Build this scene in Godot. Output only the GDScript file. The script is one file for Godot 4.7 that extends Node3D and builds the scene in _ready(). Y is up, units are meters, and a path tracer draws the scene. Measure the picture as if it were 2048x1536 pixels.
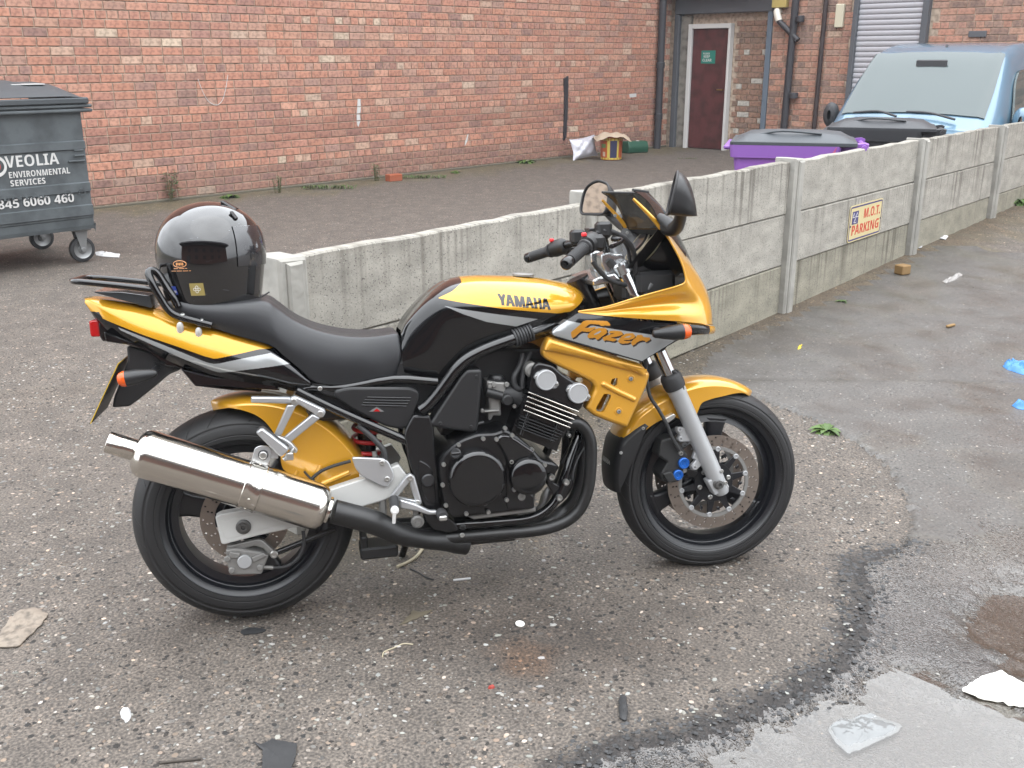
extends Node3D
# A yellow and black sports tourer on its stand in a tarmac yard, under a bright overcast sky.

var mats := {}
var counts := {}
var rng := RandomNumberGenerator.new()
var bike: Node3D

# ---------- mesh builder ----------
class MB:
	var v := PackedVector3Array()
	var n := PackedVector3Array()
	var u := PackedVector2Array()
	var c := PackedColorArray()
	var t := PackedInt32Array()
	var col := Color(1, 1, 1)
	func vert(p: Vector3, nn: Vector3, uv := Vector2.ZERO) -> int:
		v.append(p); n.append(nn); u.append(uv); c.append(col)
		return v.size() - 1
	func tri(a: Vector3, b: Vector3, d: Vector3) -> void:
		var g := (b - a).cross(d - a)
		if g.length_squared() < 1e-18: return
		g = g.normalized()
		var i := vert(a, g); vert(b, g); vert(d, g)
		t.append_array(PackedInt32Array([i, i + 1, i + 2]))
	func quad(a: Vector3, b: Vector3, d: Vector3, e: Vector3) -> void:
		var g := (d - a).cross(e - b)
		if g.length_squared() < 1e-18: return
		g = g.normalized()
		var i := vert(a, g, Vector2(0, 0)); vert(b, g, Vector2(1, 0)); vert(d, g, Vector2(1, 1)); vert(e, g, Vector2(0, 1))
		t.append_array(PackedInt32Array([i, i + 1, i + 2, i, i + 2, i + 3]))
	# rows of points joined into a smooth sheet
	func grid(rows: Array, cu := false, cv := false) -> void:
		var R := rows.size()
		var K: int = rows[0].size()
		var base := v.size()
		for i in R:
			for j in K:
				var ip := i + 1 if i < R - 1 else (1 if cu else i)
				var im := i - 1 if i > 0 else (R - 2 if cu else i)
				var jp := j + 1 if j < K - 1 else (1 if cv else j)
				var jm := j - 1 if j > 0 else (K - 2 if cv else j)
				var du: Vector3 = rows[ip][j] - rows[im][j]
				var dv: Vector3 = rows[i][jp] - rows[i][jm]
				var g := du.cross(dv)
				if g.length_squared() < 1e-16:
					var i2 := mini(i + 1, R - 1) if i < R / 2 else maxi(i - 1, 0)
					du = rows[mini(i2 + 1, R - 1)][j] - rows[maxi(i2 - 1, 0)][j]
					dv = rows[i2][jp] - rows[i2][jm]
					g = du.cross(dv)
				vert(rows[i][j], g.normalized() if g.length_squared() > 1e-20 else Vector3.UP, Vector2(float(i) / (R - 1), float(j) / (K - 1)))
		for i in R - 1:
			for j in K - 1:
				var a := base + i * K + j
				t.append_array(PackedInt32Array([a, a + 1, a + K + 1, a, a + K + 1, a + K]))
	func join(o: MB, x := Transform3D.IDENTITY) -> void:
		var b := v.size()
		for i in o.v.size():
			v.append(x * o.v[i]); n.append((x.basis * o.n[i]).normalized()); u.append(o.u[i]); c.append(o.c[i])
		for i in o.t: t.append(b + i)
	func move(x: Transform3D, from := 0) -> void:
		for i in range(from, v.size()):
			v[i] = x * v[i]; n[i] = (x.basis * n[i]).normalized()
	func mirrored() -> MB:
		var o := MB.new()
		for i in v.size():
			o.v.append(v[i] * Vector3(1, 1, -1)); o.n.append(n[i] * Vector3(1, 1, -1)); o.u.append(u[i]); o.c.append(c[i])
		o.t = t.duplicate()
		return o
	func flat_uv(f: Callable) -> MB:
		for i in v.size(): u[i] = f.call(v[i])
		return self
	func mesh(m: Material) -> ArrayMesh:
		for k in range(0, t.size(), 3):
			var a := t[k]; var b := t[k + 1]; var d := t[k + 2]
			var g := (v[b] - v[a]).cross(v[d] - v[a])
			if g.dot(n[a] + n[b] + n[d]) > 0.0:
				t[k + 1] = d; t[k + 2] = b
		var arr := []
		arr.resize(Mesh.ARRAY_MAX)
		arr[Mesh.ARRAY_VERTEX] = v; arr[Mesh.ARRAY_NORMAL] = n; arr[Mesh.ARRAY_TEX_UV] = u; arr[Mesh.ARRAY_COLOR] = c; arr[Mesh.ARRAY_INDEX] = t
		var am := ArrayMesh.new()
		am.add_surface_from_arrays(Mesh.PRIMITIVE_TRIANGLES, arr)
		am.surface_set_material(0, m)
		return am

func V(x: float, y: float, z: float) -> Vector3: return Vector3(x, y, z)
func P2(a: Array) -> PackedVector2Array:
	var r := PackedVector2Array()
	for i in range(0, a.size(), 2): r.append(Vector2(a[i], a[i + 1]))
	return r
func P3(a: Array) -> PackedVector3Array:
	var r := PackedVector3Array()
	for i in range(0, a.size(), 3): r.append(Vector3(a[i], a[i + 1], a[i + 2]))
	return r
func rf(a: float, b: float) -> float: return rng.randf_range(a, b)

# ---------- nodes ----------
func numbered(p: Node, called: String) -> String:
	var key := str(p.get_instance_id()) + called
	var k: int = counts.get(key, 0)
	counts[key] = k + 1
	return called if k == 0 else "%s_%03d" % [called, k]
func put(p: Node, called: String, mb: MB, m: Material) -> MeshInstance3D:
	var o := MeshInstance3D.new()
	o.mesh = mb.mesh(m)
	o.name = numbered(p, called)
	p.add_child(o, true)
	return o
func put_mesh(p: Node, called: String, am: Mesh, x := Transform3D.IDENTITY) -> MeshInstance3D:
	var o := MeshInstance3D.new()
	o.mesh = am; o.name = numbered(p, called); o.transform = x
	p.add_child(o, true)
	return o
func tag(o: Node, label: String, category: String, group := "", kind := "") -> Node:
	o.set_meta("label", label)
	if category: o.set_meta("category", category)
	if group: o.set_meta("group", group)
	if kind: o.set_meta("kind", kind)
	return o
func thing(called: String, label: String, category: String, x := Transform3D.IDENTITY, group := "") -> Node3D:
	var o := Node3D.new()
	o.name = numbered(self, called); o.transform = x
	add_child(o, true)
	tag(o, label, category, group)
	return o
func at(p: Vector3, turn := 0.0) -> Transform3D: return Transform3D(Basis(Vector3.UP, turn), p)

# ---------- materials ----------
func lin(r: float, g: float, b: float, a := 1.0) -> Color:
	var k := Color(r, g, b).linear_to_srgb()
	k.a = a
	return k
func mt(key: String, r: float, g: float, b: float, rough := 0.6, metal := 0.0) -> StandardMaterial3D:
	if mats.has(key): return mats[key]
	var m := StandardMaterial3D.new()
	m.resource_name = key
	m.albedo_color = lin(r, g, b)
	m.roughness = rough; m.metallic = metal
	mats[key] = m
	return m
func noise_image(size: int, freq: float, sd: int, oct := 4, type := FastNoiseLite.TYPE_SIMPLEX_SMOOTH) -> Image:
	var f := FastNoiseLite.new()
	f.noise_type = type; f.frequency = freq; f.seed = sd
	f.fractal_octaves = oct
	return f.get_seamless_image(size, size)
func tone_tex(size: int, freq: float, sd: int, lo: float, hi: float, oct := 4) -> ImageTexture:
	var im := noise_image(size, freq, sd, oct)
	var d := im.get_data()
	for i in d.size(): d[i] = int(clampf(lerpf(lo, hi, d[i] / 255.0), 0, 1) * 255.0)
	return ImageTexture.create_from_image(Image.create_from_data(size, size, false, Image.FORMAT_L8, d))
func grain(m: StandardMaterial3D, tex: Texture2D, scale: float, bump: Texture2D = null, height := 0.0) -> StandardMaterial3D:
	m.albedo_texture = tex
	m.uv1_triplanar = true
	m.uv1_scale = Vector3.ONE * scale
	if bump:
		m.heightmap_enabled = true; m.heightmap_texture = bump; m.heightmap_scale = height
	return m
func coat(m: StandardMaterial3D, rough := 0.04) -> StandardMaterial3D:
	m.clearcoat_enabled = true; m.clearcoat = 1.0; m.clearcoat_roughness = rough
	return m

# ---------- shapes ----------
func cr(p0, p1, p2, p3, s: float):
	return 0.5 * ((2.0 * p1) + (p2 - p0) * s + (2.0 * p0 - 5.0 * p1 + 4.0 * p2 - p3) * s * s + (3.0 * p1 - p0 - 3.0 * p2 + p3) * s * s * s)
func spline(p: PackedVector3Array, k: int) -> PackedVector3Array:
	var r := PackedVector3Array()
	for i in p.size() - 1:
		var a := p[i - 1] if i > 0 else 2.0 * p[0] - p[1]
		var d := p[i + 2] if i + 2 < p.size() else 2.0 * p[i + 1] - p[i]
		for s in k: r.append(cr(a, p[i], p[i + 1], d, float(s) / k))
	r.append(p[p.size() - 1])
	return r
func tube(mb: MB, path: PackedVector3Array, rad, sides := 12, caps := true, k := 0) -> MB:
	var p := path
	var rr := []
	if k > 0: p = spline(path, k)
	for i in p.size():
		if rad is Array:
			var f: float = float(i) / (p.size() - 1) * (rad.size() - 1)
			var j: int = mini(int(f), rad.size() - 2)
			rr.append(lerpf(rad[j], rad[j + 1], f - j))
		else: rr.append(float(rad))
	var tg := (p[1] - p[0]).normalized()
	var nx := tg.cross(Vector3.UP if absf(tg.y) < 0.9 else Vector3.RIGHT).normalized()
	var rows := []
	for i in p.size():
		var t2 := (p[mini(i + 1, p.size() - 1)] - p[maxi(i - 1, 0)]).normalized()
		nx = (nx - t2 * nx.dot(t2)).normalized()
		var ny := t2.cross(nx)
		var ring := PackedVector3Array()
		for j in sides + 1:
			var a := TAU * j / sides
			ring.append(p[i] + (nx * cos(a) + ny * sin(a)) * rr[i])
		rows.append(ring)
	mb.grid(rows, false, true)
	if caps:
		for e in [0, p.size() - 1]:
			var ring: PackedVector3Array = rows[e]
			for j in sides: mb.tri(p[e], ring[j], ring[j + 1])
	return mb
# profile of (radius, along) turned about the local z axis
func lathe(mb: MB, prof: PackedVector2Array, x := Transform3D.IDENTITY, segs := 32, a0 := 0.0, a1 := TAU, sc := Vector3.ONE) -> MB:
	var from := mb.v.size()
	for i in prof.size() - 1:
		var d := prof[i + 1] - prof[i]
		if d.length() < 1e-6: continue
		var nn := Vector2(d.y, -d.x).normalized()
		var n0 := nn
		var n1 := nn
		if i > 0:
			var e := prof[i] - prof[i - 1]
			var m := Vector2(e.y, -e.x).normalized()
			if m.dot(nn) > 0.75: n0 = (m + nn).normalized()
		if i + 2 < prof.size():
			var e := prof[i + 2] - prof[i + 1]
			var m := Vector2(e.y, -e.x).normalized()
			if m.dot(nn) > 0.75: n1 = (m + nn).normalized()
		var b := mb.v.size()
		for j in segs + 1:
			var a := lerpf(a0, a1, float(j) / segs)
			var ca := cos(a); var sa := sin(a)
			mb.vert(Vector3(prof[i].x * ca, prof[i].x * sa, prof[i].y) * sc, (Vector3(n0.x * ca, n0.x * sa, n0.y) / sc).normalized(), Vector2(float(j) / segs, float(i) / (prof.size() - 1)))
			mb.vert(Vector3(prof[i + 1].x * ca, prof[i + 1].x * sa, prof[i + 1].y) * sc, (Vector3(n1.x * ca, n1.x * sa, n1.y) / sc).normalized(), Vector2(float(j) / segs, float(i + 1) / (prof.size() - 1)))
		for j in segs:
			var q := b + j * 2
			mb.t.append_array(PackedInt32Array([q, q + 1, q + 3, q, q + 3, q + 2]))
	mb.move(x, from)
	return mb
func zx(p: Vector3) -> Transform3D: return Transform3D(Basis.IDENTITY, p)
# local z along d
func along(p: Vector3, d: Vector3) -> Transform3D:
	var z := d.normalized()
	var x := Vector3.UP.cross(z)
	if x.length() < 0.01: x = Vector3.RIGHT
	x = x.normalized()
	return Transform3D(Basis(x, z.cross(x), z), p)
func disc(mb: MB, p: Vector3, d: Vector3, r: float, h: float, bev := 0.0, segs := 20) -> MB:
	return lathe(mb, PackedVector2Array([Vector2(0, 0), Vector2(r, 0), Vector2(r, h - bev), Vector2(r - bev, h), Vector2(0, h)]), along(p, d), segs)
func rod(mb: MB, a: Vector3, b: Vector3, r: float, segs := 12) -> MB:
	return tube(mb, PackedVector3Array([a, b]), r, segs)
func box(mb: MB, c: Vector3, s: Vector3, bev := 0.0, x := Transform3D.IDENTITY) -> MB:
	var from := mb.v.size()
	var h := s * 0.5
	var b := minf(bev, minf(h.x, minf(h.y, h.z)) * 0.9)
	for ax in 3:
		var u1 := (ax + 1) % 3
		var u2 := (ax + 2) % 3
		for sg in [-1.0, 1.0]:
			var q := []
			for k in [[-1, -1], [1, -1], [1, 1], [-1, 1]]:
				var p := Vector3.ZERO
				p[ax] = h[ax] * sg; p[u1] = (h[u1] - b) * k[0]; p[u2] = (h[u2] - b) * k[1]
				q.append(c + p)
			mb.quad(q[0], q[1], q[2], q[3])
		if b > 0.0:
			for s1 in [-1.0, 1.0]:
				for s2 in [-1.0, 1.0]:
					var q := []
					for k in [[-1, 0], [1, 0], [1, 1], [-1, 1]]:
						var p := Vector3.ZERO
						p[ax] = (h[ax] - b) * k[0]
						p[u1] = (h[u1] - (b if k[1] == 1 else 0.0)) * s1
						p[u2] = (h[u2] - (0.0 if k[1] == 1 else b)) * s2
						q.append(c + p)
					mb.quad(q[0], q[1], q[2], q[3])
	if b > 0.0:
		for sx in [-1.0, 1.0]:
			for sy in [-1.0, 1.0]:
				for sz in [-1.0, 1.0]:
					var sgn := Vector3(sx, sy, sz)
					mb.tri(c + sgn * Vector3(h.x, h.y - b, h.z - b), c + sgn * Vector3(h.x - b, h.y, h.z - b), c + sgn * Vector3(h.x - b, h.y - b, h.z))
	mb.move(x, from)
	return mb
func rounded(p: PackedVector2Array, r: float, k := 4) -> PackedVector2Array:
	var out := PackedVector2Array()
	var n := p.size()
	for i in n:
		var a := p[(i + n - 1) % n]; var b := p[i]; var d := p[(i + 1) % n]
		var da := (a - b); var dd := (d - b)
		var rr := minf(r, minf(da.length(), dd.length()) * 0.48)
		var s := b + da.normalized() * rr
		var e := b + dd.normalized() * rr
		for j in k + 1:
			var f := float(j) / k
			out.append(s.lerp(b, f).lerp(b.lerp(e, f), f))
	return out
func inset(p: PackedVector2Array, d: float) -> PackedVector2Array:
	var out := PackedVector2Array()
	var n := p.size()
	var sg := -1.0 if Geometry2D.is_polygon_clockwise(p) else 1.0
	for i in n:
		var e0 := (p[i] - p[(i + n - 1) % n]).normalized()
		var e1 := (p[(i + 1) % n] - p[i]).normalized()
		var n0 := Vector2(-e0.y, e0.x); var n1 := Vector2(-e1.y, e1.x)
		var m := n0 + n1
		if m.length() < 0.2: m = n0
		m = m.normalized()
		out.append(p[i] + m * sg * d / maxf(0.4, m.dot(n0)))
	return out
# a polygon in x, y given depth from z0 to z1, the z1 edge rounded by bev
func prism(mb: MB, poly: PackedVector2Array, z0: float, z1: float, bev := 0.0, steps := 1, x := Transform3D.IDENTITY, both := false) -> MB:
	var from := mb.v.size()
	var p := poly.duplicate()
	if not Geometry2D.is_polygon_clockwise(p): p.reverse()
	var n := p.size()
	var sgn := signf(z1 - z0)
	var rings := []
	if both:
		for s in range(steps, 0, -1):
			var a := PI / 2 * s / steps
			rings.append([inset(p, bev * (1 - cos(a))), z0 + sgn * bev * (1 - sin(a))])
		rings.append([p, z0 + sgn * bev])
	else: rings.append([p, z0])
	rings.append([p, z1 - sgn * bev])
	if bev > 0.0:
		for s in range(1, steps + 1):
			var a := PI / 2 * s / steps
			rings.append([inset(p, bev * (1 - cos(a))), z1 - sgn * bev * (1 - sin(a))])
	for r in rings.size() - 1:
		var A: PackedVector2Array = rings[r][0]
		var B: PackedVector2Array = rings[r + 1][0]
		var za: float = rings[r][1]; var zb: float = rings[r + 1][1]
		var fn := []
		for i in n:
			var j := (i + 1) % n
			fn.append((Vector3(A[j].x, A[j].y, za) - Vector3(A[i].x, A[i].y, za)).cross(Vector3(B[i].x, B[i].y, zb) - Vector3(A[i].x, A[i].y, za)).normalized())
		for i in n:
			var j := (i + 1) % n
			var pn: Vector3 = fn[(i + n - 1) % n]; var nn: Vector3 = fn[i]; var qn: Vector3 = fn[j]
			var ni := (pn + nn).normalized() if pn.dot(nn) > 0.8 else nn
			var nj := (qn + nn).normalized() if qn.dot(nn) > 0.8 else nn
			var k := mb.vert(Vector3(A[i].x, A[i].y, za), ni); mb.vert(Vector3(A[j].x, A[j].y, za), nj); mb.vert(Vector3(B[j].x, B[j].y, zb), nj); mb.vert(Vector3(B[i].x, B[i].y, zb), ni)
			mb.t.append_array(PackedInt32Array([k, k + 1, k + 2, k, k + 2, k + 3]))
	for e in [0, rings.size() - 1]:
		var A: PackedVector2Array = rings[e][0]
		var tr := Geometry2D.triangulate_polygon(A)
		if tr.is_empty(): tr = Geometry2D.triangulate_polygon(p)
		var b := mb.v.size()
		for q in A: mb.vert(Vector3(q.x, q.y, rings[e][1]), Vector3(0, 0, -sgn if e == 0 else sgn))
		for q in tr: mb.t.append(b + q)
	mb.move(x, from)
	return mb
func circle2(c: Vector2, r: float, k := 28, a0 := 0.0, a1 := TAU) -> PackedVector2Array:
	var o := PackedVector2Array()
	for i in k: o.append(c + Vector2(r, 0).rotated(lerpf(a0, a1, float(i) / k)))
	return o
# control rows (each a PackedVector3Array of equal length) swept into a smooth skin, with a thickness if asked
func skin(ctrl: Array, su: int, sv: int) -> Array:
	var fine := []
	for r in ctrl: fine.append(spline(r, sv) if sv > 1 else r)
	if su < 2: return fine
	var K: int = fine[0].size()
	var rows := []
	for i in fine.size() - 1:
		for s in su:
			var row := PackedVector3Array()
			for j in K:
				var p1: Vector3 = fine[i][j]; var p2: Vector3 = fine[i + 1][j]
				var p0: Vector3 = fine[i - 1][j] if i > 0 else 2.0 * p1 - p2
				var p3: Vector3 = fine[i + 2][j] if i + 2 < fine.size() else 2.0 * p2 - p1
				row.append(cr(p0, p1, p2, p3, float(s) / su))
			rows.append(row)
	rows.append(fine[fine.size() - 1])
	return rows
func mirror_rows(rows: Array) -> Array:   # each row runs from the middle (z = 0) outwards; add the other half
	var out := []
	for r in rows:
		var q := PackedVector3Array()
		for j in range(r.size() - 1, 0, -1): q.append(r[j] * Vector3(1, 1, -1))
		q.append_array(r)
		out.append(q)
	return out
func shell(mb: MB, rows: Array, thick := 0.0) -> MB:
	mb.grid(rows)
	if thick != 0.0:
		var R := rows.size()
		var K: int = rows[0].size()
		var from := mb.v.size() - R * K
		var inner := []
		for i in R:
			var q := PackedVector3Array()
			for j in K: q.append(rows[i][j] - mb.n[from + i * K + j] * thick)
			inner.append(q)
		mb.grid(inner)
		for j in K - 1:
			mb.quad(rows[0][j], rows[0][j + 1], inner[0][j + 1], inner[0][j])
			mb.quad(rows[R - 1][j], rows[R - 1][j + 1], inner[R - 1][j + 1], inner[R - 1][j])
		for i in R - 1:
			mb.quad(rows[i][0], rows[i + 1][0], inner[i + 1][0], inner[i][0])
			mb.quad(rows[i][K - 1], rows[i + 1][K - 1], inner[i + 1][K - 1], inner[i][K - 1])
	return mb
func text_mb(s: String, h: float, bold := true, depth := 0.0008, font := "Droid Sans", wide := 1.0, slant := 0.0) -> MB:
	var tm := TextMesh.new()
	var sf := SystemFont.new()
	sf.font_names = PackedStringArray([font])
	sf.font_weight = 700 if bold else 400
	tm.font = sf
	tm.text = s; tm.font_size = 64; tm.pixel_size = 0.01; tm.depth = depth; tm.curve_step = 1.5
	var a := tm.get_mesh_arrays()
	var mb := MB.new()
	var vs: PackedVector3Array = a[Mesh.ARRAY_VERTEX]
	var ns: PackedVector3Array = a[Mesh.ARRAY_NORMAL]
	var lo := Vector3(1e9, 1e9, 0); var hi := Vector3(-1e9, -1e9, 0)
	for p in vs:
		lo = lo.min(p); hi = hi.max(p)
	var k := h / (hi.y - lo.y)
	for i in vs.size():
		var p := vs[i]
		var y := (p.y - lo.y) * k
		mb.vert(Vector3((p.x - lo.x) * k * wide + y * slant, y, p.z), ns[i])
	mb.t = a[Mesh.ARRAY_INDEX]
	return mb
# fill triangles or polygons into a picture
func fill_poly(im: Image, p: PackedVector2Array, c: Color) -> void:
	var lo := 1e9; var hi := -1e9
	for q in p:
		lo = minf(lo, q.y); hi = maxf(hi, q.y)
	for y in range(maxi(0, int(floor(lo))), mini(im.get_height() - 1, int(ceil(hi))) + 1):
		var yc := y + 0.5
		var xs := []
		for i in p.size():
			var a := p[i]; var b := p[(i + 1) % p.size()]
			if (a.y <= yc) != (b.y <= yc): xs.append(a.x + (yc - a.y) / (b.y - a.y) * (b.x - a.x))
		xs.sort()
		for i in range(0, xs.size() - 1, 2):
			var x0 := int(round(xs[i])); var x1 := int(round(xs[i + 1]))
			if x1 > x0: im.fill_rect(Rect2i(x0, y, x1 - x0, 1), c)
func fill_mb(im: Image, mb: MB, f: Callable, c: Color) -> void:
	for k in range(0, mb.t.size(), 3):
		fill_poly(im, PackedVector2Array([f.call(mb.v[mb.t[k]]), f.call(mb.v[mb.t[k + 1]]), f.call(mb.v[mb.t[k + 2]])]), c)

func _ready() -> void:
	rng.seed = 20240611
	var cam := Camera3D.new()
	cam.name = "camera"
	cam.fov = 42.2844
	cam.near = 0.05; cam.far = 400.0
	cam.transform = Transform3D(V(.999995,-.002951,.000976),V(.003108,.949447,-.313911),V(0,.313912,.949452),V(0,1.560123,0))
	add_child(cam)
	cam.current = true
	var sky_m := PanoramaSkyMaterial.new()
	sky_m.panorama = overcast_sky()
	sky_m.energy_multiplier = 1.0
	var sky := Sky.new()
	sky.sky_material = sky_m
	var env := Environment.new()
	env.background_mode = Environment.BG_SKY
	env.sky = sky
	env.tonemap_mode = Environment.TONE_MAPPER_LINEAR
	env.tonemap_exposure = 1.2
	env.sdfgi_enabled = true; env.ssao_enabled = true; env.ssil_enabled = true
	env.fog_enabled = true
	env.fog_density = 0.0012
	env.fog_light_color = Color(0.86, 0.88, 0.9)
	var we := WorldEnvironment.new()
	we.name = "overcast_air"
	we.environment = env
	add_child(we)
	var sun := DirectionalLight3D.new()
	sun.name = "veiled_sun"
	sun.light_energy = 0.15
	sun.light_angular_distance = 70.0
	sun.light_color = Color(1.0, 0.97, 0.93)
	sun.shadow_enabled = true
	sun.rotation_degrees = Vector3(-62, 24, 0)
	add_child(sun)
	make_materials()
	build_ground()
	build_left_wall()
	build_right_wall()
	build_fence()
	build_far_side()
	build_waste_bin()
	build_wheelie_bins()
	build_van()
	build_motorcycle()
	build_helmet()
	build_litter()
	build_weeds()
	build_gravel()

# a bright, even layer of cloud, a little brighter overhead
func overcast_sky() -> ImageTexture:
	var w := 512
	var h := 256
	var f := FastNoiseLite.new()
	f.seed = 5; f.frequency = 0.9; f.fractal_octaves = 4
	var im := Image.create(w, h, false, Image.FORMAT_RGBF)
	for y in h:
		var el := (0.5 - (y + 0.5) / h) * PI
		for x in w:
			var az := (x + 0.5) / w * TAU
			var d := Vector3(cos(el) * sin(az), sin(el), cos(el) * cos(az))
			var e := maxf(d.y, 0.0)
			var q := d / (0.35 + e)
			var k := f.get_noise_3d(q.x * 1.2, q.y, q.z * 1.2)
			var l := 5.2 * (1.0 + 2.0 * e) / 3.0 * (1.0 + 0.22 * k)
			if d.y < 0.0: l = 0.5
			im.set_pixel(x, y, Color(l * 0.955, l * 0.99, l * 1.035))
	return ImageTexture.create_from_image(im)

func make_materials() -> void:
	var mott := tone_tex(256, 0.03, 3, 0.72, 1.18, 5)
	var fine := tone_tex(256, 0.12, 9, 0.1, 0.9, 3)
	var m := mt("fired_brick", 1, 1, 1, 0.92)
	m.vertex_color_use_as_albedo = true
	grain(m, mott, 2.1, fine, 0.25)
	m = mt("mortar", 0.42, 0.33, 0.255, 0.95)
	grain(m, mott, 1.4, fine, 0.3)
	m = mt("render_coat", 0.20, 0.18, 0.155, 0.95)
	grain(m, mott, 0.7, fine, 0.2)
	m = mt("weathered_post", 0.30, 0.29, 0.262, 0.9)
	grain(m, tone_tex(256, 0.02, 21, 0.8, 1.08, 5), 0.7, fine, 0.35)
	m = mt("scuffed_plastic", 0.075, 0.086, 0.092, 0.55)
	grain(m, tone_tex(256, 0.02, 31, 0.78, 1.12, 5), 0.9, fine, 0.06)
	mt("iron_pipe", 0.028, 0.027, 0.032, 0.55)
	mt("lead_grey", 0.075, 0.08, 0.09, 0.6)
	mt("white_paint", 0.5, 0.495, 0.48, 0.55)
	m = mt("door_paint", 0.085, 0.022, 0.022, 0.5)
	grain(m, tone_tex(256, 0.015, 44, 0.7, 1.15, 5), 0.8)
	mt("rubber_black", 0.018, 0.018, 0.019, 0.62)
	m = mt("leaf", 1, 1, 1, 0.6)
	m.vertex_color_use_as_albedo = true
	m.backlight_enabled = true; m.backlight = Color(0.2, 0.28, 0.08)
	m = mt("tinted", 1, 1, 1, 0.75)
	m.vertex_color_use_as_albedo = true

# ---------- the ground ----------
var zone_edge := P2([.817,-5.068,1.156,-5.185,1.485,-5.522,1.7,-5.752,2.056,-6.137,2.397,-6.53,2.77,-7.022,3.466,-7.8,3.873,-7.389,4.258,-6.462])
var new_tarmac: PackedVector2Array
var hollows := []
var ground_noise := FastNoiseLite.new()
var fence_o := Vector2(-0.67, -3.23)
var fence_d := Vector2(0.656, -0.755)

func poly_dist(p: Vector2, poly: PackedVector2Array) -> float:   # positive inside
	var d := 1e9
	for i in poly.size():
		var a := poly[i]; var b := poly[(i + 1) % poly.size()]
		var ab := b - a
		var q := a + ab * clampf((p - a).dot(ab) / ab.length_squared(), 0, 1)
		d = minf(d, p.distance_squared_to(q))
	d = sqrt(d)
	return d if Geometry2D.is_point_in_polygon(p, poly) else -d
func ground_h(x: float, z: float) -> float:
	var p := Vector2(x, z)
	var h := 0.003 * ground_noise.get_noise_2d(x * 2.2, z * 2.2) + 0.006 * ground_noise.get_noise_2d(x * 0.5 + 7.0, z * 0.5)
	var r := p - fence_o
	var s := r.dot(fence_d)
	var away := r.dot(Vector2(0.755, 0.656))
	h += 0.024 * clampf(s, 0.0, 11.0) * smoothstep(2.6, 0.0, away if away > 0.0 else -4.0 * away)
	if away < -0.9: h -= 0.14 * smoothstep(2.6, 3.4, x - 0.25 * (z + 9.0)) * smoothstep(-0.9, -1.5, away) * smoothstep(-11.8, -11.0, z)
	if x > -1.0 and x < 4.5 and z > -4.6 and z < 0.5:
		var e := poly_dist(p, new_tarmac) + 0.03 * ground_noise.get_noise_2d(x * 14.0, z * 14.0)
		if e > -0.3:
			var lower := smoothstep(-2.95, -2.55, z)
			h += smoothstep(-0.012, 0.022, e) * lerpf(0.014, -0.003, lower)
			h += 0.012 * lower * exp(-pow((e + 0.03) / 0.045, 2.0)) * (0.6 + ground_noise.get_noise_2d(x * 30.0, z * 30.0))
		for q in hollows:
			var d := poly_dist(p, q) + 0.07 * ground_noise.get_noise_2d(x * 6.0 + 3.0, z * 6.0) + 0.035 * ground_noise.get_noise_2d(x * 34.0 + 3.0, z * 34.0)
			h -= 0.026 * smoothstep(-0.10, 0.10, d)
	return h
func stone_picture(sz: int, per: int, base: Color, spread: float, r0: float, r1: float, dark_share: float, sd: int) -> Array:
	var rs := RandomNumberGenerator.new()
	rs.seed = sd
	var na := noise_image(sz, 0.006, sd, 5).get_data()
	var nb := noise_image(sz, 0.11, sd + 1, 3).get_data()
	var data := PackedByteArray()
	data.resize(sz * sz * 3)
	var hd := PackedByteArray()
	hd.resize(sz * sz)
	var br := base.r * 255.0; var bg := base.g * 255.0; var bb := base.b * 255.0
	for i in sz * sz:
		var k := 1.0 + spread * ((na[i] - 128) * 0.0013 + (nb[i] - 128) * 0.0042)
		data[i * 3] = int(clampf(br * k, 0, 255)); data[i * 3 + 1] = int(clampf(bg * k, 0, 255)); data[i * 3 + 2] = int(clampf(bb * k, 0, 255))
		hd[i] = clampi(70 + (nb[i] - 128) / 3, 0, 255)
	for s in per:
		var cx := rs.randi() % sz; var cy := rs.randi() % sz
		var r := r0 + (r1 - r0) * pow(rs.randf(), 4.0)
		var ang := rs.randf() * PI
		var el := rs.randf_range(0.55, 1.0)
		var f := rs.randf()
		if na[cy * sz + cx] + rs.randi() % 160 < 170: continue
		var l := rs.randf_range(0.8, 1.6)
		var warm := rs.randf_range(-0.05, 0.05)
		if f < dark_share: l = rs.randf_range(0.35, 0.7)
		elif f > 0.955: l = rs.randf_range(1.5, 2.25)
		var sr := clampi(int(br * l * (1.0 + warm)), 0, 255); var sg := clampi(int(bg * l), 0, 255); var sb := clampi(int(bb * l * (1.0 - warm)), 0, 255)
		var k1 := rs.randf_range(0.7, 1.0)
		var ca := cos(ang); var sa := sin(ang)
		var R := int(ceil(r))
		var hh := 120 + rs.randi() % 110
		for dy in range(-R, R + 1):
			for dx in range(-R, R + 1):
				var qx := (dx * ca + dy * sa) / r; var qy := (-dx * sa + dy * ca) / (r * el)
				if maxf(qx * qx + qy * qy, absf(qx + qy * 0.6) * k1 + 0.1) > 1.0: continue
				var i := posmod(cy + dy, sz) * sz + posmod(cx + dx, sz)
				data[i * 3] = sr; data[i * 3 + 1] = sg; data[i * 3 + 2] = sb
				hd[i] = hh
	var im := Image.create_from_data(sz, sz, false, Image.FORMAT_RGB8, data)
	im.generate_mipmaps()
	return [ImageTexture.create_from_image(im), ImageTexture.create_from_image(Image.create_from_data(sz, sz, false, Image.FORMAT_L8, hd))]
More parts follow.
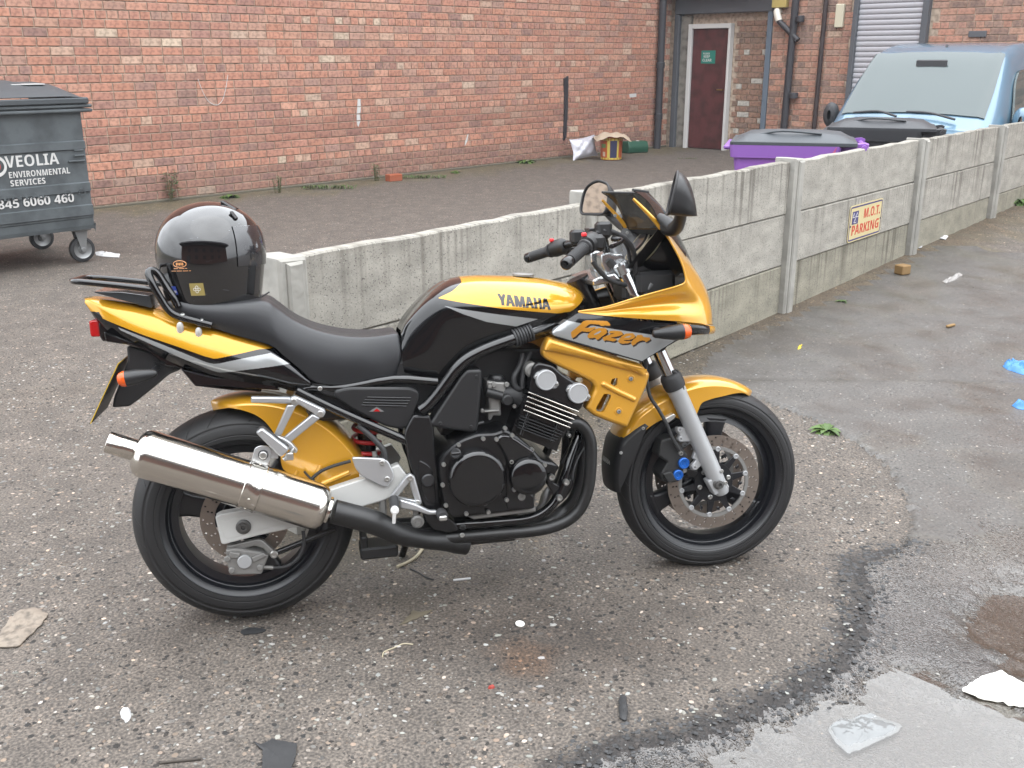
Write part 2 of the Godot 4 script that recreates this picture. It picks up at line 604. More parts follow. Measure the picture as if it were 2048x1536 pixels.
func spaced(lo: float, a: float, b: float, hi: float, step: float) -> PackedFloat32Array:
	var left := []
	var s := step
	var x := a
	while x > lo:
		s *= 1.055
		x -= s
		left.append(x)
	left.reverse()
	var r := PackedFloat32Array(left)
	x = a
	while x < b:
		r.append(x)
		x += step
	s = step
	while x < hi:
		r.append(x)
		s *= 1.055
		x += s
	r.append(hi)
	return r
func build_ground() -> void:
	ground_noise.seed = 12; ground_noise.frequency = 1.0; ground_noise.fractal_octaves = 3
	new_tarmac = P2([.919,-4.654,1.042,-4.985,1.156,-5.185,1.485,-5.522,1.7,-5.752,2.056,-6.137,2.397,-6.53,2.77,-7.022,3.466,-7.8,3.873,-7.389,4.727,-6.182,3.08,-3.33,1.725,-1.641,.127,-1.647,.14,-1.856,.201,-1.906,.3,-1.958,.421,-1.975,.514,-2.021,.63,-2.098,.731,-2.148,.827,-2.211,.908,-2.3,.989,-2.42,1.055,-2.551,1.097,-2.694,1.113,-2.786,1.151,-2.851,1.256,-2.918,1.325,-3.006,1.388,-3.136,1.441,-3.299,1.461,-3.476,1.472,-3.671,1.425,-3.831,1.373,-4.003,1.286,-4.158,1.185,-4.29,1.062,-4.465])
	hollows = [P2([.358,-1.731,.456,-1.905,.54,-1.975,.659,-2.068,.777,-2.131,.868,-2.178,.96,-2.25,1.035,-2.281,1.095,-2.262,1.143,-2.205,1.222,-2.135,1.291,-2.046,1.366,-1.918,1.166,-1.564,.332,-1.568]), P2([1.351,-2.591,1.472,-2.677,1.604,-2.727,1.8,-2.69,1.833,-2.492,1.579,-2.296,1.4,-2.316,1.341,-2.364,1.302,-2.431]), P2([1.329,-2.309,1.389,-2.321,1.453,-2.263,1.364,-2.27])]
	var old_pic := stone_picture(2048, 64000, lin(0.080, 0.067, 0.056), 0.9, 1.0, 6.5, 0.35, 5)
	var new_pic := stone_picture(1024, 16000, lin(0.072, 0.066, 0.060), 0.45, 1.0, 3.2, 0.4, 8)
	var m_old := mt("worn_asphalt", 1, 1, 1, 0.78)
	m_old.albedo_texture = old_pic[0]
	m_old.vertex_color_use_as_albedo = true
	m_old.heightmap_enabled = true; m_old.heightmap_texture = old_pic[1]; m_old.heightmap_scale = 0.5
	m_old.uv1_scale = Vector3(1 / 2.6, 1 / 2.6, 1)
	var m_new := mt("damp_tarmac", 1, 1, 1, 1.0)
	m_new.albedo_texture = new_pic[0]
	m_new.vertex_color_use_as_albedo = true
	m_new.heightmap_enabled = true; m_new.heightmap_texture = new_pic[1]; m_new.heightmap_scale = 0.25
	m_new.roughness_texture = tone_tex(512, 0.008, 77, 0.25, 0.75, 5)
	m_new.uv1_scale = Vector3(1 / 1.7, 1 / 1.7, 1)
	var xs := spaced(-60.0, -1.7, 2.35, 60.0, 0.0155)
	var zs := spaced(-60.0, -4.1, -1.65, 50.0, 0.0155)
	var W := xs.size(); var D := zs.size()
	var H := PackedFloat32Array()
	H.resize(W * D)
	for j in D:
		for i in W: H[j * W + i] = ground_h(xs[i], zs[j])
	var A := MB.new(); var B := MB.new(); var C := MB.new()
	var ia := PackedInt32Array(); ia.resize(W * D); ia.fill(-1)
	var ib := ia.duplicate()
	var ic := ia.duplicate()
	var E := PackedFloat32Array(); E.resize(W * D)
	for j in D:
		for i in W:
			var x := xs[i]; var z := zs[j]
			E[j * W + i] = -9.0
			if x > -1.2 and x < 7.0 and z > -12.0 and z < 0.3:
				E[j * W + i] = poly_dist(Vector2(x, z), new_tarmac) + 0.03 * ground_noise.get_noise_2d(x * 14.0, z * 14.0)
	for j in D - 1:
		for i in W - 1:
			var isb := E[j * W + i] + E[(j + 1) * W + i + 1] > 0.0
			var wet := false
			if isb and zs[j] > -3.3 and xs[i] < 3.4 and zs[j] < -0.8:
				var pw := Vector2(xs[i], zs[j])
				var nz := 0.16 * ground_noise.get_noise_2d(pw.x * 3.0 + 5.0, pw.y * 3.0) + 0.07 * ground_noise.get_noise_2d(pw.x * 16.0, pw.y * 16.0)
				wet = maxf(poly_dist(pw, hollows[0]), poly_dist(pw, hollows[1])) + nz > -0.36
			var mb := C if wet else (B if isb else A)
			var idx := ic if wet else (ib if isb else ia)
			var q := [0, 0, 0, 0]
			for k in 4:
				var ii: int = i + (1 if k == 1 or k == 2 else 0)
				var jj: int = j + (1 if k > 1 else 0)
				var w := jj * W + ii
				if idx[w] < 0:
					var x := xs[ii]; var z := zs[jj]
					var h := H[w]
					var xa := maxi(ii - 1, 0); var xb := mini(ii + 1, W - 1); var za := maxi(jj - 1, 0); var zb := mini(jj + 1, D - 1)
					var nn := Vector3(-(H[jj * W + xb] - H[jj * W + xa]) / (xs[xb] - xs[xa]), 1, -(H[zb * W + ii] - H[za * W + ii]) / (zs[zb] - zs[za])).normalized()
					var cl := 1.0 + 0.12 * ground_noise.get_noise_2d(x * 0.9, z * 0.9 + 40.0) + 0.07 * ground_noise.get_noise_2d(x * 4.0, z * 4.0)
					var c := Color(cl, cl, cl)
					var e := E[w]
					if not isb:
						if e > -0.16 and z > -2.95: c = c.lerp(Color(0.22, 0.22, 0.24), smoothstep(-0.13, -0.02, e + 0.05 * ground_noise.get_noise_2d(x * 11.0, z * 11.0)))
						var oil := Vector2(x - 0.12, (z + 2.42) * 1.7).length() + 0.16 * ground_noise.get_noise_2d(x * 3.0, z * 3.0)
						c = c.lerp(Color(0.55, 0.52, 0.5), smoothstep(0.62, 0.1, oil))
						var rust := Vector2(x - 0.03, z + 2.33).length() + 0.05 * ground_noise.get_noise_2d(x * 8.0, z * 8.0)
						c = c.lerp(Color(0.8, 0.5, 0.3), smoothstep(0.12, 0.02, rust) * 0.6)
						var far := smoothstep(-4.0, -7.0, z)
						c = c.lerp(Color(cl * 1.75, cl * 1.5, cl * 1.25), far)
						# green film of algae along the foot of the walls and the fence
						var wx := (Vector2(x, z) - Vector2(2.778, -18.286)).dot(Vector2(0.717, 0.697))
						var moss := smoothstep(1.3, 0.1, wx + 0.5 * ground_noise.get_noise_2d(x * 1.7, z * 1.7))
						c = c.lerp(Color(0.55 * cl, 0.6 * cl, 0.3 * cl), 0.65 * moss)
						var fr := (Vector2(x, z) - fence_o).dot(Vector2(0.755, 0.656))
						var fs := (Vector2(x, z) - fence_o).dot(fence_d)
						if fs > -0.3: c = c.lerp(Color(0.5, 0.47, 0.3) * cl, 0.6 * smoothstep(0.75, 0.2, absf(fr) + 0.4 * ground_noise.get_noise_2d(x * 2.7, z * 2.7)))
					else:
						var damp := ground_noise.get_noise_2d(x * 1.1 + 9.0, z * 1.1)
						c = Color(1.2 * cl, 1.16 * cl, 1.1 * cl).lerp(Color(0.62, 0.59, 0.57), smoothstep(-0.1, 0.5, damp) * 0.7)
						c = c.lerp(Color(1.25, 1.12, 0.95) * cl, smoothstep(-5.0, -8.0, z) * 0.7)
						c = c.lerp(Color(0.62, 0.62, 0.66), smoothstep(-3.0, -2.5, z) * 0.75)
						var low := smoothstep(0.0, -0.02, h)
						c = c.lerp(Color(0.5, 0.42, 0.3), low * 0.8)
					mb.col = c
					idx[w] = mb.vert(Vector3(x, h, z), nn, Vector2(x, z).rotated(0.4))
				q[k] = idx[w]
			if wet: ic = idx
			elif isb: ib = idx
			else: ia = idx
			mb.t.append_array(PackedInt32Array([q[0], q[1], q[2], q[0], q[2], q[3]]))
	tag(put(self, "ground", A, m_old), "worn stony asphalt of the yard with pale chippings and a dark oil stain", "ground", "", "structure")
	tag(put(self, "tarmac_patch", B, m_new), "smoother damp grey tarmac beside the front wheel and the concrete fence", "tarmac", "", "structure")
	var m_wet := m_new.duplicate() as StandardMaterial3D
	m_wet.resource_name = "wet_tarmac"
	m_wet.roughness_texture = null
	m_wet.roughness = 0.24
	m_wet.metallic_specular = 0.6
	m_wet.heightmap_scale = 0.7
	m_wet.heightmap_texture = old_pic[1]
	tag(put(self, "wet_tarmac", C, m_wet), "glistening wet tarmac round the puddles at the lower right", "tarmac", "", "structure")
	var wm := MB.new()
	wm.quad(V(0.2, -0.0135, -0.6), V(3.6, -0.0135, -0.6), V(3.6, -0.0135, -2.95), V(0.2, -0.0135, -2.95))
	var water := mt("muddy_water", 0.055, 0.042, 0.028, 0.012)
	water.albedo_color.a = 0.25
	water.metallic_specular = 1.0
	coat(water, 0.01)
	water.transparency = BaseMaterial3D.TRANSPARENCY_ALPHA
	tag(put(self, "puddle", wm, water), "muddy puddle in the hollow beside the broken tarmac edge", "puddle", "", "structure")

# ---------- brickwork ----------
func brick_mb(mb: MB, c: Vector3, L: float, Hh: float, tone: Color, edge: Color, proud: float) -> void:
	var b := 0.004
	var x0 := c.x - L / 2; var x1 := c.x + L / 2; var y0 := c.y - Hh / 2; var y1 := c.y + Hh / 2
	var z1 := c.z + proud
	var z0 := c.z - 0.012
	var fx := [x0 + b, x0 + L * 0.2, x1 - L * 0.2, x1 - b]
	for k in 3:
		var i := mb.v.size()
		mb.col = edge if k == 0 else tone
		mb.vert(V(fx[k], y0 + b, z1), V(0, 0, 1)); mb.vert(V(fx[k], y1 - b, z1), V(0, 0, 1))
		mb.col = edge if k == 2 else tone
		mb.vert(V(fx[k + 1], y1 - b, z1), V(0, 0, 1)); mb.vert(V(fx[k + 1], y0 + b, z1), V(0, 0, 1))
		mb.t.append_array(PackedInt32Array([i, i + 1, i + 2, i, i + 2, i + 3]))
	mb.col = edge
	var o := [V(x0, y0, z1 - b), V(x1, y0, z1 - b), V(x1, y1, z1 - b), V(x0, y1, z1 - b)]
	var f := [V(x0 + b, y0 + b, z1), V(x1 - b, y0 + b, z1), V(x1 - b, y1 - b, z1), V(x0 + b, y1 - b, z1)]
	for k in 4:
		var j := (k + 1) % 4
		mb.quad(f[k], f[j], o[j], o[k])
		mb.quad(o[k], o[j], V(o[j].x, o[j].y, z0), V(o[k].x, o[k].y, z0))
func brick_tone(red: float) -> Color:
	var f := rng.randf()
	var k := rf(0.9, 1.1)
	var c: Color
	if f < 0.36: c = Color(0.34, 0.138, 0.085)
	elif f < 0.66: c = Color(0.30, 0.125, 0.085)
	elif f < 0.82: c = Color(0.225, 0.105, 0.082)
	elif f < 0.91: c = Color(0.39, 0.195, 0.13)
	elif f < 0.945: c = Color(0.16, 0.086, 0.075)
	elif f < 0.98: c = Color(0.38, 0.26, 0.19)
	else: c = Color(0.43, 0.36, 0.27)
	if red < 1.0:
		c = c.lerp(Color(0.22, 0.125, 0.09), 0.4)
		if rng.randf() < 0.3: c = Color(0.10, 0.07, 0.06)
	c = (c * 1.2).lerp(Color(0.5, 0.32, 0.25), 0.3)
	return Color(c.r * k, c.g * k, c.b * k)
# lays courses over [x0, x1] x [y0, y1]; the bricks that show largest are parts, the rest one part
func lay_bricks(owner_node: Node3D, x0: float, x1: float, y0: float, y1: float, z: float, red: float, seen: Callable, most: int, skip: Callable, stained := true) -> void:
	var course := 0.0907
	var m: Material = mats["fired_brick"]
	var list := []
	var row := 0
	var y := y0
	while y + course < y1 + 0.01:
		var header := row % 6 == 3
		var L := 0.1215 if header else 0.243
		var x := x1 - (L * 0.5 if row % 2 == 1 else 0.0) - (0.03 if header else 0.0)
		while x > x0:
			var l := minf(L, x - x0)
			var cx := x - l / 2
			if l > 0.05 and not skip.call(cx, y + course / 2): list.append([seen.call(cx, y + course / 2), cx, y + course / 2, l - 0.011, row])
			x -= L
			if not header and rng.randf() < 0.045: x -= 0.0; L = 0.1215 if rng.randf() < 0.5 else 0.243
			elif not header: L = 0.243
		y += course
		row += 1
	var order := list.duplicate()
	order.sort_custom(func(a, b): return a[0] < b[0])
	var limit: float = order[mini(most, order.size() - 1)][0]
	var rest := MB.new()
	for b in list:
		var tone := brick_tone(red)
		var pale := rng.randf() < 0.3 * clampf(b[2] / 1.6, 0.1, 1.0)
		if pale: tone = tone.lerp(Color(0.42, 0.27, 0.205), rf(0.25, 0.6))
		if stained and b[2] < 0.30: tone = tone.lerp(Color(0.18, 0.115, 0.098), 0.6)
		elif stained and b[2] < 0.85 and b[2] > 0.55: tone = tone.lerp(Color(0.17, 0.08, 0.065), 0.35)
		var edge := tone.lerp(Color(0.38, 0.22, 0.16), rf(0.05, 0.5))
		if b[0] < limit and b[0] < 1e8:
			var mb := MB.new()
			brick_mb(mb, Vector3.ZERO, b[3], 0.0797 + rf(-0.002, 0.001), tone, edge, 0.006)
			put_mesh(owner_node, "brick", mb.mesh(m), Transform3D(Basis(Vector3(0, 0, 1), rf(-0.008, 0.008)), V(b[1], b[2], z + rf(-0.002, 0.002))))
		else:
			brick_mb(rest, V(b[1], b[2], z + rf(-0.002, 0.002)), b[3], 0.0797, tone, edge, 0.006)
	if rest.v.size() > 0: put(owner_node, "brickwork", rest, m).set_meta("kind", "stuff")

func build_left_wall() -> void:
	var w := thing("brick_building", "long red brick gable wall behind the grey waste bin and the motorcycle", "building", Transform3D(V(.69666,0,-.7174),V(0,1,0),V(.7174,0,.69666),V(2.77754,0,-18.28621)))
	var mb := MB.new()
	box(mb, V(-7.5, 4.2, -0.13), V(15.0, 9.0, 0.25))
	put(w, "wall", mb, mats["mortar"])
	lay_bricks(w, -13.6, 0.0, 0.03, 3.3, 0.0, 1.0, func(x, y): return (-x - 16.0 if false else 16.0 + x) if ((x > -10.0 or y > 1.25) and y < 1.56 + 0.053 * (18.3 + x * 0.7) and x > -11.6) else 1e9, 300, func(_x, _y): return false)
	# upper storey, above the picture: the same brick seen only in reflections
	mb = MB.new()
	mb.col = Color(0.36, 0.18, 0.13)
	box(mb, V(-7.5, 5.99, 0.004), V(15.0, 5.38, 0.012))
	put(w, "upper_wall", mb, mats["fired_brick"])
	mb = MB.new()
	prism(mb, P2([-15.2, 8.7, 0.1, 8.7, 0.1, 8.86, -15.2, 8.86]), -0.5, 0.12)
	put(w, "coping", mb, mats["render_coat"])
	# smears of paint, a sawn-off pipe chase and a scratched loop
	mb = MB.new()
	for q in [P2([-6.845,1.034,-6.805,1.032,-6.802,.945,-6.859,.941]), P2([-6.859,.934,-6.803,.932,-6.816,.857,-6.873,.853]), P2([-6.874,.841,-6.825,.839,-6.821,.769,-6.878,.766]), P2([-6.879,.753,-6.822,.757,-6.859,.683,-6.874,.709])]: prism(mb, q, 0.004, 0.0095)
	put(w, "paint_smear", mb, mats["white_paint"])
	mb = MB.new()
	for q in [P2([-4.948,.385,-4.896,.487,-4.886,.487,-4.909,.382,-4.96,.322]), P2([-1.127,.94,-.934,.943,-.93,.885,-1.11,.882])]: prism(mb, q, 0.004, 0.009)
	put(w, "paint_smear", mb, mats["white_paint"])
	mb = MB.new()
	prism(mb, P2([-2.818,1.219,-2.724,1.255,-2.721,1.15,-2.725,.778,-2.751,.317,-2.81,.274,-2.799,.895]), 0.002, 0.03)
	tag(put(w, "pipe_stub", mb, mats["iron_pipe"]), "blackened cut-off pipe running down the brickwork", "")
	mb = MB.new()
	tube(mb, loop3(P2([-9.085,1.32,-9.049,1.2,-8.992,1.088,-8.921,1.036,-8.857,1.034,-8.793,1.093,-8.741,1.22,-8.7,1.358]), 0.009), 0.0035, 5, true, 3)
	put(w, "scratch_mark", mb, mats["white_paint"])
	mb = MB.new()
	box(mb, V(-7.5, 0.0, 0.01), V(15.0, 0.05, 0.024), 0.01)
	put(w, "footing", mb, mt("footing_damp", 0.085, 0.075, 0.055, 0.95))
	# black iron downpipe in the corner
	mb = MB.new()
	rod(mb, V(-0.40, -0.02, 0.1), V(-0.40, 8.7, 0.1), 0.062, 16)
	for y in [0.5, 1.35, 2.45]: disc(mb, V(-0.40, y, 0.1), Vector3.UP, 0.075, 0.1, 0.01, 16)
	tag(put(w, "downpipe", mb, mats["iron_pipe"]), "thick black downpipe at the inner corner", "")
func loop3(p: PackedVector2Array, z: float) -> PackedVector3Array:
	var r := PackedVector3Array()
	for q in p: r.append(Vector3(q.x, q.y, z))
	return r
func rect(mb: MB, q: PackedVector2Array, z0: float, z1: float, bev := 0.0) -> MB:   # two corners of an upright slab
	var a := q[0]; var b := q[1]
	return box(mb, V((a.x + b.x) / 2, (a.y + b.y) / 2, (z0 + z1) / 2), V(absf(b.x - a.x), absf(b.y - a.y), z1 - z0), bev)

func build_right_wall() -> void:
	var w := thing("brick_building", "brown brick building with a dark red door and a roller shutter behind the blue van", "building", Transform3D(V(.7174,0,.69666),V(0,1,0),V(-.69666,0,.7174),V(2.77754,0,-18.28621)))
	var open0 := 0.08
	var open1 := 1.98
	var mb := MB.new()
	box(mb, V(open1 + 6.5, 4.05, -0.13), V(13.0, 8.7, 0.25))
	box(mb, V(1.0, 5.35, -0.13), V(1.955, 6.1, 0.25))
	box(mb, V(-0.12, 4.05, -0.2), V(0.5, 8.7, 0.3))
	put(w, "wall", mb, mats["mortar"])
	mb = MB.new()
	mb.col = Color(0.3, 0.16, 0.12)
	box(mb, V(7.6, 6.15, 0.004), V(13.6, 4.5, 0.012))
	put(w, "upper_wall", mb, mats["fired_brick"])
	var sh0: float = P2([3.445,1.913])[0].x
	var sh1: float = P2([4.42,1.895])[0].x
	lay_bricks(w, open1, 14.6, 0.0, 3.9, 0.0, 0.4, func(x, y): return absf(x - 4.0) * 0.5 + absf(y - 1.7) if (y > 0.45 and y < 2.55 and x < 9.0) else 1e9, 300, func(x, y): return x > sh0 - 0.1 and x < sh1 + 0.15 and y < 3.2, false)
	# the infilled opening: render, frame, door, rough brick
	mb = MB.new()
	rect(mb, P2([open0 + 0.1, -0.02, 0.37, 2.2]), -0.12, -0.05)
	put(w, "render_panel", mb, mats["render_coat"])
	mb = MB.new()
	box(mb, V(1.0, 1.1, -0.19), V(1.9, 2.3, 0.13))
	put(w, "infill_wall", mb, mats["mortar"])
	var inf := MB.new()
	for r in 23:
		var x := 1.24 + (0.06 if r % 2 else 0.0)
		var first := true
		while x < 1.88:
			var l := minf(0.11 + 0.12 * float((r + int(x * 7.0)) % 2), 1.88 - x)
			if l > 0.04:
				var tn := brick_tone(0.5).lerp(Color(0.19, 0.135, 0.10), 0.6)
				if rng.randf() < 0.14: tn = Color(0.42, 0.40, 0.36)
				brick_mb(inf, V(x + l / 2, 0.06 + r * 0.0907, -0.115), l - 0.012, 0.078, tn, tn, 0.006)
			x += l
	put(w, "infill_brickwork", inf, mats["fired_brick"]).set_meta("kind", "stuff")
	mb = MB.new()
	for r in [P2([0.36, -0.02, 0.435, 2.06]), P2([1.155, -0.02, 1.2, 2.06]), P2([0.4355, 1.985, 1.1545, 2.06])]: rect(mb, r, -0.12, 0.0, 0.006)
	put(w, "door_frame", mb, mats["white_paint"])
	mb = MB.new()
	rect(mb, P2([0.437, 0.012, 1.153, 1.983]), -0.11, -0.045, 0.004)
	var door := put(w, "door", mb, mats["door_paint"])
	mb = MB.new()
	rod(mb, V(1.09, 1.0, -0.045), V(1.09, 1.0, 0.0), 0.012)
	rod(mb, V(1.09, 1.0, 0.0), V(1.0, 1.0, 0.0), 0.01)
	put(door, "handle", mb, mt("brass", 0.45, 0.3, 0.12, 0.35, 0.9))
	mb = MB.new()
	rect(mb, P2([.626,1.634,.905,1.423]), -0.045, -0.038)
	var sg := put(door, "sign", mb, mt("sign_green", 0.01, 0.16, 0.12, 0.5))
	sg.set_meta("label", "small green notice on the dark red door")
	mb = MB.new()
	var s0: PackedVector2Array = P2([.66,1.57,.673,1.518,.653,1.456])
	var lines := ["DO NOT", "KEEP", "CLEAR"]
	for k in 3: mb.join(text_mb(["PLEASE", "KEEP", "CLEAR"][k], [0.03, 0.04, 0.045][k]), zx(V(s0[k].x + 0.005, s0[k].y, -0.0372)))
	put(door, "lettering", mb, mats["white_paint"])
	# steel posts and lintel, roller box above
	mb = MB.new()
	rect(mb, P2([open0, -0.02, open0 + 0.1, 2.22]), -0.13, 0.02, 0.006)
	put(w, "steel_post", mb, mats["lead_grey"])
	mb = MB.new()
	rect(mb, P2([1.885, -0.02, 1.975, 2.22]), -0.13, 0.02, 0.006)
	put(w, "steel_post", mb, mt("post_blue_grey", 0.10, 0.13, 0.165, 0.6))
	mb = MB.new()
	rect(mb, P2([open0 + 0.002, 2.222, 1.973, 2.48]), -0.14, 0.03, 0.01)
	put(w, "lintel", mb, mats["lead_grey"])
	mb = MB.new()
	rect(mb, P2([0.0, 2.54, 2.02, 3.1]), -0.02, 0.32, 0.015)
	put(w, "roller_box", mb, mt("box_blue_grey", 0.11, 0.13, 0.15, 0.5))
	mb = MB.new()
	tube(mb, P3([0.5, 2.5, 0.03, 1.0, 2.44, 0.04, 1.5, 2.45, 0.04, 1.95, 2.5, 0.03]), 0.008, 6, true, 5)
	put(w, "cable", mb, mats["iron_pipe"])
	# drain pipes
	var p0: PackedVector2Array = P2([2.498,2.222,2.365,.481,2.932,2.316,2.882,.503])
	mb = MB.new()
	rod(mb, V(p0[0].x, 9.0, 0.09), V(p0[1].x, -0.02, 0.09), 0.058, 14)
	for y in [0.9, 2.05]: disc(mb, V(p0[0].x, y, 0.09), Vector3.UP, 0.07, 0.09, 0.01, 14)
	var el: PackedVector2Array = P2([2.08,2.16,2.141,2.069,2.444,1.826])
	rod(mb, V(el[1].x, el[1].y, 0.1), V(p0[0].x, el[2].y - 0.05, 0.1), 0.045, 12)
	put(w, "drainpipe", mb, mats["iron_pipe"])
	mb = MB.new()
	tube(mb, PackedVector3Array([V(el[0].x, el[0].y + 0.06, -0.02), V(el[0].x, el[0].y + 0.05, 0.08), V(el[1].x, el[1].y, 0.1)]), 0.055, 12, true, 4)
	put(w, "pipe_elbow", mb, mt("old_white", 0.6, 0.57, 0.5, 0.5))
	mb = MB.new()
	rod(mb, V(p0[2].x, 9.0, 0.06), V(p0[3].x, -0.02, 0.06), 0.036, 12)
	put(w, "drainpipe", mb, mt("pipe_brown", 0.03, 0.02, 0.02, 0.5))
	mb = MB.new()
	rect(mb, P2([3.067,2.29,3.2,1.952]), 0.008, 0.07, 0.01)
	put(w, "lamp_tube", mb, mt("dull_cream", 0.5, 0.47, 0.36, 0.5))
	mb = MB.new()
	rect(mb, P2([1.986,2.49,2.244,2.267]), 0.008, 0.1, 0.01)
	put(w, "alarm_box", mb, mt("alarm_ochre", 0.38, 0.3, 0.1, 0.5))
	# roller shutter: every slat a part
	var sm := mt("shutter_grey", 0.36, 0.36, 0.385, 0.45, 0.1)
	mb = MB.new()
	rect(mb, P2([sh0 - 0.07, -0.02, sh0, 3.2]), -0.004, 0.11, 0.005)
	rect(mb, P2([sh1, -0.02, sh1 + 0.09, 3.2]), -0.004, 0.11, 0.005)
	var fr := put(w, "shutter_frame", mb, mats["lead_grey"])
	var slat := MB.new()
	var rows := []
	for i in 6:
		var a := PI * i / 5
		rows.append(PackedVector3Array([V(sh0 + 0.002, -0.034 * cos(a), 0.012 * sin(a)), V(sh1 - 0.002, -0.034 * cos(a), 0.012 * sin(a))]))
	slat.grid(rows)
	rect(slat, P2([sh0 + 0.002, -0.037, sh1 - 0.002, 0.037]), -0.012, -0.002)
	var sl := slat.mesh(sm)
	for k in 42: put_mesh(w, "slat", sl, zx(V(0, 0.05 + k * 0.0755, 0.04)))
	mb = MB.new()
	rect(mb, P2([5.08,1.869,5.322,1.787]), 0.007, 0.03, 0.004)
	put(w, "air_brick", mb, mats["lead_grey"])

# ---------- concrete fence ----------
func concrete_tex(sd: int, streak: float) -> ImageTexture:
	var w := 768; var h := 160
	var rs := RandomNumberGenerator.new()
	rs.seed = sd
	var f := FastNoiseLite.new()
	f.seed = sd; f.frequency = 0.011; f.fractal_octaves = 4
	var g := FastNoiseLite.new()
	g.seed = sd + 50; g.frequency = 0.06; g.fractal_octaves = 2
	var im := Image.create(w, h, false, Image.FORMAT_RGB8)
	var drip := PackedFloat32Array()
	for x in w: drip.append(maxf(0.0, g.get_noise_1d(x * 0.9) * 1.6 + f.get_noise_1d(x * 0.35) * 1.1))
	for y in h:
		for x in w:
			var n := f.get_noise_2d(x, y * 1.3)
			var l := 0.285 * (1.0 + 0.3 * n + 0.10 * g.get_noise_2d(x * 3.0, y * 3.0))
			var c := Color(l * 1.02, l * 0.965, l * 0.845)
			var len := (0.15 + drip[x] * 1.1) * h
			var st := drip[x] * streak * clampf(1.0 - y / maxf(len, 1.0), 0.0, 1.0)
			c = c.lerp(Color(0.06, 0.05, 0.038), clampf(st * 0.7, 0.0, 0.6))
			c = c.lerp(Color(0.07, 0.062, 0.046), streak * 0.7 * exp(-y / 5.0) * (0.6 + n))
			im.set_pixel(x, y, c.linear_to_srgb())
	for k in 6500:
		var x := rs.randi() % (w - 3); var y := rs.randi() % (h - 3)
		var d := rs.randf()
		var c := Color(0.05, 0.046, 0.042) if d < 0.5 else (Color(0.14, 0.13, 0.12) if d < 0.8 else Color(0.4, 0.39, 0.35))
		im.fill_rect(Rect2i(x, y, 1 + (rs.randi() % 4) / 2, 1 + (rs.randi() % 3) / 2), im.get_pixel(x, y).lerp(c.linear_to_srgb(), rs.randf_range(0.25, 0.8)))
	return ImageTexture.create_from_image(im)
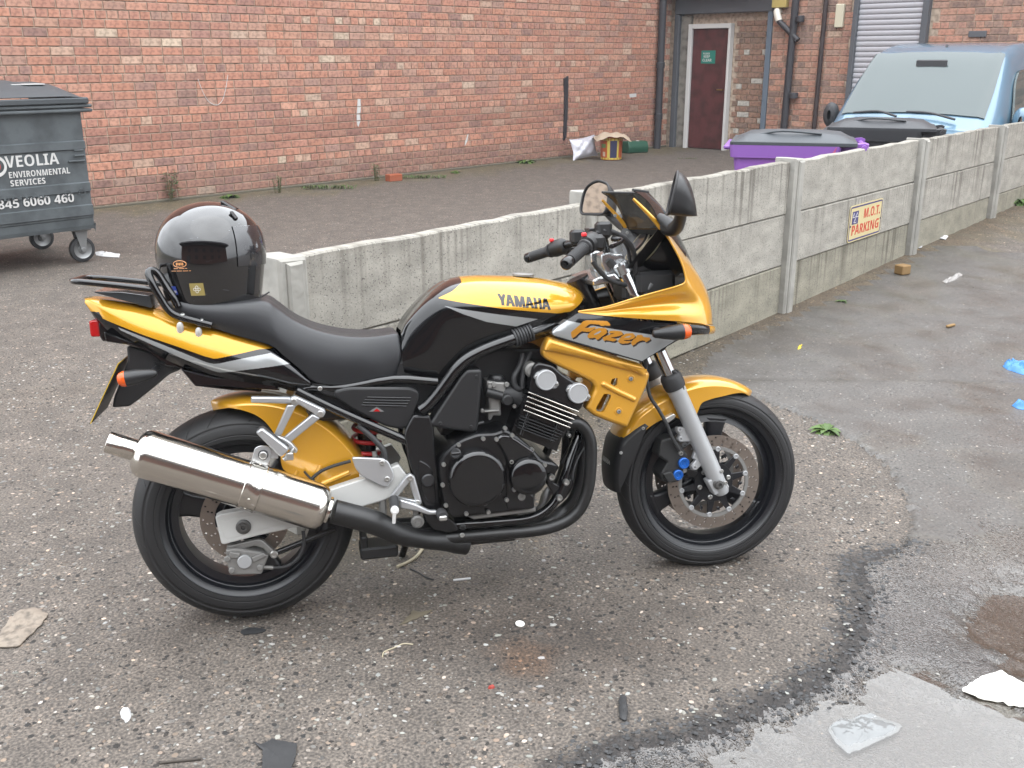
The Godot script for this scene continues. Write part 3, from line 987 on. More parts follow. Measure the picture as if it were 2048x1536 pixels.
func build_fence() -> void:
	var fx := Transform3D(V(.65588,0,-.75486),V(0,1,0),V(.75486,0,.65588),V(-.67,0,-3.23))
	var fence := thing("concrete_fence", "low fence of grey concrete panels slotted between concrete posts, running behind the motorcycle", "fence", fx)
	var texs := [concrete_tex(3, 0.55), concrete_tex(14, 0.9), concrete_tex(27, 0.3)]
	var fine: Texture2D = tone_tex(256, 0.2, 66, 0.1, 0.9, 2)
	var kinds := []
	for k in 9:
		var m := StandardMaterial3D.new()
		m.resource_name = "weathered_concrete"
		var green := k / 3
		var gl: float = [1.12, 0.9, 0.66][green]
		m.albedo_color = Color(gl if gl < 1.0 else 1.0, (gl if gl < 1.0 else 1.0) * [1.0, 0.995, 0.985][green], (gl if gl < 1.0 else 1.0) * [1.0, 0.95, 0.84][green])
		m.albedo_texture = texs[k % 3]
		m.roughness = 0.92
		m.heightmap_enabled = true; m.heightmap_texture = texs[k % 3]; m.heightmap_scale = 0.3
		kinds.append(m)
	var posts := [-0.10, 1.56, 3.51, 5.57, 7.50, 9.40, 11.3]
	var tops := [0.945, 0.985, 0.985, 0.972, 0.968, 0.965, 0.96]
	for i in posts.size():
		var mb := MB.new()
		var p: float = posts[i]
		var q := rounded(P2([p - 0.06, -0.3, p + 0.06, -0.3, p + 0.058, tops[i] + 0.004, p - 0.056, tops[i] + 0.012]), 0.012, 2)
		prism(mb, q, -0.08, 0.055, 0.01)
		# a lip up the face
		prism(mb, P2([p - 0.03, -0.3, p + 0.034, -0.3, p + 0.034, tops[i] - 0.006, p - 0.03, tops[i] - 0.006]), 0.05, 0.068, 0.008)
		put(fence, "fence_post", mb, mats["weathered_post"])
	for i in posts.size() - 1:
		var a: float = posts[i] + 0.05
		var b: float = posts[i + 1] - 0.05
		var top: float = [0.945, 0.975, 0.972, 0.968, 0.966, 0.962][i]
		for k in 4:
			var y1 := top - k * 0.305
			var y0 := y1 - 0.301
			var t0 := rf(-0.004, 0.004)
			var mb := MB.new()
			# a slightly worn top edge
			var q := PackedVector2Array([Vector2(a, y0), Vector2(b, y0)])
			for s in 15:
				var f := s / 14.0
				q.append(Vector2(lerpf(b, a, f), y1 + (rf(-0.006, 0.004) if k == 0 else rf(-0.0015, 0.001))))
			var z := 0.012 + rf(-0.004, 0.004) - (0.006 if k == 3 else 0.0)
			prism(mb, q, z - 0.05, z, 0.006)
			var ox := rf(0.0, 0.5)
			for j in mb.v.size(): mb.u[j] = Vector2(ox + (mb.v[j].x - a) / (b - a) * 0.9, clampf((y1 - mb.v[j].y) / 0.31, 0.01, 0.99))
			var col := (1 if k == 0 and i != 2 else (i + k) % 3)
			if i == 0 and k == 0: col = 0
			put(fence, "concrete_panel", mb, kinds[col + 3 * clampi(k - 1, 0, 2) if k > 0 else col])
	# the parking sign
	var s: PackedVector2Array = P2([4.349,.624,4.898,.612,4.961,.365,4.402,.385])
	var c := (s[0] + s[1] + s[2] + s[3]) / 4.0
	var sw := ((s[1].x - s[0].x) + (s[2].x - s[3].x)) / 2
	var sh := ((s[0].y - s[3].y) + (s[1].y - s[2].y)) / 2
	var sign := thing("parking_sign", "cream sign reading M.O.T. PARKING in red, screwed to the concrete fence", "sign", fx * zx(V(c.x, c.y, 0.0185)))
	var cream := mt("sign_cream", 0.52, 0.44, 0.24, 0.45)
	var navy := mt("sign_navy", 0.045, 0.04, 0.14, 0.5)
	var red := mt("sign_red", 0.45, 0.05, 0.03, 0.5)
	var mb := MB.new()
	prism(mb, rounded(P2([-sw / 2, -sh / 2, sw / 2, -sh / 2, sw / 2, sh / 2, -sw / 2, sh / 2]), 0.03), 0.0, 0.003)
	put(sign, "board", mb, cream)
	mb = MB.new()
	var bo := rounded(P2([-sw / 2, -sh / 2, sw / 2, -sh / 2, sw / 2, sh / 2, -sw / 2, sh / 2]), 0.03)
	var o1 := inset(bo, 0.008); var o2 := inset(bo, 0.018)
	for i in o1.size():
		var j := (i + 1) % o1.size()
		var mid := (o1[i] + o1[j]) / 2
		if mid.y < -sh * 0.4 and mid.x < -sw * 0.2 and mid.x > -sw * 0.42: continue
		mb.quad(V(o1[i].x, o1[i].y, 0.0036), V(o1[j].x, o1[j].y, 0.0036), V(o2[j].x, o2[j].y, 0.0036), V(o2[i].x, o2[i].y, 0.0036))
	put(sign, "border", mb, navy)
	mb = MB.new()
	rect(mb, P2([-0.42 * sw, -0.02 * sh, -0.24 * sw, 0.33 * sh]), 0.002, 0.0038)
	put(sign, "emblem_panel", mb, navy)
	mb = MB.new()
	for tc in [[-0.375, 0.17], [-0.285, 0.17], [-0.33, 0.02]]:
		var o := Vector2(tc[0] * sw, tc[1] * sh)
		var t1 := [o, o + Vector2(0.075 * sw, 0), o + Vector2(0.0375 * sw, 0.12 * sh)]
		var oo: Vector2 = o - Vector2(0.0375 * sw, 0)
		for e in 3:
			var p: Vector2 = t1[e] - Vector2(0.0375 * sw, 0); var q: Vector2 = t1[(e + 1) % 3] - Vector2(0.0375 * sw, 0)
			rod(mb, V(p.x, p.y, 0.0038), V(q.x, q.y, 0.0038), 0.0022, 6)
	put(sign, "emblem", mb, mats["white_paint"])
	mb = MB.new()
	var t1 := text_mb("M.O.T.", 0.27 * sh, true)
	var w1 := text_width(t1)
	t1.move(Transform3D(Basis.from_scale(V(0.5 * sw / w1, 1, 1)), V(-0.07 * sw, 0.07 * sh, 0.0036)))
	mb.join(t1)
	var t2 := text_mb("PARKING", 0.27 * sh, true)
	t2.move(Transform3D(Basis.from_scale(V(0.82 * sw / text_width(t2), 1, 1)), V(-0.4 * sw, -0.32 * sh, 0.0036)))
	mb.join(t2)
	put(sign, "lettering", mb, red)
	for x in [-0.45, 0.46]:
		mb = MB.new()
		disc(mb, V(x * sw, -0.06 * sh, 0.003), Vector3.BACK, 0.007, 0.003, 0.001, 10)
		put(sign, "screw", mb, mats["iron_pipe"])
func text_width(mb: MB) -> float:
	var w := 0.0
	for p in mb.v: w = maxf(w, p.x)
	return w

# what stands across the yard behind the photographer and shows in the paintwork
func build_far_side() -> void:
	var w := thing("brick_workshop", "brick workshop across the yard, mirrored in the black helmet", "building", at(V(0, 0, 15.0), PI))
	var mb := MB.new()
	mb.col = Color(0.2, 0.1, 0.075)
	box(mb, V(0, 3.7, -2.0), V(34, 7.6, 4.0))
	put(w, "wall", mb, mats["fired_brick"])
	mb = MB.new()
	prism(mb, P2([-4.2, 7.45, 0.2, 7.45, -2.0, 9.4]), -17.2, 17.2)
	mb.move(Transform3D(Basis(Vector3.UP, PI / 2), V(0, 0, 0)))
	put(w, "roof", mb, mt("slate", 0.06, 0.06, 0.07, 0.7))
	for k in 10:
		mb = MB.new()
		box(mb, V(-9.5 + (k % 5) * 4.7, 2.3 if k < 5 else 5.3, 0.01), V(1.8, 1.5, 0.06))
		put(w, "window", mb, mt("dark_glass", 0.03, 0.035, 0.04, 0.08))
	mb = MB.new()
	box(mb, V(10.2, 1.4, 0.02), V(2.6, 2.8, 0.08))
	put(w, "door", mb, mats["lead_grey"])

func build_waste_bin() -> void:
	var w := thing("waste_container", "grey four-wheeled waste container with white company lettering, in front of the brick wall", "waste container", Transform3D(V(.69666,0,-.7174),V(0,1,0),V(.7174,0,.69666),V(-3.284,0,-7.877)))
	var grey: Material = mats["scuffed_plastic"]
	# front face: height above ground and how proud the band stands
	var prof := P2([-1.02, 0.34, -0.16, 0.265, -0.012, 0.30])
	var steps := [[0.27, 0.0], [0.355, 0.004], [0.362, 0.012], [0.375, 0.012], [0.382, 0.026], [0.457, 0.028], [0.465, 0.010], [0.558, 0.012], [0.566, 0.028], [0.63, 0.03], [0.638, 0.012], [0.88, 0.018], [0.889, 0.034], [0.946, 0.036], [0.954, 0.018], [1.17, 0.024]]
	for s in steps: prof.append(Vector2(s[1] - 0.02, s[0]))
	prof.append_array(P2([-1.04, 1.17]))
	var mb := MB.new()
	prism(mb, prof, -1.27, -0.012, 0.012, 2)
	mb.move(Transform3D(Basis(V(0, 0, 1), V(0, 1, 0), V(1, 0, 0)), Vector3.ZERO))
	put(w, "body", mb, grey)
	mb = MB.new()
	for y in [1.175, 1.208]:
		box(mb, V(-0.64, y, 0.03), V(1.4, 0.026, 0.05), 0.008)
		box(mb, V(0.035, y, -0.5), V(0.05, 0.026, 1.08), 0.008)
	box(mb, V(-0.64, 1.19, -0.5), V(1.27, 0.05, 1.05), 0.01)
	put(w, "rim", mb, grey)
	var lidm := mt("lid_plastic", 0.042, 0.048, 0.053, 0.55)
	var rows := []
	for i in 21:
		var f := i / 20.0
		var x := lerpf(-1.31, 0.035, f)
		var q := PackedVector3Array()
		for j in 17:
			var g := j / 16.0
			var e := minf(minf(f, 1 - f) / 0.14, 1.0)
			var s := sin(PI * clampf(g * 0.95 + 0.02, 0, 1))
			var y := 1.255 + 0.125 * pow(s, 0.55) * (1.0 - pow(1.0 - e, 2.0))
			if (f > 0.25 and f < 0.36) or (f > 0.62 and f < 0.73): y += 0.014 * smoothstep(0.1, 0.3, g)
			q.append(V(x, y, lerpf(0.06, -1.06, g)))
		rows.append(q)
	mb = MB.new()
	shell(mb, rows, 0.006)
	box(mb, V(-0.64, 1.247, 0.05), V(1.35, 0.045, 0.03), 0.008)
	box(mb, V(0.025, 1.247, -0.5), V(0.03, 0.045, 1.1), 0.008)
	var lid := put(w, "lid", mb, lidm)
	mb = MB.new()
	box(mb, V(-0.3, 1.366, -0.24), V(0.24, 0.006, 0.12), 0.0, Transform3D(Basis.IDENTITY, Vector3.ZERO))
	put(lid, "label_plate", mb, mats["white_paint"])
	mb = MB.new()
	for s in [-1, 1]:
		disc(mb, V(-0.64 + s * 0.655, 1.08, -0.5), V(s, 0, 0), 0.03, 0.05, 0.006, 14)
	put(w, "trunnion", mb, grey)
	# stiffening ribs at the right of the front
	mb = MB.new()
	for s in [[0.93, 0.16], [0.88, 0.08], [0.84, 0.08], [0.80, 0.13]]: box(mb, V(-0.03 - s[1] / 2, s[0], 0.006), V(s[1], 0.012, 0.016), 0.003)
	put(w, "corner_rib", mb, grey)
	# lettering
	var white := mats["white_paint"] as Material
	mb = MB.new()
	var tl: PackedVector2Array = P2([-.62,.753,-.229,.751,-.607,.69,-.158,.687,-.606,.64,-.352,.64,-.769,.481,-.156,.483])
	for r in [["VEOLIA", 0, 0.084], ["ENVIRONMENTAL", 2, 0.045], ["SERVICES", 4, 0.045], ["0845 6060 460", 6, 0.066]]:
		var t := text_mb(r[0], r[2])
		var k: int = r[1]
		var wdt := tl[k + 1].x - tl[k].x
		t.move(Transform3D(Basis.from_scale(V(wdt / text_width(t), 1, 1)), V(tl[k].x, [0.788, 0.0, 0.712, 0.0, 0.651, 0.0, 0.493][k], 0.0025)))
		mb.join(t)
	put(w, "lettering", mb, white)
	mb = MB.new()
	var lc: PackedVector2Array = P2([-.69,.803])
	for k in 28:
		var a := TAU * k / 28; var b := TAU * (k + 1) / 28
		var o := V(lc[0].x, lc[0].y, 0.003)
		mb.quad(o + V(cos(a), sin(a), 0) * 0.078, o + V(cos(b), sin(b), 0) * 0.078, o + V(cos(b), sin(b), 0) * (0.05 + 0.01 * cos(b)), o + V(cos(a), sin(a), 0) * (0.05 + 0.01 * cos(a)))
	put(w, "emblem", mb, white)
	mb = MB.new()
	disc(mb, V(lc[0].x - 0.01, lc[0].y, 0.001), Vector3.BACK, 0.045, 0.002, 0.0, 24)
	put(w, "emblem_dot", mb, mt("emblem_red", 0.35, 0.03, 0.03, 0.5))
	mb = MB.new()
	for x in [-0.09, -0.2]: lathe(mb, P2([0.028, 0, 0.028, 0.004, 0.022, 0.004, 0.022, 0]), zx(V(x, 0.565, 0.008)), 18)
	var em := text_mb("CONTINENTAL", 0.04, true, 0.005)
	em.move(Transform3D(Basis.from_scale(V(0.75 / text_width(em), 1, 1)), V(-1.1, 0.55, 0.007)))
	mb.join(em)
	put(w, "embossing", mb, grey)
	# castors
	for p in [V(-0.1, 0, -0.12), V(-1.17, 0, -0.12), V(-0.1, 0, -0.92), V(-1.17, 0, -0.92)]:
		mb = MB.new()
		box(mb, p + V(0, 0.262, 0), V(0.14, 0.02, 0.13), 0.004)
		for s in [-1, 1]: prism(mb, P2([p.x - 0.012, 0.08, p.x + 0.016, 0.08, p.x + 0.05, 0.25, p.x - 0.05, 0.25]), p.z + s * 0.03, p.z + s * 0.036)
		disc(mb, p + V(0, 0.1, -0.04), Vector3.BACK, 0.018, 0.08, 0.003, 10)
		var cs := put(w, "castor", mb, mt("zinc", 0.22, 0.225, 0.225, 0.45, 0.6))
		mb = MB.new()
		lathe(mb, P2([0.072, -0.024, 0.097, -0.02, 0.102, -0.008, 0.102, 0.008, 0.097, 0.02, 0.072, 0.024]), zx(p + V(0, 0.1, 0)), 28)
		put(cs, "tyre", mb, mats["rubber_black"])
		mb = MB.new()
		lathe(mb, P2([0.0, -0.02, 0.03, -0.02, 0.034, -0.01, 0.06, -0.012, 0.073, -0.022, 0.073, 0.022, 0.06, 0.012, 0.034, 0.01, 0.03, 0.02, 0, 0.02]), zx(p + V(0, 0.1, 0)), 24)
		put(cs, "rim", mb, mats["zinc"])

func wheelie_bin(called: String, label: String, x: Transform3D, body: Material, lidm: Material, sticker: bool) -> void:
	var w := thing(called, label, "wheelie bin", x, "wheelie bins behind the concrete fence")
	# front is at -x
	var rows := []
	for s in [[0.02, -0.24, 0.20, 0.20], [0.12, -0.26, 0.22, 0.215], [0.86, -0.36, 0.30, 0.27], [0.90, -0.365, 0.305, 0.275], [0.902, -0.385, 0.325, 0.292], [0.985, -0.395, 0.335, 0.298]]:
		var q := PackedVector3Array()
		var poly := rounded(P2([s[1], -s[3], s[2], -s[3], s[2], s[3], s[1], s[3]]), 0.05, 4)
		for p in poly: q.append(V(p.x, s[0], p.y))
		q.append(q[0])
		rows.append(q)
	var mb := MB.new()
	for i in rows.size() - 1: mb.grid([rows[i], rows[i + 1]], false, true)
	box(mb, V(-0.02, 0.03, 0), V(0.4, 0.02, 0.38))
	box(mb, V(-0.41, 0.965, 0), V(0.05, 0.03, 0.5), 0.01)
	put(w, "body", mb, body)
	mb = MB.new()
	for s in [-1, 1]: prism(mb, P2([0.3, 0.84, 0.34, 0.84, 0.5, 0.93, 0.505, 1.0, 0.48, 1.01, 0.3, 0.985]), s * 0.2, s * 0.235, 0.008)
	rod(mb, V(0.475, 0.975, -0.28), V(0.475, 0.975, 0.28), 0.018)
	put(w, "handle", mb, body)
	rows = []
	for i in 9:
		var f := i / 8.0
		var q := PackedVector3Array()
		for j in 9:
			var g := j / 8.0
			var e := sqrt(maxf(0.0, 1.0 - pow(absf(2 * g - 1), 4.0))) * sqrt(maxf(0.0, 1.0 - pow(absf(2 * f - 1), 4.0)))
			q.append(V(lerpf(-0.37, 0.43, f), 1.0 + 0.062 * e, lerpf(-0.285, 0.285, g)))
		rows.append(q)
	mb = MB.new()
	shell(mb, rows, 0.006)
	box(mb, V(0.03, 0.995, -0.28), V(0.8, 0.03, 0.02), 0.005)
	box(mb, V(0.03, 0.995, 0.28), V(0.8, 0.03, 0.02), 0.005)
	box(mb, V(-0.375, 0.995, 0), V(0.03, 0.03, 0.56), 0.006)
	tube(mb, P3([-0.2, 1.05, 0.2, -0.05, 1.075, 0.22, 0.2, 1.06, 0.22]), 0.008, 6, true, 4)
	put(w, "lid", mb, lidm)
	for s in [-1, 1]:
		mb = MB.new()
		lathe(mb, P2([0.0, -0.025, 0.09, -0.025, 0.1, -0.015, 0.1, 0.015, 0.09, 0.025, 0, 0.025]), zx(V(0.21, 0.1, s * 0.24)), 20)
		put(w, "wheel", mb, mats["rubber_black"])
	if sticker:
		mb = MB.new()
		prism(mb, P2([-0.34, 0.80, 0.29, 0.92, 0.30, 0.985, 0.27, 0.935, -0.33, 0.82]), 0.28, 0.2985)
		put(w, "red_tape", mb, mt("tape_red", 0.36, 0.07, 0.16, 0.5))
func build_wheelie_bins() -> void:
	wheelie_bin("wheelie_bin", "purple wheelie bin with a dark grey lid and pink-red streak behind the concrete fence", at(V(1.93, 0.0, -7.05), -0.27), mt("purple_plastic", 0.2, 0.085, 0.33, 0.42), mt("lid_grey", 0.04, 0.046, 0.052, 0.5), true)
	wheelie_bin("wheelie_bin", "black wheelie bin between the purple bin and the blue van", at(V(3.02, 0.0, -8.4), -0.36), mt("black_plastic", 0.026, 0.027, 0.03, 0.5), mt("black_lid", 0.03, 0.032, 0.036, 0.5), false)

func build_van() -> void:
	var w := thing("parked_van", "light blue small van parked nose towards us behind the concrete fence", "van", at(V(3.14, -0.14, -9.1), -0.7))
	# local: nose at +z, x to the right as seen from in front
	var paint := coat(mt("van_blue", 0.085, 0.165, 0.235, 0.4, 0.25), 0.08)
	var glass := mt("van_glass", 0.05, 0.068, 0.068, 0.06)
	var trim := mt("van_trim", 0.03, 0.03, 0.033, 0.6)
	# stations from nose to tail: z, then (half width, height) pairs from the middle outwards
	var st := [
		[0.00, [0.0, 0.72, 0.45, 0.71, 0.66, 0.66, 0.70, 0.55, 0.70, 0.32]],
		[-0.06, [0.0, 0.80, 0.5, 0.79, 0.74, 0.74, 0.79, 0.55, 0.78, 0.25]],
		[-0.5, [0.0, 0.93, 0.5, 0.915, 0.76, 0.85, 0.83, 0.6, 0.81, 0.22]],
		[-0.95, [0.0, 1.02, 0.5, 1.005, 0.76, 0.95, 0.835, 0.66, 0.82, 0.22]],
		[-1.08, [0.0, 1.10, 0.48, 1.085, 0.74, 1.03, 0.836, 0.72, 0.82, 0.22]],
		[-1.38, [0.0, 1.39, 0.47, 1.375, 0.72, 1.31, 0.838, 0.85, 0.82, 0.22]],
		[-1.68, [0.0, 1.66, 0.46, 1.645, 0.68, 1.575, 0.838, 0.93, 0.82, 0.22]],
		[-1.86, [0.0, 1.745, 0.46, 1.73, 0.67, 1.655, 0.838, 0.95, 0.82, 0.22]],
		[-2.4, [0.0, 1.81, 0.46, 1.80, 0.67, 1.725, 0.84, 0.97, 0.82, 0.22]],
		[-3.9, [0.0, 1.81, 0.46, 1.80, 0.67, 1.73, 0.84, 0.97, 0.82, 0.22]],
		[-4.0, [0.0, 1.74, 0.44, 1.73, 0.63, 1.66, 0.8, 0.95, 0.79, 0.25]]]
	var ctrl := []
	for s in st:
		var q := PackedVector3Array()
		for k in range(0, 10, 2): q.append(V(s[1][k], s[1][k + 1], s[0]))
		ctrl.append(q)
	var mb := MB.new()
	shell(mb, mirror_rows_x(skin(ctrl, 4, 4)), 0.0)
	box(mb, V(0, 0.95, -4.0), V(1.5, 1.4, 0.02), 0.004)
	box(mb, V(0, 0.5, -0.02), V(1.3, 0.36, 0.02), 0.004)
	put(w, "body", mb, paint)
	# windscreen: laid over the slope of the body
	var rows := []
	var hull := skin(ctrl, 4, 4)
	for i in range(17, 27):
		var q := PackedVector3Array()
		for j in 8: q.append(hull[i][j] + V(0, 0.008, 0.007))
		rows.append(q)
	rows = mirror_rows_x(rows)
	mb = MB.new()
	shell(mb, rows, 0.004)
	var ws := put(w, "windscreen", mb, glass)
	for k in 2:
		mb = MB.new()
		tube(mb, P3([[-0.1, 1.13, -1.05, -0.3, 1.17, -1.09, -0.55, 1.15, -1.1], [0.45, 1.12, -1.05, 0.2, 1.17, -1.08, -0.02, 1.175, -1.09]][k]), 0.012, 6, true, 4)
		put(ws, "wiper", mb, trim)
	mb = MB.new()
	box(mb, V(0, 1.6, -1.58), V(0.3, 0.1, 0.02), 0.01)
	put(ws, "mirror_mount", mb, trim)
	for s in [-1, 1]:
		mb = MB.new()
		var poly := rounded(P2([-1.42, 1.0, -2.3, 1.02, -2.3, 1.62, -1.9, 1.62, -1.72, 1.5]), 0.07)
		prism(mb, poly, 0.0, 0.02)
		mb.move(Transform3D(Basis(V(0, 0, 1), V(-0.24 * s, 0.97, 0), V(s * 0.97, 0.24, 0)), V(s * (0.835 + 0.27), -0.02, 0)))
		put(w, "side_window", mb, glass)
		mb = MB.new()
		rows = []
		for e in [[-0.02, 0.03, 0.05], [0.0, 0.075, 0.12], [0.05, 0.085, 0.13], [0.09, 0.06, 0.1], [0.1, 0.02, 0.05]]:
			var q := PackedVector3Array()
			for a in 17: q.append(V(s * (0.93 + e[1] * cos(TAU * a / 16)), 1.1 + e[2] * sin(TAU * a / 16), -1.5 + e[0]))
			rows.append(q)
		mb.grid(rows, false, true)
		put(w, "door_mirror", mb, paint if s > 0 else trim)
		mb = MB.new()
		box(mb, V(s * 0.86, 1.02, -1.5), V(0.14, 0.06, 0.05), 0.015)
		put(w, "mirror_arm", mb, trim)
		mb = MB.new()
		prism(mb, rounded(P2([s * 0.42, 0.56, s * 0.70, 0.56, s * 0.72, 0.74, s * 0.46, 0.71]), 0.03), -0.03, 0.03, 0.01)
		put(w, "headlight", mb, mt("lamp_glass", 0.5, 0.52, 0.53, 0.06))
	mb = MB.new()
	box(mb, V(0, 0.36, 0.02), V(1.5, 0.26, 0.14), 0.04)
	put(w, "bumper", mb, trim)
	mb = MB.new()
	rod(mb, V(0.0, 1.74, -1.95), V(0.0, 1.79, -1.98), 0.012, 8)
	put(w, "aerial_base", mb, trim)
	mb = MB.new()
	for s in [-1, 1]: tube(mb, P3([s * 0.6, 0.76, -0.02, s * 0.66, 0.88, -0.5, s * 0.68, 0.99, -0.95]), 0.006, 5, true, 4)
	put(w, "bonnet_seam", mb, trim)
	for p in [V(-0.74, 0.3, -0.75), V(0.74, 0.3, -0.75), V(-0.74, 0.3, -3.3), V(0.74, 0.3, -3.3)]:
		mb = MB.new()
		lathe(mb, P2([0.2, -0.1, 0.28, -0.1, 0.3, -0.07, 0.3, 0.07, 0.28, 0.1, 0.2, 0.1, 0.19, 0.05, 0, 0.04]), Transform3D(Basis(Vector3.UP, PI / 2 * signf(p.x)), p), 28)
		put(w, "wheel", mb, mats["rubber_black"])
func mirror_rows_x(rows: Array) -> Array:
	var out := []
	for r in rows:
		var q := PackedVector3Array()
		for j in range(r.size() - 1, 0, -1): q.append(r[j] * Vector3(-1, 1, 1))
		q.append_array(r)
		out.append(q)
	return out

# ---------- the motorcycle ----------
# bike axes: x forward from the rear contact patch, y up the machine, z to its right-hand side
var livery: ImageTexture
func lv(p: Vector2) -> Vector2: return Vector2((p.x + 0.42) * 1024.0, (1.25 - p.y) * 1024.0)
func lpoly(im: Image, p: PackedVector2Array, c: Color) -> void:
	var q := PackedVector2Array()
	for a in p: q.append(lv(a))
	fill_poly(im, q, c)
func smooth2(p: PackedVector2Array, k := 6) -> PackedVector2Array:
	var q := PackedVector3Array()
	for a in p: q.append(V(a.x, a.y, 0))
	var r := PackedVector2Array()
	for a in spline(q, k): r.append(Vector2(a.x, a.y))
	return r
func paint_livery() -> void:
	var gold := lin(0.55, 0.275, 0.016)
	var black := lin(0.004, 0.004, 0.0045)
	var silver := lin(0.27, 0.275, 0.275)
	var im := Image.create(2048, 768, false, Image.FORMAT_RGB8)
	im.fill(gold)
	# tank: black knee panels under the gold top
	lpoly(im, P2([.4432,.8531,.4973,.8929,.5564,.9146,.6363,.8972,.7427,.8763,.8462,.8612,.906,.8526,.9515,.8536,1.008,.886,1.0383,.8648,1.0119,.8217,.9272,.6874,.4118,.624,.4223,.8162]), black)
	lpoly(im, P2([.5646,.9082,.5299,.8992,.4681,.8341,.462,.9027,.5926,.9837,.6482,.9617,.6442,.9497,.6122,.9283]), black)
	lpoly(im, P2([.5855,.8902,.634,.8796,.7402,.8595,.8492,.8405,.7857,.8226,.7004,.8409,.6335,.8667]), silver)
	# tail: black edge and flank with a silver flash
	lpoly(im, P2([-.3792,.9186,-.3302,.916,-.321,.898,-.2681,.8736,-.2091,.8474,-.1326,.8166,-.0636,.7871,-.0439,.7807,-.0353,.7799,-.0147,.7828,.0324,.7903,.0805,.7983,.1123,.7982,.3406,.7501,.3294,.5614,-.4101,.6183]), black)
	lpoly(im, smooth2(P2([-.2837,.8753,-.2464,.8584,-.1819,.8292,-.1001,.79,-.0643,.7727,-.0474,.7674,-.0316,.7664,-.0037,.771,.0435,.7781,.0998,.7856,.1075,.7869]), 3) + P2([.1569,.7546,.1025,.7495,.0415,.7452,-.0171,.7402,-.0344,.7408,-.0484,.7453,-.1007,.7716,-.1818,.815,-.2404,.8466,-.2773,.8664]), silver)
	# fairing side: black band, silver field and the brushed name
	lpoly(im, P2([.8711,.8238,.9587,.8577,1.0512,.8406,1.1785,.8202,1.369,.796,1.3691,.7659,1.2559,.7476,1.1438,.6946,.8699,.7828]), black)
	lpoly(im, P2([.9284,.8342,.9818,.8208,1.0776,.8007,1.1774,.7814,1.2474,.7614,1.1436,.7069,.89,.7932,.8849,.7978,.8856,.8036,.8968,.8134]), silver)
	var shade := lin(0.03, 0.022, 0.018)
	var inked := lin(0.43, 0.19, 0.022)
	for pass_k in 2:
		var off := Vector2(0.0035, -0.0045) if pass_k == 0 else Vector2.ZERO
		for g in [
			P2([.9762,.8314,.993,.832,1.0162,.8302,1.0435,.8274,1.0479,.8231,1.0508,.8166,1.0498,.8146,1.0341,.8151,1.0263,.8139,1.0231,.8157,1.0186,.8188,1.0031,.8207,.9928,.8213,.9875,.8189,.981,.8143,.9771,.8114,.9848,.8118,.9977,.8117,1.0055,.8125,1.0107,.8114,1.0054,.8079,1.0002,.805,.9904,.7996,.9846,.7994,.9743,.8012,.9678,.8014,.9626,.799,.9574,.7949,.9508,.7878,.941,.7834,.9392,.7872,.9375,.7998,.9395,.8029,.95,.8104,.9578,.8162,.9644,.8211,.9722,.8254,.9644,.8227]),
			P2([1.0236,.809,1.0327,.8087,1.0405,.8055,1.0391,.8003,1.041,.7958,1.0363,.7916,1.0232,.7836,1.0166,.7777,1.01,.776,1.0075,.7795,1.0056,.7827,.9971,.7811,.9881,.7816,.9843,.7846,.9844,.7896,.9884,.7957,.9976,.8027,1.008,.8071,1.0158,.8092]),
			P2([1.0442,.795,1.0495,.7997,1.0691,.7992,1.0822,.7966,1.085,.7914,1.0856,.7873,1.0754,.7841,1.061,.7814,1.0492,.7806,1.0557,.7792,1.0622,.7775,1.0687,.774,1.0595,.7691,1.0516,.7703,1.0438,.7727,1.036,.7734,1.0308,.7715,1.0282,.776,1.0271,.7821,1.0362,.7853,1.0493,.7896,1.0612,.7925,1.0494,.7932]),
			P2([1.0726,.7718,1.0753,.7768,1.0833,.7839,1.0939,.7896,1.1044,.7905,1.1149,.7903,1.1195,.7856,1.122,.7785,1.1147,.7736,1.1015,.7709,1.0871,.7718,1.0883,.7702,1.0988,.7683,1.1074,.7683,1.1067,.7641,1.0987,.7614,1.083,.7611,1.0751,.7638,1.071,.7681]),
			P2([1.128,.7838,1.1386,.7847,1.1441,.781,1.1445,.7778,1.1544,.7759,1.164,.7756,1.1665,.7689,1.1583,.764,1.1516,.7618,1.1503,.7657,1.1437,.7677,1.1344,.7663,1.1278,.7635,1.1211,.7575,1.1131,.7539,1.1099,.7595,1.1093,.7646,1.116,.7718,1.124,.7777])]:
			var q := PackedVector2Array()
			for a in g: q.append(a + off)
			lpoly(im, q, shade if pass_k == 0 else inked)
	for g in [P2([1.0025,.7921,1.0104,.7969,1.0222,.8019,1.0237,.7999,1.0182,.795,1.009,.7911,1.0038,.7895]), P2([1.0898,.7789,1.099,.7823,1.1096,.7836,1.1103,.7816,1.1042,.7787,1.0937,.778])]: lpoly(im, g, silver)
	# maker's name on the tank
	var t := text_mb("YAMAHA", 1.0, true)
	var tw := text_width(t)
	var c0: PackedVector2Array = P2([.7382,.8866,.886,.8644,.7374,.9194])
	var ex := (c0[1] - c0[0]) / tw
	var ey := (c0[2] - c0[0]) * 0.93
	for o in [Vector2(-1.6, 0), Vector2(1.6, 0), Vector2(0, -0.6)]: fill_mb(im, t, func(p): return lv(c0[0] + ex * p.x + ey * p.y) + o, black)
	im.generate_mipmaps()
	livery = ImageTexture.create_from_image(im)
func luv(p: Vector3) -> Vector2: return Vector2((p.x + 0.42) / 2.0, (1.25 - p.y) / 0.75)

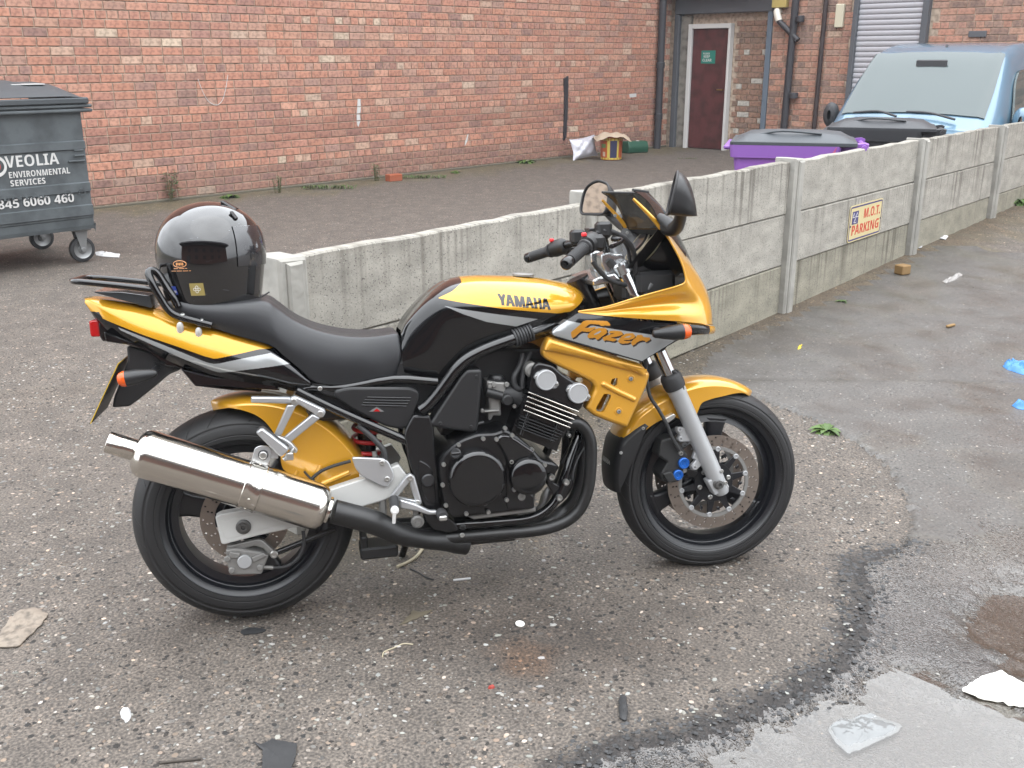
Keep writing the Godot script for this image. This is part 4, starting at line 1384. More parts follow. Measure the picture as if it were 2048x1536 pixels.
func bolt(p: Node, at_: Vector3, r := 0.0055, h := 0.005, m: Material = null, d := Vector3.BACK, called := "bolt") -> void:
	var mb := MB.new()
	var r2 := r * 0.5
	lathe(mb, P2([r, 0, r, h * 0.75, r * 0.8, h, r2, h, r2, h * 0.4, 0, h * 0.4]), along(at_, d), 14)
	put(p, called, mb, m if m else mats["bolt_steel"])

func build_motorcycle() -> void:
	bike = thing("motorcycle", "yellow and black sports tourer motorcycle leaning on its stand, seen from its right side", "motorcycle", Transform3D(V(.979021,0,-.203761),V(-.029843,.989217,-.143386),V(.201563,.146459,.968464),V(-.761118,0,-2.570896)))
	paint_livery()
	var painted := mt("livery_paint", 1, 1, 1, 0.22, 0.3)
	painted.albedo_texture = livery
	coat(painted)
	var gold := coat(mt("gold_paint", 0.55, 0.275, 0.016, 0.3, 0.35))
	var satin_gold := coat(mt("satin_gold", 0.54, 0.265, 0.016, 0.38, 0.4), 0.3)
	var gloss := coat(mt("gloss_black", 0.003, 0.003, 0.0035, 0.16), 0.03)
	gloss.metallic_specular = 0.25; painted.metallic_specular = 0.3
	var satin := mt("satin_black", 0.004, 0.004, 0.0046, 0.27)
	var matt := mt("matt_black", 0.006, 0.006, 0.0065, 0.48)
	var plastic := mt("grained_plastic", 0.007, 0.007, 0.0078, 0.42)
	grain(plastic, null, 60.0, tone_tex(128, 0.2, 91, 0.2, 0.8, 2), 0.02)
	var vinyl := mt("seat_vinyl", 0.011, 0.0115, 0.0135, 0.42)
	grain(vinyl, null, 40.0, tone_tex(128, 0.25, 92, 0.2, 0.8, 2), 0.025)
	var rub := mt("tyre_rubber", 0.022, 0.021, 0.0215, 0.72)
	grain(rub, tone_tex(256, 0.05, 93, 0.6, 1.3, 4), 5.0)
	rub.albedo_color = lin(0.026, 0.0245, 0.025)
	var alu := mt("brushed_alloy", 0.46, 0.47, 0.48, 0.36, 0.8)
	var steel := mt("bolt_steel", 0.45, 0.45, 0.435, 0.32, 0.9)
	var chrome := mt("polished_steel", 0.62, 0.59, 0.54, 0.17, 1.0)
	var dull := mt("dull_alloy", 0.2, 0.196, 0.187, 0.5, 0.5)
	var silverp := mt("silver_paint", 0.33, 0.335, 0.34, 0.42, 0.35)
	mt("disc_steel", 0.2, 0.168, 0.143, 0.36, 0.7)
	mt("arm_white", 0.42, 0.42, 0.405, 0.38, 0.1)
	mt("orange_lens", 0.55, 0.075, 0.005, 0.15)
	mt("red_lens", 0.3, 0.008, 0.008, 0.12)
	mt("bare_grey", 0.11, 0.11, 0.11, 0.5)
	build_wheels()
	build_frame()
	build_engine()
	build_exhaust()
	build_rear()
	build_seat_and_tank()
	build_front()
	build_cockpit()
	build_controls()

func tyre_pic() -> Array:
	var w := 512; var h := 512
	var im := Image.create(w, h, false, Image.FORMAT_L8)
	im.fill(Color(0.9, 0.9, 0.9))
	var colr := Image.create(w, h, false, Image.FORMAT_RGB8)
	colr.fill(Color(1, 1, 1))
	# v runs across the tread; curved sipes either side of the crown
	for sgn in [-1, 1]:
		for k in 3:
			var pts := PackedVector2Array()
			var back := PackedVector2Array()
			for i in 13:
				var f := i / 12.0
				var y = 256 + sgn * (16 + f * 150 * (1.0 if k != 1 else 0.7))
				var x = 60 + k * 165 + 130 * pow(f, 1.6) - sgn * 30
				pts.append(Vector2(x, y)); back.append(Vector2(x + 13 * (1.0 - f * 0.6), y))
			back.reverse()
			pts.append_array(back)
			for off in [-w, 0, w]:
				var q := PackedVector2Array()
				for p in pts: q.append(p + Vector2(off, 0))
				fill_poly(im, q, Color(0.1, 0.1, 0.1)); fill_poly(colr, q, Color(0.2, 0.2, 0.2))
	for y in [70, 84, 428, 442]: im.fill_rect(Rect2i(0, y, w, 3), Color(0.7, 0.7, 0.7))
	return [ImageTexture.create_from_image(im), ImageTexture.create_from_image(colr)]
func tyre(mb: MB, R: float, w: float, rim: float, reps: int) -> void:
	var pr := PackedVector2Array()
	var n := 28
	for i in n + 1:
		var s := lerpf(-1, 1, float(i) / n)
		var z := s * w / 2
		var k := absf(s)
		# round crown, then the flank turning in to the bead
		var r := R - (1.0 - sqrt(maxf(0.0, 1.0 - pow(minf(k, 0.97) * 0.96, 2.0)))) * w * 0.40
		pr.append(Vector2(r, z))
	var side := PackedVector2Array([Vector2(R - w * 0.40, w * 0.497), Vector2(R - w * 0.50, w * 0.485), Vector2(rim + 0.014, w * 0.43), Vector2(rim + 0.004, w * 0.40), Vector2(rim, w * 0.36)])
	var full := PackedVector2Array()
	for i in range(side.size() - 1, -1, -1): full.append(Vector2(side[i].x, -side[i].y))
	for i in range(1, n): full.append(pr[i])
	full.append_array(side)
	lathe(mb, full, Transform3D.IDENTITY, 96)
	for i in mb.v.size():
		var a := atan2(mb.v[i].y, mb.v[i].x) / TAU
		var vv := 0.5 + mb.v[i].z / w * 0.72
		if Vector2(mb.v[i].x, mb.v[i].y).length() < R - w * 0.42: vv = 0.5 + signf(mb.v[i].z) * 0.40
		mb.u[i] = Vector2(mb.u[i].x * reps, vv)
func drilled_disc(mb: MB, r0: float, r1: float, z0: float, z1: float, n: int, rows: Array, hole: float) -> void:
	# rings of cells; each chosen cell has an eight-sided hole through it
	var rr := [r0]
	for r in rows:
		rr.append(r - hole * 1.5); rr.append(r + hole * 1.5)
	rr.append(r1)
	for k in rr.size() - 1:
		var a: float = rr[k]; var b: float = rr[k + 1]
		if b - a < 0.0005: continue
		var holed: bool = k % 2 == 1
		for i in n:
			var t0 := TAU * i / n; var t1 := TAU * (i + 1) / n
			var f := func(r, t, z): return Vector3(r * cos(t), r * sin(t), z)
			if holed and (i + (k / 2) * 2 + (k / 2) % 2) % 3 == 0:
				var tm := (t0 + t1) / 2; var rm := (a + b) / 2
				var o := [[b, t0], [b, tm], [b, t1], [rm, t1], [a, t1], [a, tm], [a, t0], [rm, t0]]
				for z in [z0, z1]:
					for e in 8:
						var e2 := (e + 1) % 8
						var h1: Vector3 = f.call(rm, tm, z) + V(cos(tm), sin(tm), 0) * hole * cos(PI * 0.25 * (1 - e)) + V(-sin(tm), cos(tm), 0) * hole * sin(PI * 0.25 * (e - 1))
						var h2: Vector3 = f.call(rm, tm, z) + V(cos(tm), sin(tm), 0) * hole * cos(PI * 0.25 * (1 - e2)) + V(-sin(tm), cos(tm), 0) * hole * sin(PI * 0.25 * (e2 - 1))
						mb.quad(f.call(o[e][0], o[e][1], z), f.call(o[e2][0], o[e2][1], z), h2, h1)
			else:
				for z in [z0, z1]: mb.quad(f.call(a, t0, z), f.call(b, t0, z), f.call(b, t1, z), f.call(a, t1, z))
	lathe(mb, P2([r1, z0, r1, z1]), Transform3D.IDENTITY, n)
	lathe(mb, P2([r0, z0, r0, z1]), Transform3D.IDENTITY, n)
func wheel_rim(mb: MB, flange: float, w: float, hub: float, spokes: Array, sw: float) -> void:
	var h := w / 2
	lathe(mb, P2([flange - 0.012, -h + 0.004, flange, -h, flange + 0.004, -h - 0.004, flange + 0.006, -h - 0.001, flange - 0.004, -h + 0.012, flange - 0.02, -h + 0.02, flange - 0.024, -h + 0.03, flange - 0.032, -h + 0.04, flange - 0.034, 0, flange - 0.032, h - 0.04, flange - 0.024, h - 0.03, flange - 0.02, h - 0.02, flange - 0.004, h - 0.012, flange + 0.006, h + 0.001, flange + 0.004, h + 0.004, flange, h, flange - 0.012, h - 0.004]), Transform3D.IDENTITY, 96)
	lathe(mb, P2([flange - 0.012, -h + 0.004, flange - 0.022, -h + 0.03, flange - 0.044, -h * 0.5, flange - 0.046, 0, flange - 0.044, h * 0.5, flange - 0.022, h - 0.03, flange - 0.012, h - 0.004]), Transform3D.IDENTITY, 96)
	lathe(mb, P2([0.0, -h * 0.7, hub, -h * 0.7, hub + 0.004, -h * 0.6, hub + 0.002, 0, hub + 0.004, h * 0.6, hub, h * 0.7, 0, h * 0.7]), Transform3D.IDENTITY, 32)
	for a in spokes:
		var rows := []
		for k in 9:
			var f := k / 8.0
			var r := lerpf(hub * 0.6, flange - 0.035, f)
			var ww := lerpf(sw * 1.15, sw, f) * (1.0 + 0.45 * pow(absf(f - 0.45) * 1.9, 4.0))
			var tt := lerpf(0.026, 0.021, f)
			var q := PackedVector3Array()
			for p in rounded(P2([-ww / 2, -tt, ww / 2, -tt, ww / 2, tt, -ww / 2, tt]), 0.014, 3): q.append(V(r, p.x, p.y).rotated(V(0, 0, 1), a))
			q.append(q[0])
			rows.append(q)
		mb.grid(rows, false, true)
func build_wheels() -> void:
	var tp := tyre_pic()
	var tm := mt("tread", 0.006, 0.0056, 0.006, 0.6)
	tm.albedo_texture = tp[1]
	tm.heightmap_enabled = true; tm.heightmap_texture = tp[0]; tm.heightmap_scale = 1.2
	var rimm := mt("wheel_black", 0.006, 0.0065, 0.0085, 0.3)
	# rear
	var mb := MB.new()
	wheel_rim(mb, 0.228, 0.135, 0.062, [deg_to_rad(166), deg_to_rad(286), deg_to_rad(46)], 0.062)
	var rw := put(bike, "rear_wheel", mb, rimm)
	rw.position = V(0, 0.312, 0)
	mb = MB.new()
	tyre(mb, 0.312, 0.162, 0.224, 10)
	put(rw, "tyre", mb, tm)
	mb = MB.new()
	drilled_disc(mb, 0.083, 0.1225, 0.066, 0.071, 54, [0.092, 0.103, 0.114], 0.0034)
	put(rw, "brake_disc", mb, mats["disc_steel"])
	mb = MB.new()
	for k in 6:
		var a := TAU * k / 6
		prism(mb, P2([0.03, -0.014, 0.088, -0.02, 0.088, 0.02, 0.03, 0.014]), 0.052, 0.066, 0.002, 1, Transform3D(Basis(V(0, 0, 1), a), Vector3.ZERO))
	put(rw, "disc_carrier", mb, rimm)
	mb = MB.new()
	lathe(mb, P2([0.05, -0.075, 0.098, -0.075, 0.103, -0.078, 0.098, -0.081, 0.05, -0.081]), Transform3D.IDENTITY, 44)
	put(rw, "sprocket", mb, mats["bare_grey"])
	# front, turned a touch on the steering axis
	var axis := V(-sin(deg_to_rad(24)), cos(deg_to_rad(24)), 0)
	var fx := Transform3D(Basis(axis, -.03264), V(1.415, 0.293, 0))
	mb = MB.new()
	wheel_rim(mb, 0.228, 0.088, 0.045, [deg_to_rad(82), deg_to_rad(202), deg_to_rad(322)], 0.05)
	var fw := put(bike, "front_wheel", mb, rimm)
	fw.transform = fx
	mb = MB.new()
	tyre(mb, 0.293, 0.112, 0.224, 10)
	put(fw, "tyre", mb, tm)
	for s in [1, -1]:
		mb = MB.new()
		drilled_disc(mb, 0.112, 0.149, 0.0, 0.005, 72, [0.1205, 0.131, 0.1415], 0.0034)
		mb.move(zx(V(0, 0, s * 0.062 - 0.0025)))
		put(fw, "brake_disc", mb, mats["disc_steel"])
		mb = MB.new()
		lathe(mb, P2([0.104, -0.003, 0.1145, -0.003, 0.1145, 0.0032, 0.104, 0.0032]), zx(V(0, 0, s * 0.062)), 60)
		put(fw, "disc_inner_ring", mb, mats["dull_alloy"])
		mb = MB.new()
		lathe(mb, P2([0.03, -0.004, 0.062, -0.004, 0.064, 0, 0.062, 0.004, 0.03, 0.004]), zx(V(0, 0, s * 0.062)), 40)
		for k in 10:
			var a := TAU * (k + 0.3) / 10
			prism(mb, rounded(P2([0.055, -0.012, 0.102, -0.007, 0.106, 0, 0.102, 0.007, 0.055, 0.012]), 0.006, 2), s * 0.058, s * 0.065, 0.001, 1, Transform3D(Basis(V(0, 0, 1), a), Vector3.ZERO))
			prism(mb, P2([0.08, 0.02, 0.09, 0.024, 0.09, 0.034, 0.08, 0.03]), s * 0.058, s * 0.064, 0.001, 1, Transform3D(Basis(V(0, 0, 1), a), Vector3.ZERO))
		put(fw, "disc_carrier", mb, rimm)
		for k in 10:
			var a := TAU * (k + 0.3) / 10
			mb = MB.new()
			lathe(mb, P2([0.0085, -0.004, 0.0085, 0.0035, 0.007, 0.005, 0.004, 0.005, 0.0035, 0.0035, 0, 0.0035]), zx(V(0.1055 * cos(a), 0.1055 * sin(a), s * 0.062)), 14)
			put(fw, "disc_bobbin", mb, mats["silver_paint"])
	for k in 6:
		var a := TAU * (k + 0.25) / 6
		bolt(fw, V(0.048 * cos(a), 0.048 * sin(a), 0.066), 0.0075, 0.006, null, Vector3.BACK, "disc_bolt")

func build_frame() -> void:
	var gloss: Material = mats["gloss_black"]
	for s in [1, -1]:
		# main tube: from the headstock down to the swinging-arm plate
		var mb := MB.new()
		tube(mb, PackedVector3Array([V(1.0001,.8535,.06),V(.9269,.8248,.1),V(.8372,.8041,.135),V(.7645,.786,.148),V(.6944,.765,.152),V(.6448,.743,.153),V(.6124,.7169,.152),V(.5873,.6867,.15),V(.5594,.6518,.148),V(.5267,.6171,.146),V(.5046,.6013,.144)]) , [0.0165, 0.0175, 0.0175, 0.0175], 14, true, 4)
		put(bike, "main_tube", mb if s > 0 else mb.mirrored(), gloss)
		mb = MB.new()
		prism(mb, rounded(P2([.4697,.5726,.483,.5926,.5304,.5864,.5379,.5543,.5388,.4906,.546,.4206,.5449,.3398,.5502,.3121,.5703,.2884,.5918,.2644,.5975,.2419,.5654,.2382,.521,.2522,.4952,.2902,.4948,.3336,.4813,.4048,.4721,.427,.4627,.4704,.4541,.5292,.4563,.5474]), 0.008, 3), 0.10, 0.156, 0.007, 3)
		prism(mb, rounded(P2([.4905,.4664,.5168,.4482,.5253,.4369,.5331,.3828,.5357,.326,.5101,.3365,.4971,.3646,.4856,.419]), 0.012, 3), 0.15, 0.160, 0.004, 2)
		var sp := put(bike, "pivot_plate", mb if s > 0 else mb.mirrored(), mats["satin_black"])
		mb = MB.new()
		var pc := V(.5134,.4032,.16)
		disc(mb, pc, Vector3.BACK, 0.0185, 0.008, 0.003, 24)
		put(sp, "pivot_cap", mb if s > 0 else mb.mirrored(), mats["plastic_cap"] if mats.has("plastic_cap") else mt("plastic_cap", 0.014, 0.014, 0.015, 0.4))
		# lower cradle rail
		mb = MB.new()
		tube(mb, PackedVector3Array([V(.991,.5113,.085),V(.9719,.4828,.1),V(.9425,.4223,.115),V(.9246,.3789,.125),V(.9031,.3298,.13),V(.882,.295,.135),V(.8498,.2703,.138),V(.8137,.2577,.14),V(.7668,.254,.14),V(.6742,.2552,.14),V(.61,.2575,.14),V(.5875,.2567,.138)]), 0.0145, 12, true, 4)
		put(bike, "cradle_tube", mb if s > 0 else mb.mirrored(), gloss)
		# seat rails
		mb = MB.new()
		tube(mb, PackedVector3Array([V(.1693,.6774,.118),V(.2426,.6339,.125),V(.345,.5778,.132),V(.4613,.5175,.14)]), 0.013, 12, true, 3)
		put(bike, "subframe_strut", mb if s > 0 else mb.mirrored(), gloss)
		mb = MB.new()
		tube(mb, PackedVector3Array([V(.1729,.6741,.105),V(.213,.6809,.11),V(.2979,.6759,.115),V(.437,.6909,.12),V(.5571,.6787,.14)]), 0.0125, 12, true, 3)
		put(bike, "seat_rail", mb if s > 0 else mb.mirrored(), gloss)
	# headstock and rubber sleeve
	var mb := MB.new()
	rod(mb, V(1.075, 0.78, 0), V(1.005, 0.94, 0), 0.034, 18)
	put(bike, "headstock", mb, mats["satin_black"])
	mb = MB.new()
	var a0 := V(.7767,.7889,.142)
	var a1 := V(.8325,.8047,.138)
	var pr := PackedVector2Array()
	var L := (a1 - a0).length()
	for k in 7:
		var z := L * k / 7.0
		for e in [[0.0195, 0.0], [0.0255, 0.02], [0.0255, 0.11], [0.0195, 0.13]]: pr.append(Vector2(e[0], z + L * e[1]))
	lathe(mb, pr, along(a0, a1 - a0), 20)
	put(bike, "tube_sleeve", mb, mats["rubber_black"])
	# rear shock behind the plates
	mb = MB.new()
	rod(mb, V(0.34, 0.33, 0), V(0.37, 0.62, 0), 0.028, 14)
	put(bike, "shock_body", mb, mats["satin_black"])
	mb = MB.new()
	var coil := PackedVector3Array()
	for k in 121: coil.append(V(0.34, 0.36, 0).lerp(V(0.365, 0.58, 0), k / 120.0) + V(cos(k * 0.36) * 0.04, 0, sin(k * 0.36) * 0.04))
	tube(mb, coil, 0.0065, 7)
	put(bike, "shock_spring", mb, mt("spring_red", 0.42, 0.02, 0.02, 0.35))
	# side panel under the seat
	mb = MB.new()
	prism(mb, rounded(P2([.2704,.6737,.3092,.6804,.4821,.6685,.5063,.6544,.5051,.6306,.4766,.5607,.4524,.5475,.4062,.5601,.3612,.5874,.3058,.6241,.2692,.6547]), 0.014, 4), 0.08, 0.135, 0.008, 3)
	prism(mb, rounded(P2([.2055,.6971,.2557,.6879,.3149,.68,.2843,.6463,.2398,.6612]), 0.008, 3), 0.09, 0.122, 0.004, 2)
	var sidep := put(bike, "side_panel", mb, mats["grained_plastic"])
	var lines := [V(.3578,.6482,.1352),V(.4794,.6372,.1352), V(.351,.641,.1352),V(.4767,.6294,.1352), V(.346,.6337,.1352),V(.471,.6218,.1352), V(.3413,.627,.1352),V(.4666,.6149,.1352)]
	for k in 4:
		mb = MB.new()
		var p: Vector3 = lines[k * 2]; var q: Vector3 = lines[k * 2 + 1]
		rod(mb, p, q, 0.0024, 8)
		put(sidep, "rib", mb, mats["satin_black"])
	mb = MB.new()
	prism(mb, P2([.3617,.6073,.3832,.62,.4034,.6043]), 0.1345, 0.1362)
	put(sidep, "badge", mb, mt("badge_grey", 0.12, 0.12, 0.12, 0.4))
	mb = MB.new()
	prism(mb, P2([.3732,.6072,.3831,.6153,.3927,.6057]), 0.1355, 0.1370)
	put(sidep, "badge_mark", mb, mats["red_lens"])
	bolt(sidep, V(.232,.6797,.124), 0.0065, 0.005)
	mb = MB.new()
	box(mb, V(0.42, 0.66, 0), V(0.46, 0.16, 0.19), 0.01)
	put(bike, "battery_tray", mb, mats["matt_black"])

func build_engine() -> void:
	var gloss: Material = mats["gloss_black"]
	var satin: Material = mats["satin_black"]
	var mb := MB.new()
	prism(mb, rounded(P2([.5427,.4547,.5594,.4826,.587,.5073,.6141,.5208,.6589,.533,.7057,.5305,.7353,.5406,.7661,.5201,.8147,.4752,.8411,.4386,.8776,.4297,.8865,.4162,.8678,.4063,.8422,.397,.8341,.356,.8176,.3412,.8139,.2973,.745,.2957,.5776,.2921,.5544,.3219,.5463,.3888]), 0.012, 3), -0.185, 0.185, 0.008, 2)
	box(mb, V(0.66, 0.22, 0), V(0.26, 0.09, 0.22), 0.02)
	var eng := put(bike, "engine", mb, satin)
	# clutch cover: a broad domed lid cut straight along its front
	var cc := P2([.647,.4077,.7285,.4005])
	var R: float = (cc[1] - cc[0]).length() * 1.0
	var poly := PackedVector2Array()
	for k in 56:
		var p: Vector2 = cc[0] + Vector2(R, 0).rotated(TAU * k / 56.0)
		p.x = minf(p.x, cc[0].x + R * 0.97)
		if poly.is_empty() or poly[poly.size() - 1].distance_to(p) > 0.0008: poly.append(p)
	mb = MB.new()
	prism(mb, rounded(poly, 0.003, 1), 0.18, 0.222, 0.014, 6)
	var cv := put(eng, "clutch_cover", mb, gloss)
	mb = MB.new()
	disc(mb, V(.5896,.4849,.205), V(-0.25, 0.3, 1), 0.016, 0.012, 0.003, 16)
	box(mb, V(.5879,.4881,.218), V(0.026, 0.007, 0.006), 0.002)
	put(cv, "filler_cap", mb, satin)
	mb = MB.new()
	var c2 := V(.7931,.4026,.19)
	lathe(mb, P2([0.0535, -0.01, 0.0535, 0.024, 0.052, 0.029, 0.048, 0.033, 0.04, 0.0355, 0.02, 0.0372, 0.0, 0.038]), zx(c2), 48)
	put(eng, "pickup_cover", mb, gloss)
	mb = MB.new()
	prism(mb, rounded(P2([.7052,.5102,.7181,.5261,.7427,.5248,.7648,.5111,.8001,.4832,.819,.4691,.7968,.4481,.7533,.4381,.7391,.421,.7315,.4604,.72,.4864]), 0.012, 3), 0.17, 0.200, 0.008, 4)
	put(eng, "starter_cover", mb, gloss)
	mb = MB.new()
	prism(mb, rounded(P2([.733,.4398,.7535,.4426,.7507,.3603,.8119,.3431,.8129,.3,.7317,.3042]), 0.01, 2), 0.17, 0.192, 0.004, 2)
	put(eng, "lower_cover", mb, satin)
	for p in [V(.6698,.5193,.2),V(.7074,.5145,.2),V(.7529,.5226,.2),V(.8096,.475,.2),V(.6005,.5058,.2),V(.5562,.4529,.2),V(.5507,.3943,.2),V(.5571,.3341,.2),V(.6142,.3042,.2),V(.6762,.3051,.2),V(.7481,.4462,.2),V(.8456,.427,.2),V(.7531,.3642,.2),V(.8274,.3644,.2),V(.7306,.3361,.2),V(.7331,.5444,.2)]: bolt(eng, V(p.x, p.y, 0.186 if p.x < 0.62 or p.x > 0.80 else 0.192), 0.0062, 0.012)
	bolt(eng, V(.7751,.3396,.19), 0.011, 0.006, mats["dull_alloy"], Vector3.BACK, "plug")
	for p in [V(.8739,.3779,.145),V(.9176,.3587,.145),V(.8958,.3138,.145)]: bolt(eng, p, 0.0095, 0.014, mats["bolt_steel"], Vector3.BACK, "mounting_bolt")
	mb = MB.new()
	prism(mb, rounded(P2([.8605,.414,.8911,.4149,.9025,.401,.8904,.3879,.8801,.358,.9128,.3384,.9348,.365,.944,.3499,.9118,.298,.8926,.2926,.8793,.3248,.8613,.3573]), 0.006, 2), 0.115, 0.14, 0.003)
	put(eng, "engine_bracket", mb, satin)
	bolt(bike, V(.6071,.2543,.155), 0.009, 0.006, mats["matt_black"])
	bolt(bike, V(.6043,.2311,.155), 0.007, 0.006)
	# sump strip with bare alloy ribs
	mb = MB.new()
	prism(mb, P2([.6195,.2885,.822,.295,.8216,.282,.6395,.2761]), 0.12, 0.165, 0.003)
	put(eng, "sump", mb, mats["dull_alloy"])
	# barrels: a stack of cooling fins, the upper five with polished edges
	var d2: Vector2 = (P2([.9516,.5724])[0] - P2([.8067,.6392])[0])
	var dir := d2.normalized()
	var ends := P2([.8045,.6411,.9498,.5741,.8019,.6286,.9432,.5631,.799,.616,.9357,.5521,.7942,.6034,.9296,.541,.7897,.5915,.9235,.5294,.7815,.5737,.9048,.5164,.779,.5663,.8988,.5092,.7765,.5588,.8908,.5021,.7741,.5514,.8848,.4948,.7718,.544,.877,.4906])
	mb = MB.new()
	var k0 := P2([.8095,.6277,.9385,.5666,.9095,.4971,.7758,.5596])
	prism(mb, k0, -0.17, 0.165)
	prism(mb, P2([.7758,.5596,.9095,.4971,.8927,.4536,.7591,.5168]), -0.15, 0.15)
	var blk := put(eng, "cylinder_block", mb, satin)
	for k in 10:
		var p: Vector2 = ends[k * 2]; var q: Vector2 = ends[k * 2 + 1]
		var mid := (p + q) / 2
		var len := p.distance_to(q)
		mb = MB.new()
		box(mb, Vector3.ZERO, V(len, 0.0028, 0.384), 0.001, Transform3D(Basis(V(0, 0, 1), dir.angle()), V(mid.x, mid.y, 0)))
		put(blk, "fin", mb, satin)
		if k < 5:
			mb = MB.new()
			box(mb, Vector3.ZERO, V(len, 0.0034, 0.004), 0.001, Transform3D(Basis(V(0, 0, 1), dir.angle()), V(mid.x, mid.y, 0.1915)))
			put(blk, "fin_edge", mb, mats["polished_steel"])
	mb = MB.new()
	var st := [V(.8096,.5804,.172),V(.7831,.5153,.172),V(.8945,.5414,.172),V(.8717,.4889,.172)]
	rod(mb, st[0], st[1], 0.006, 8)
	rod(mb, st[2], st[3], 0.006, 8)
	put(blk, "stud", mb, gloss)
	# head with the round alloy cam end-caps
	mb = MB.new()
	prism(mb, rounded(P2([.8132,.6334,.825,.7051,.8428,.7191,.8868,.7068,.9134,.6802,.946,.657,.983,.6409,.976,.5872,.9607,.5659]), 0.01, 2), -0.155, 0.155, 0.006, 2)
	var head := put(eng, "cylinder_head", mb, satin)
	var caps := [V(.8621,.668,.15),V(.8343,.6794,.15),V(.8936,.6532,.15), V(.9555,.6235,.15),V(.9275,.6359,.15),V(.9867,.6097,.15)]
	for k in 2:
		var c: Vector3 = caps[k * 3]; var e1: Vector3 = caps[k * 3 + 1]; var e2: Vector3 = caps[k * 3 + 2]
		mb = MB.new()
		lathe(mb, P2([0.0295, 0, 0.0295, 0.016, 0.027, 0.0185, 0.0255, 0.0185, 0.0248, 0.0176, 0, 0.0176]), zx(c + V(0, 0, 0.006)), 36)
		prism(mb, rounded(PackedVector2Array([Vector2(e1.x - 0.007, e1.y - 0.004), Vector2(e1.x + 0.003, e1.y + 0.012), Vector2(c.x, c.y + 0.026), Vector2(e2.x + 0.007, e2.y + 0.004), Vector2(e2.x, e2.y - 0.012), Vector2(c.x, c.y - 0.026)]), 0.005, 3), 0.14, 0.166, 0.003, 2)
		var cp := put(head, "cam_cap", mb, mats["silver_paint"])
		bolt(cp, e1 + V(0, 0, 0.0165), 0.005, 0.004)
		bolt(cp, e2 + V(0, 0, 0.0165), 0.005, 0.004)
		mb = MB.new()
		disc(mb, c + V(-0.032, 0.026, -0.05), Vector3.BACK, 0.022, 0.045, 0.006, 20)
		put(head, "cam_journal", mb, mats["dull_alloy"])
	# carburettor and its rubbers
	mb = MB.new()
	prism(mb, rounded(P2([.6978,.6704,.7568,.6607,.7496,.619,.7397,.612,.7368,.5853,.738,.564,.7131,.5678,.7088,.5546,.7001,.5533,.6971,.5767,.7044,.5915,.7,.6264]), 0.006, 2), 0.06, 0.125, 0.006, 2)
	box(mb, V(.7083,.5831,.128), V(0.045, 0.006, 0.02), 0.002)
	disc(mb, V(.7183,.6569,.12), Vector3.BACK, 0.008, 0.012, 0.002, 12)
	disc(mb, V(.7051,.653,.12), Vector3.BACK, 0.006, 0.014, 0.002, 12)
	disc(mb, V(.7557,.6553,.12), Vector3.BACK, 0.008, 0.01, 0.002, 12)
	disc(mb, V(.682,.5845,.12), Vector3.BACK, 0.006, 0.012, 0.002, 12)
	var carb := put(bike, "carburettor", mb, mats["dull_alloy"])
	mb = MB.new()
	var t0 := V(.7299,.6606,.095)
	var t1 := V(.7337,.6873,.095)
	lathe(mb, P2([0.027, 0, 0.027, 0.006, 0.0235, 0.008, 0.0235, 0.014, 0.019, 0.02, 0.0, 0.023]), along(t0, t1 - t0), 24)
	put(carb, "carburettor_top", mb, mats["plastic_cap"])
	mb = MB.new()
	rod(mb, V(.6938,.6401,.135), V(.7392,.6245,.135), 0.013, 14)
	disc(mb, V(.7532,.613,.125), Vector3.BACK, 0.0165, 0.025, 0.004, 18)
	put(carb, "throttle_sensor", mb, mats["matt_black"])
	mb = MB.new()
	tube(mb, PackedVector3Array([V(.7461,.6274,.1),V(.777,.6194,.1),V(.8077,.6017,.1)]), [0.026, 0.03, 0.03], 18, true, 3)
	put(carb, "inlet_rubber", mb, mats["rubber_black"])
	mb = MB.new()
	tube(mb, PackedVector3Array([V(.8122,.7356,.09),V(.8054,.7143,.1),V(.7929,.6935,.11),V(.7796,.6767,.12),V(.7789,.6556,.12),V(.789,.6395,.12),V(.7998,.6379,.115)]), 0.0085, 10, true, 4)
	tube(mb, PackedVector3Array([V(.8379,.7365,.08),V(.8189,.7096,.1),V(.8102,.6866,.11),V(.8043,.6588,.115),V(.8038,.6415,.115)]), 0.008, 10, true, 4)
	put(carb, "breather_hose", mb, mats["rubber_black"])
	bolt(carb, V(.7747,.5922,.13), 0.006, 0.006)
	# other carburettors in the row, and the airbox
	for z in [-0.11, -0.03, 0.04]:
		mb = MB.new()
		box(mb, V(0.615, 0.62, z), V(0.06, 0.12, 0.05), 0.008)
		put(bike, "carburettor", mb, mats["dull_alloy"])
	mb = MB.new()
	prism(mb, rounded(P2([.6577,.7573,.8828,.7438,.9297,.68,.8482,.6197,.7872,.5053,.6899,.4864,.5653,.5049,.6317,.6476]), 0.01, 2), -0.07, 0.06, 0.008, 2)
	put(bike, "airbox", mb, mats["matt_black"])
	# triangular side cover
	mb = MB.new()
	prism(mb, rounded(P2([.6193,.6953,.6375,.7124,.6761,.7111,.6812,.7047,.6796,.6741,.6702,.6007,.661,.5359,.6484,.5298,.6037,.5387,.5321,.5554,.5278,.5681,.5495,.5993]), 0.008, 4), 0.10, 0.162, 0.010, 4)
	var tc := put(bike, "frame_cover", mb, mats["grained_plastic"])
	for p in [V(.6635,.6898,.162),V(.5558,.5641,.162),V(.6427,.548,.162)]: bolt(tc, p, 0.0055, 0.003, mats["matt_black"])
	# oil cooler lines and looms in the dark behind
	mb = MB.new()
	tube(mb, PackedVector3Array([V(.9883,.518,.05),V(.9893,.4847,.06),V(.957,.4344,.06),V(.9293,.3924,.06)]), 0.009, 8, true, 4)
	put(eng, "oil_line", mb, mats["matt_black"])
	mb = MB.new()
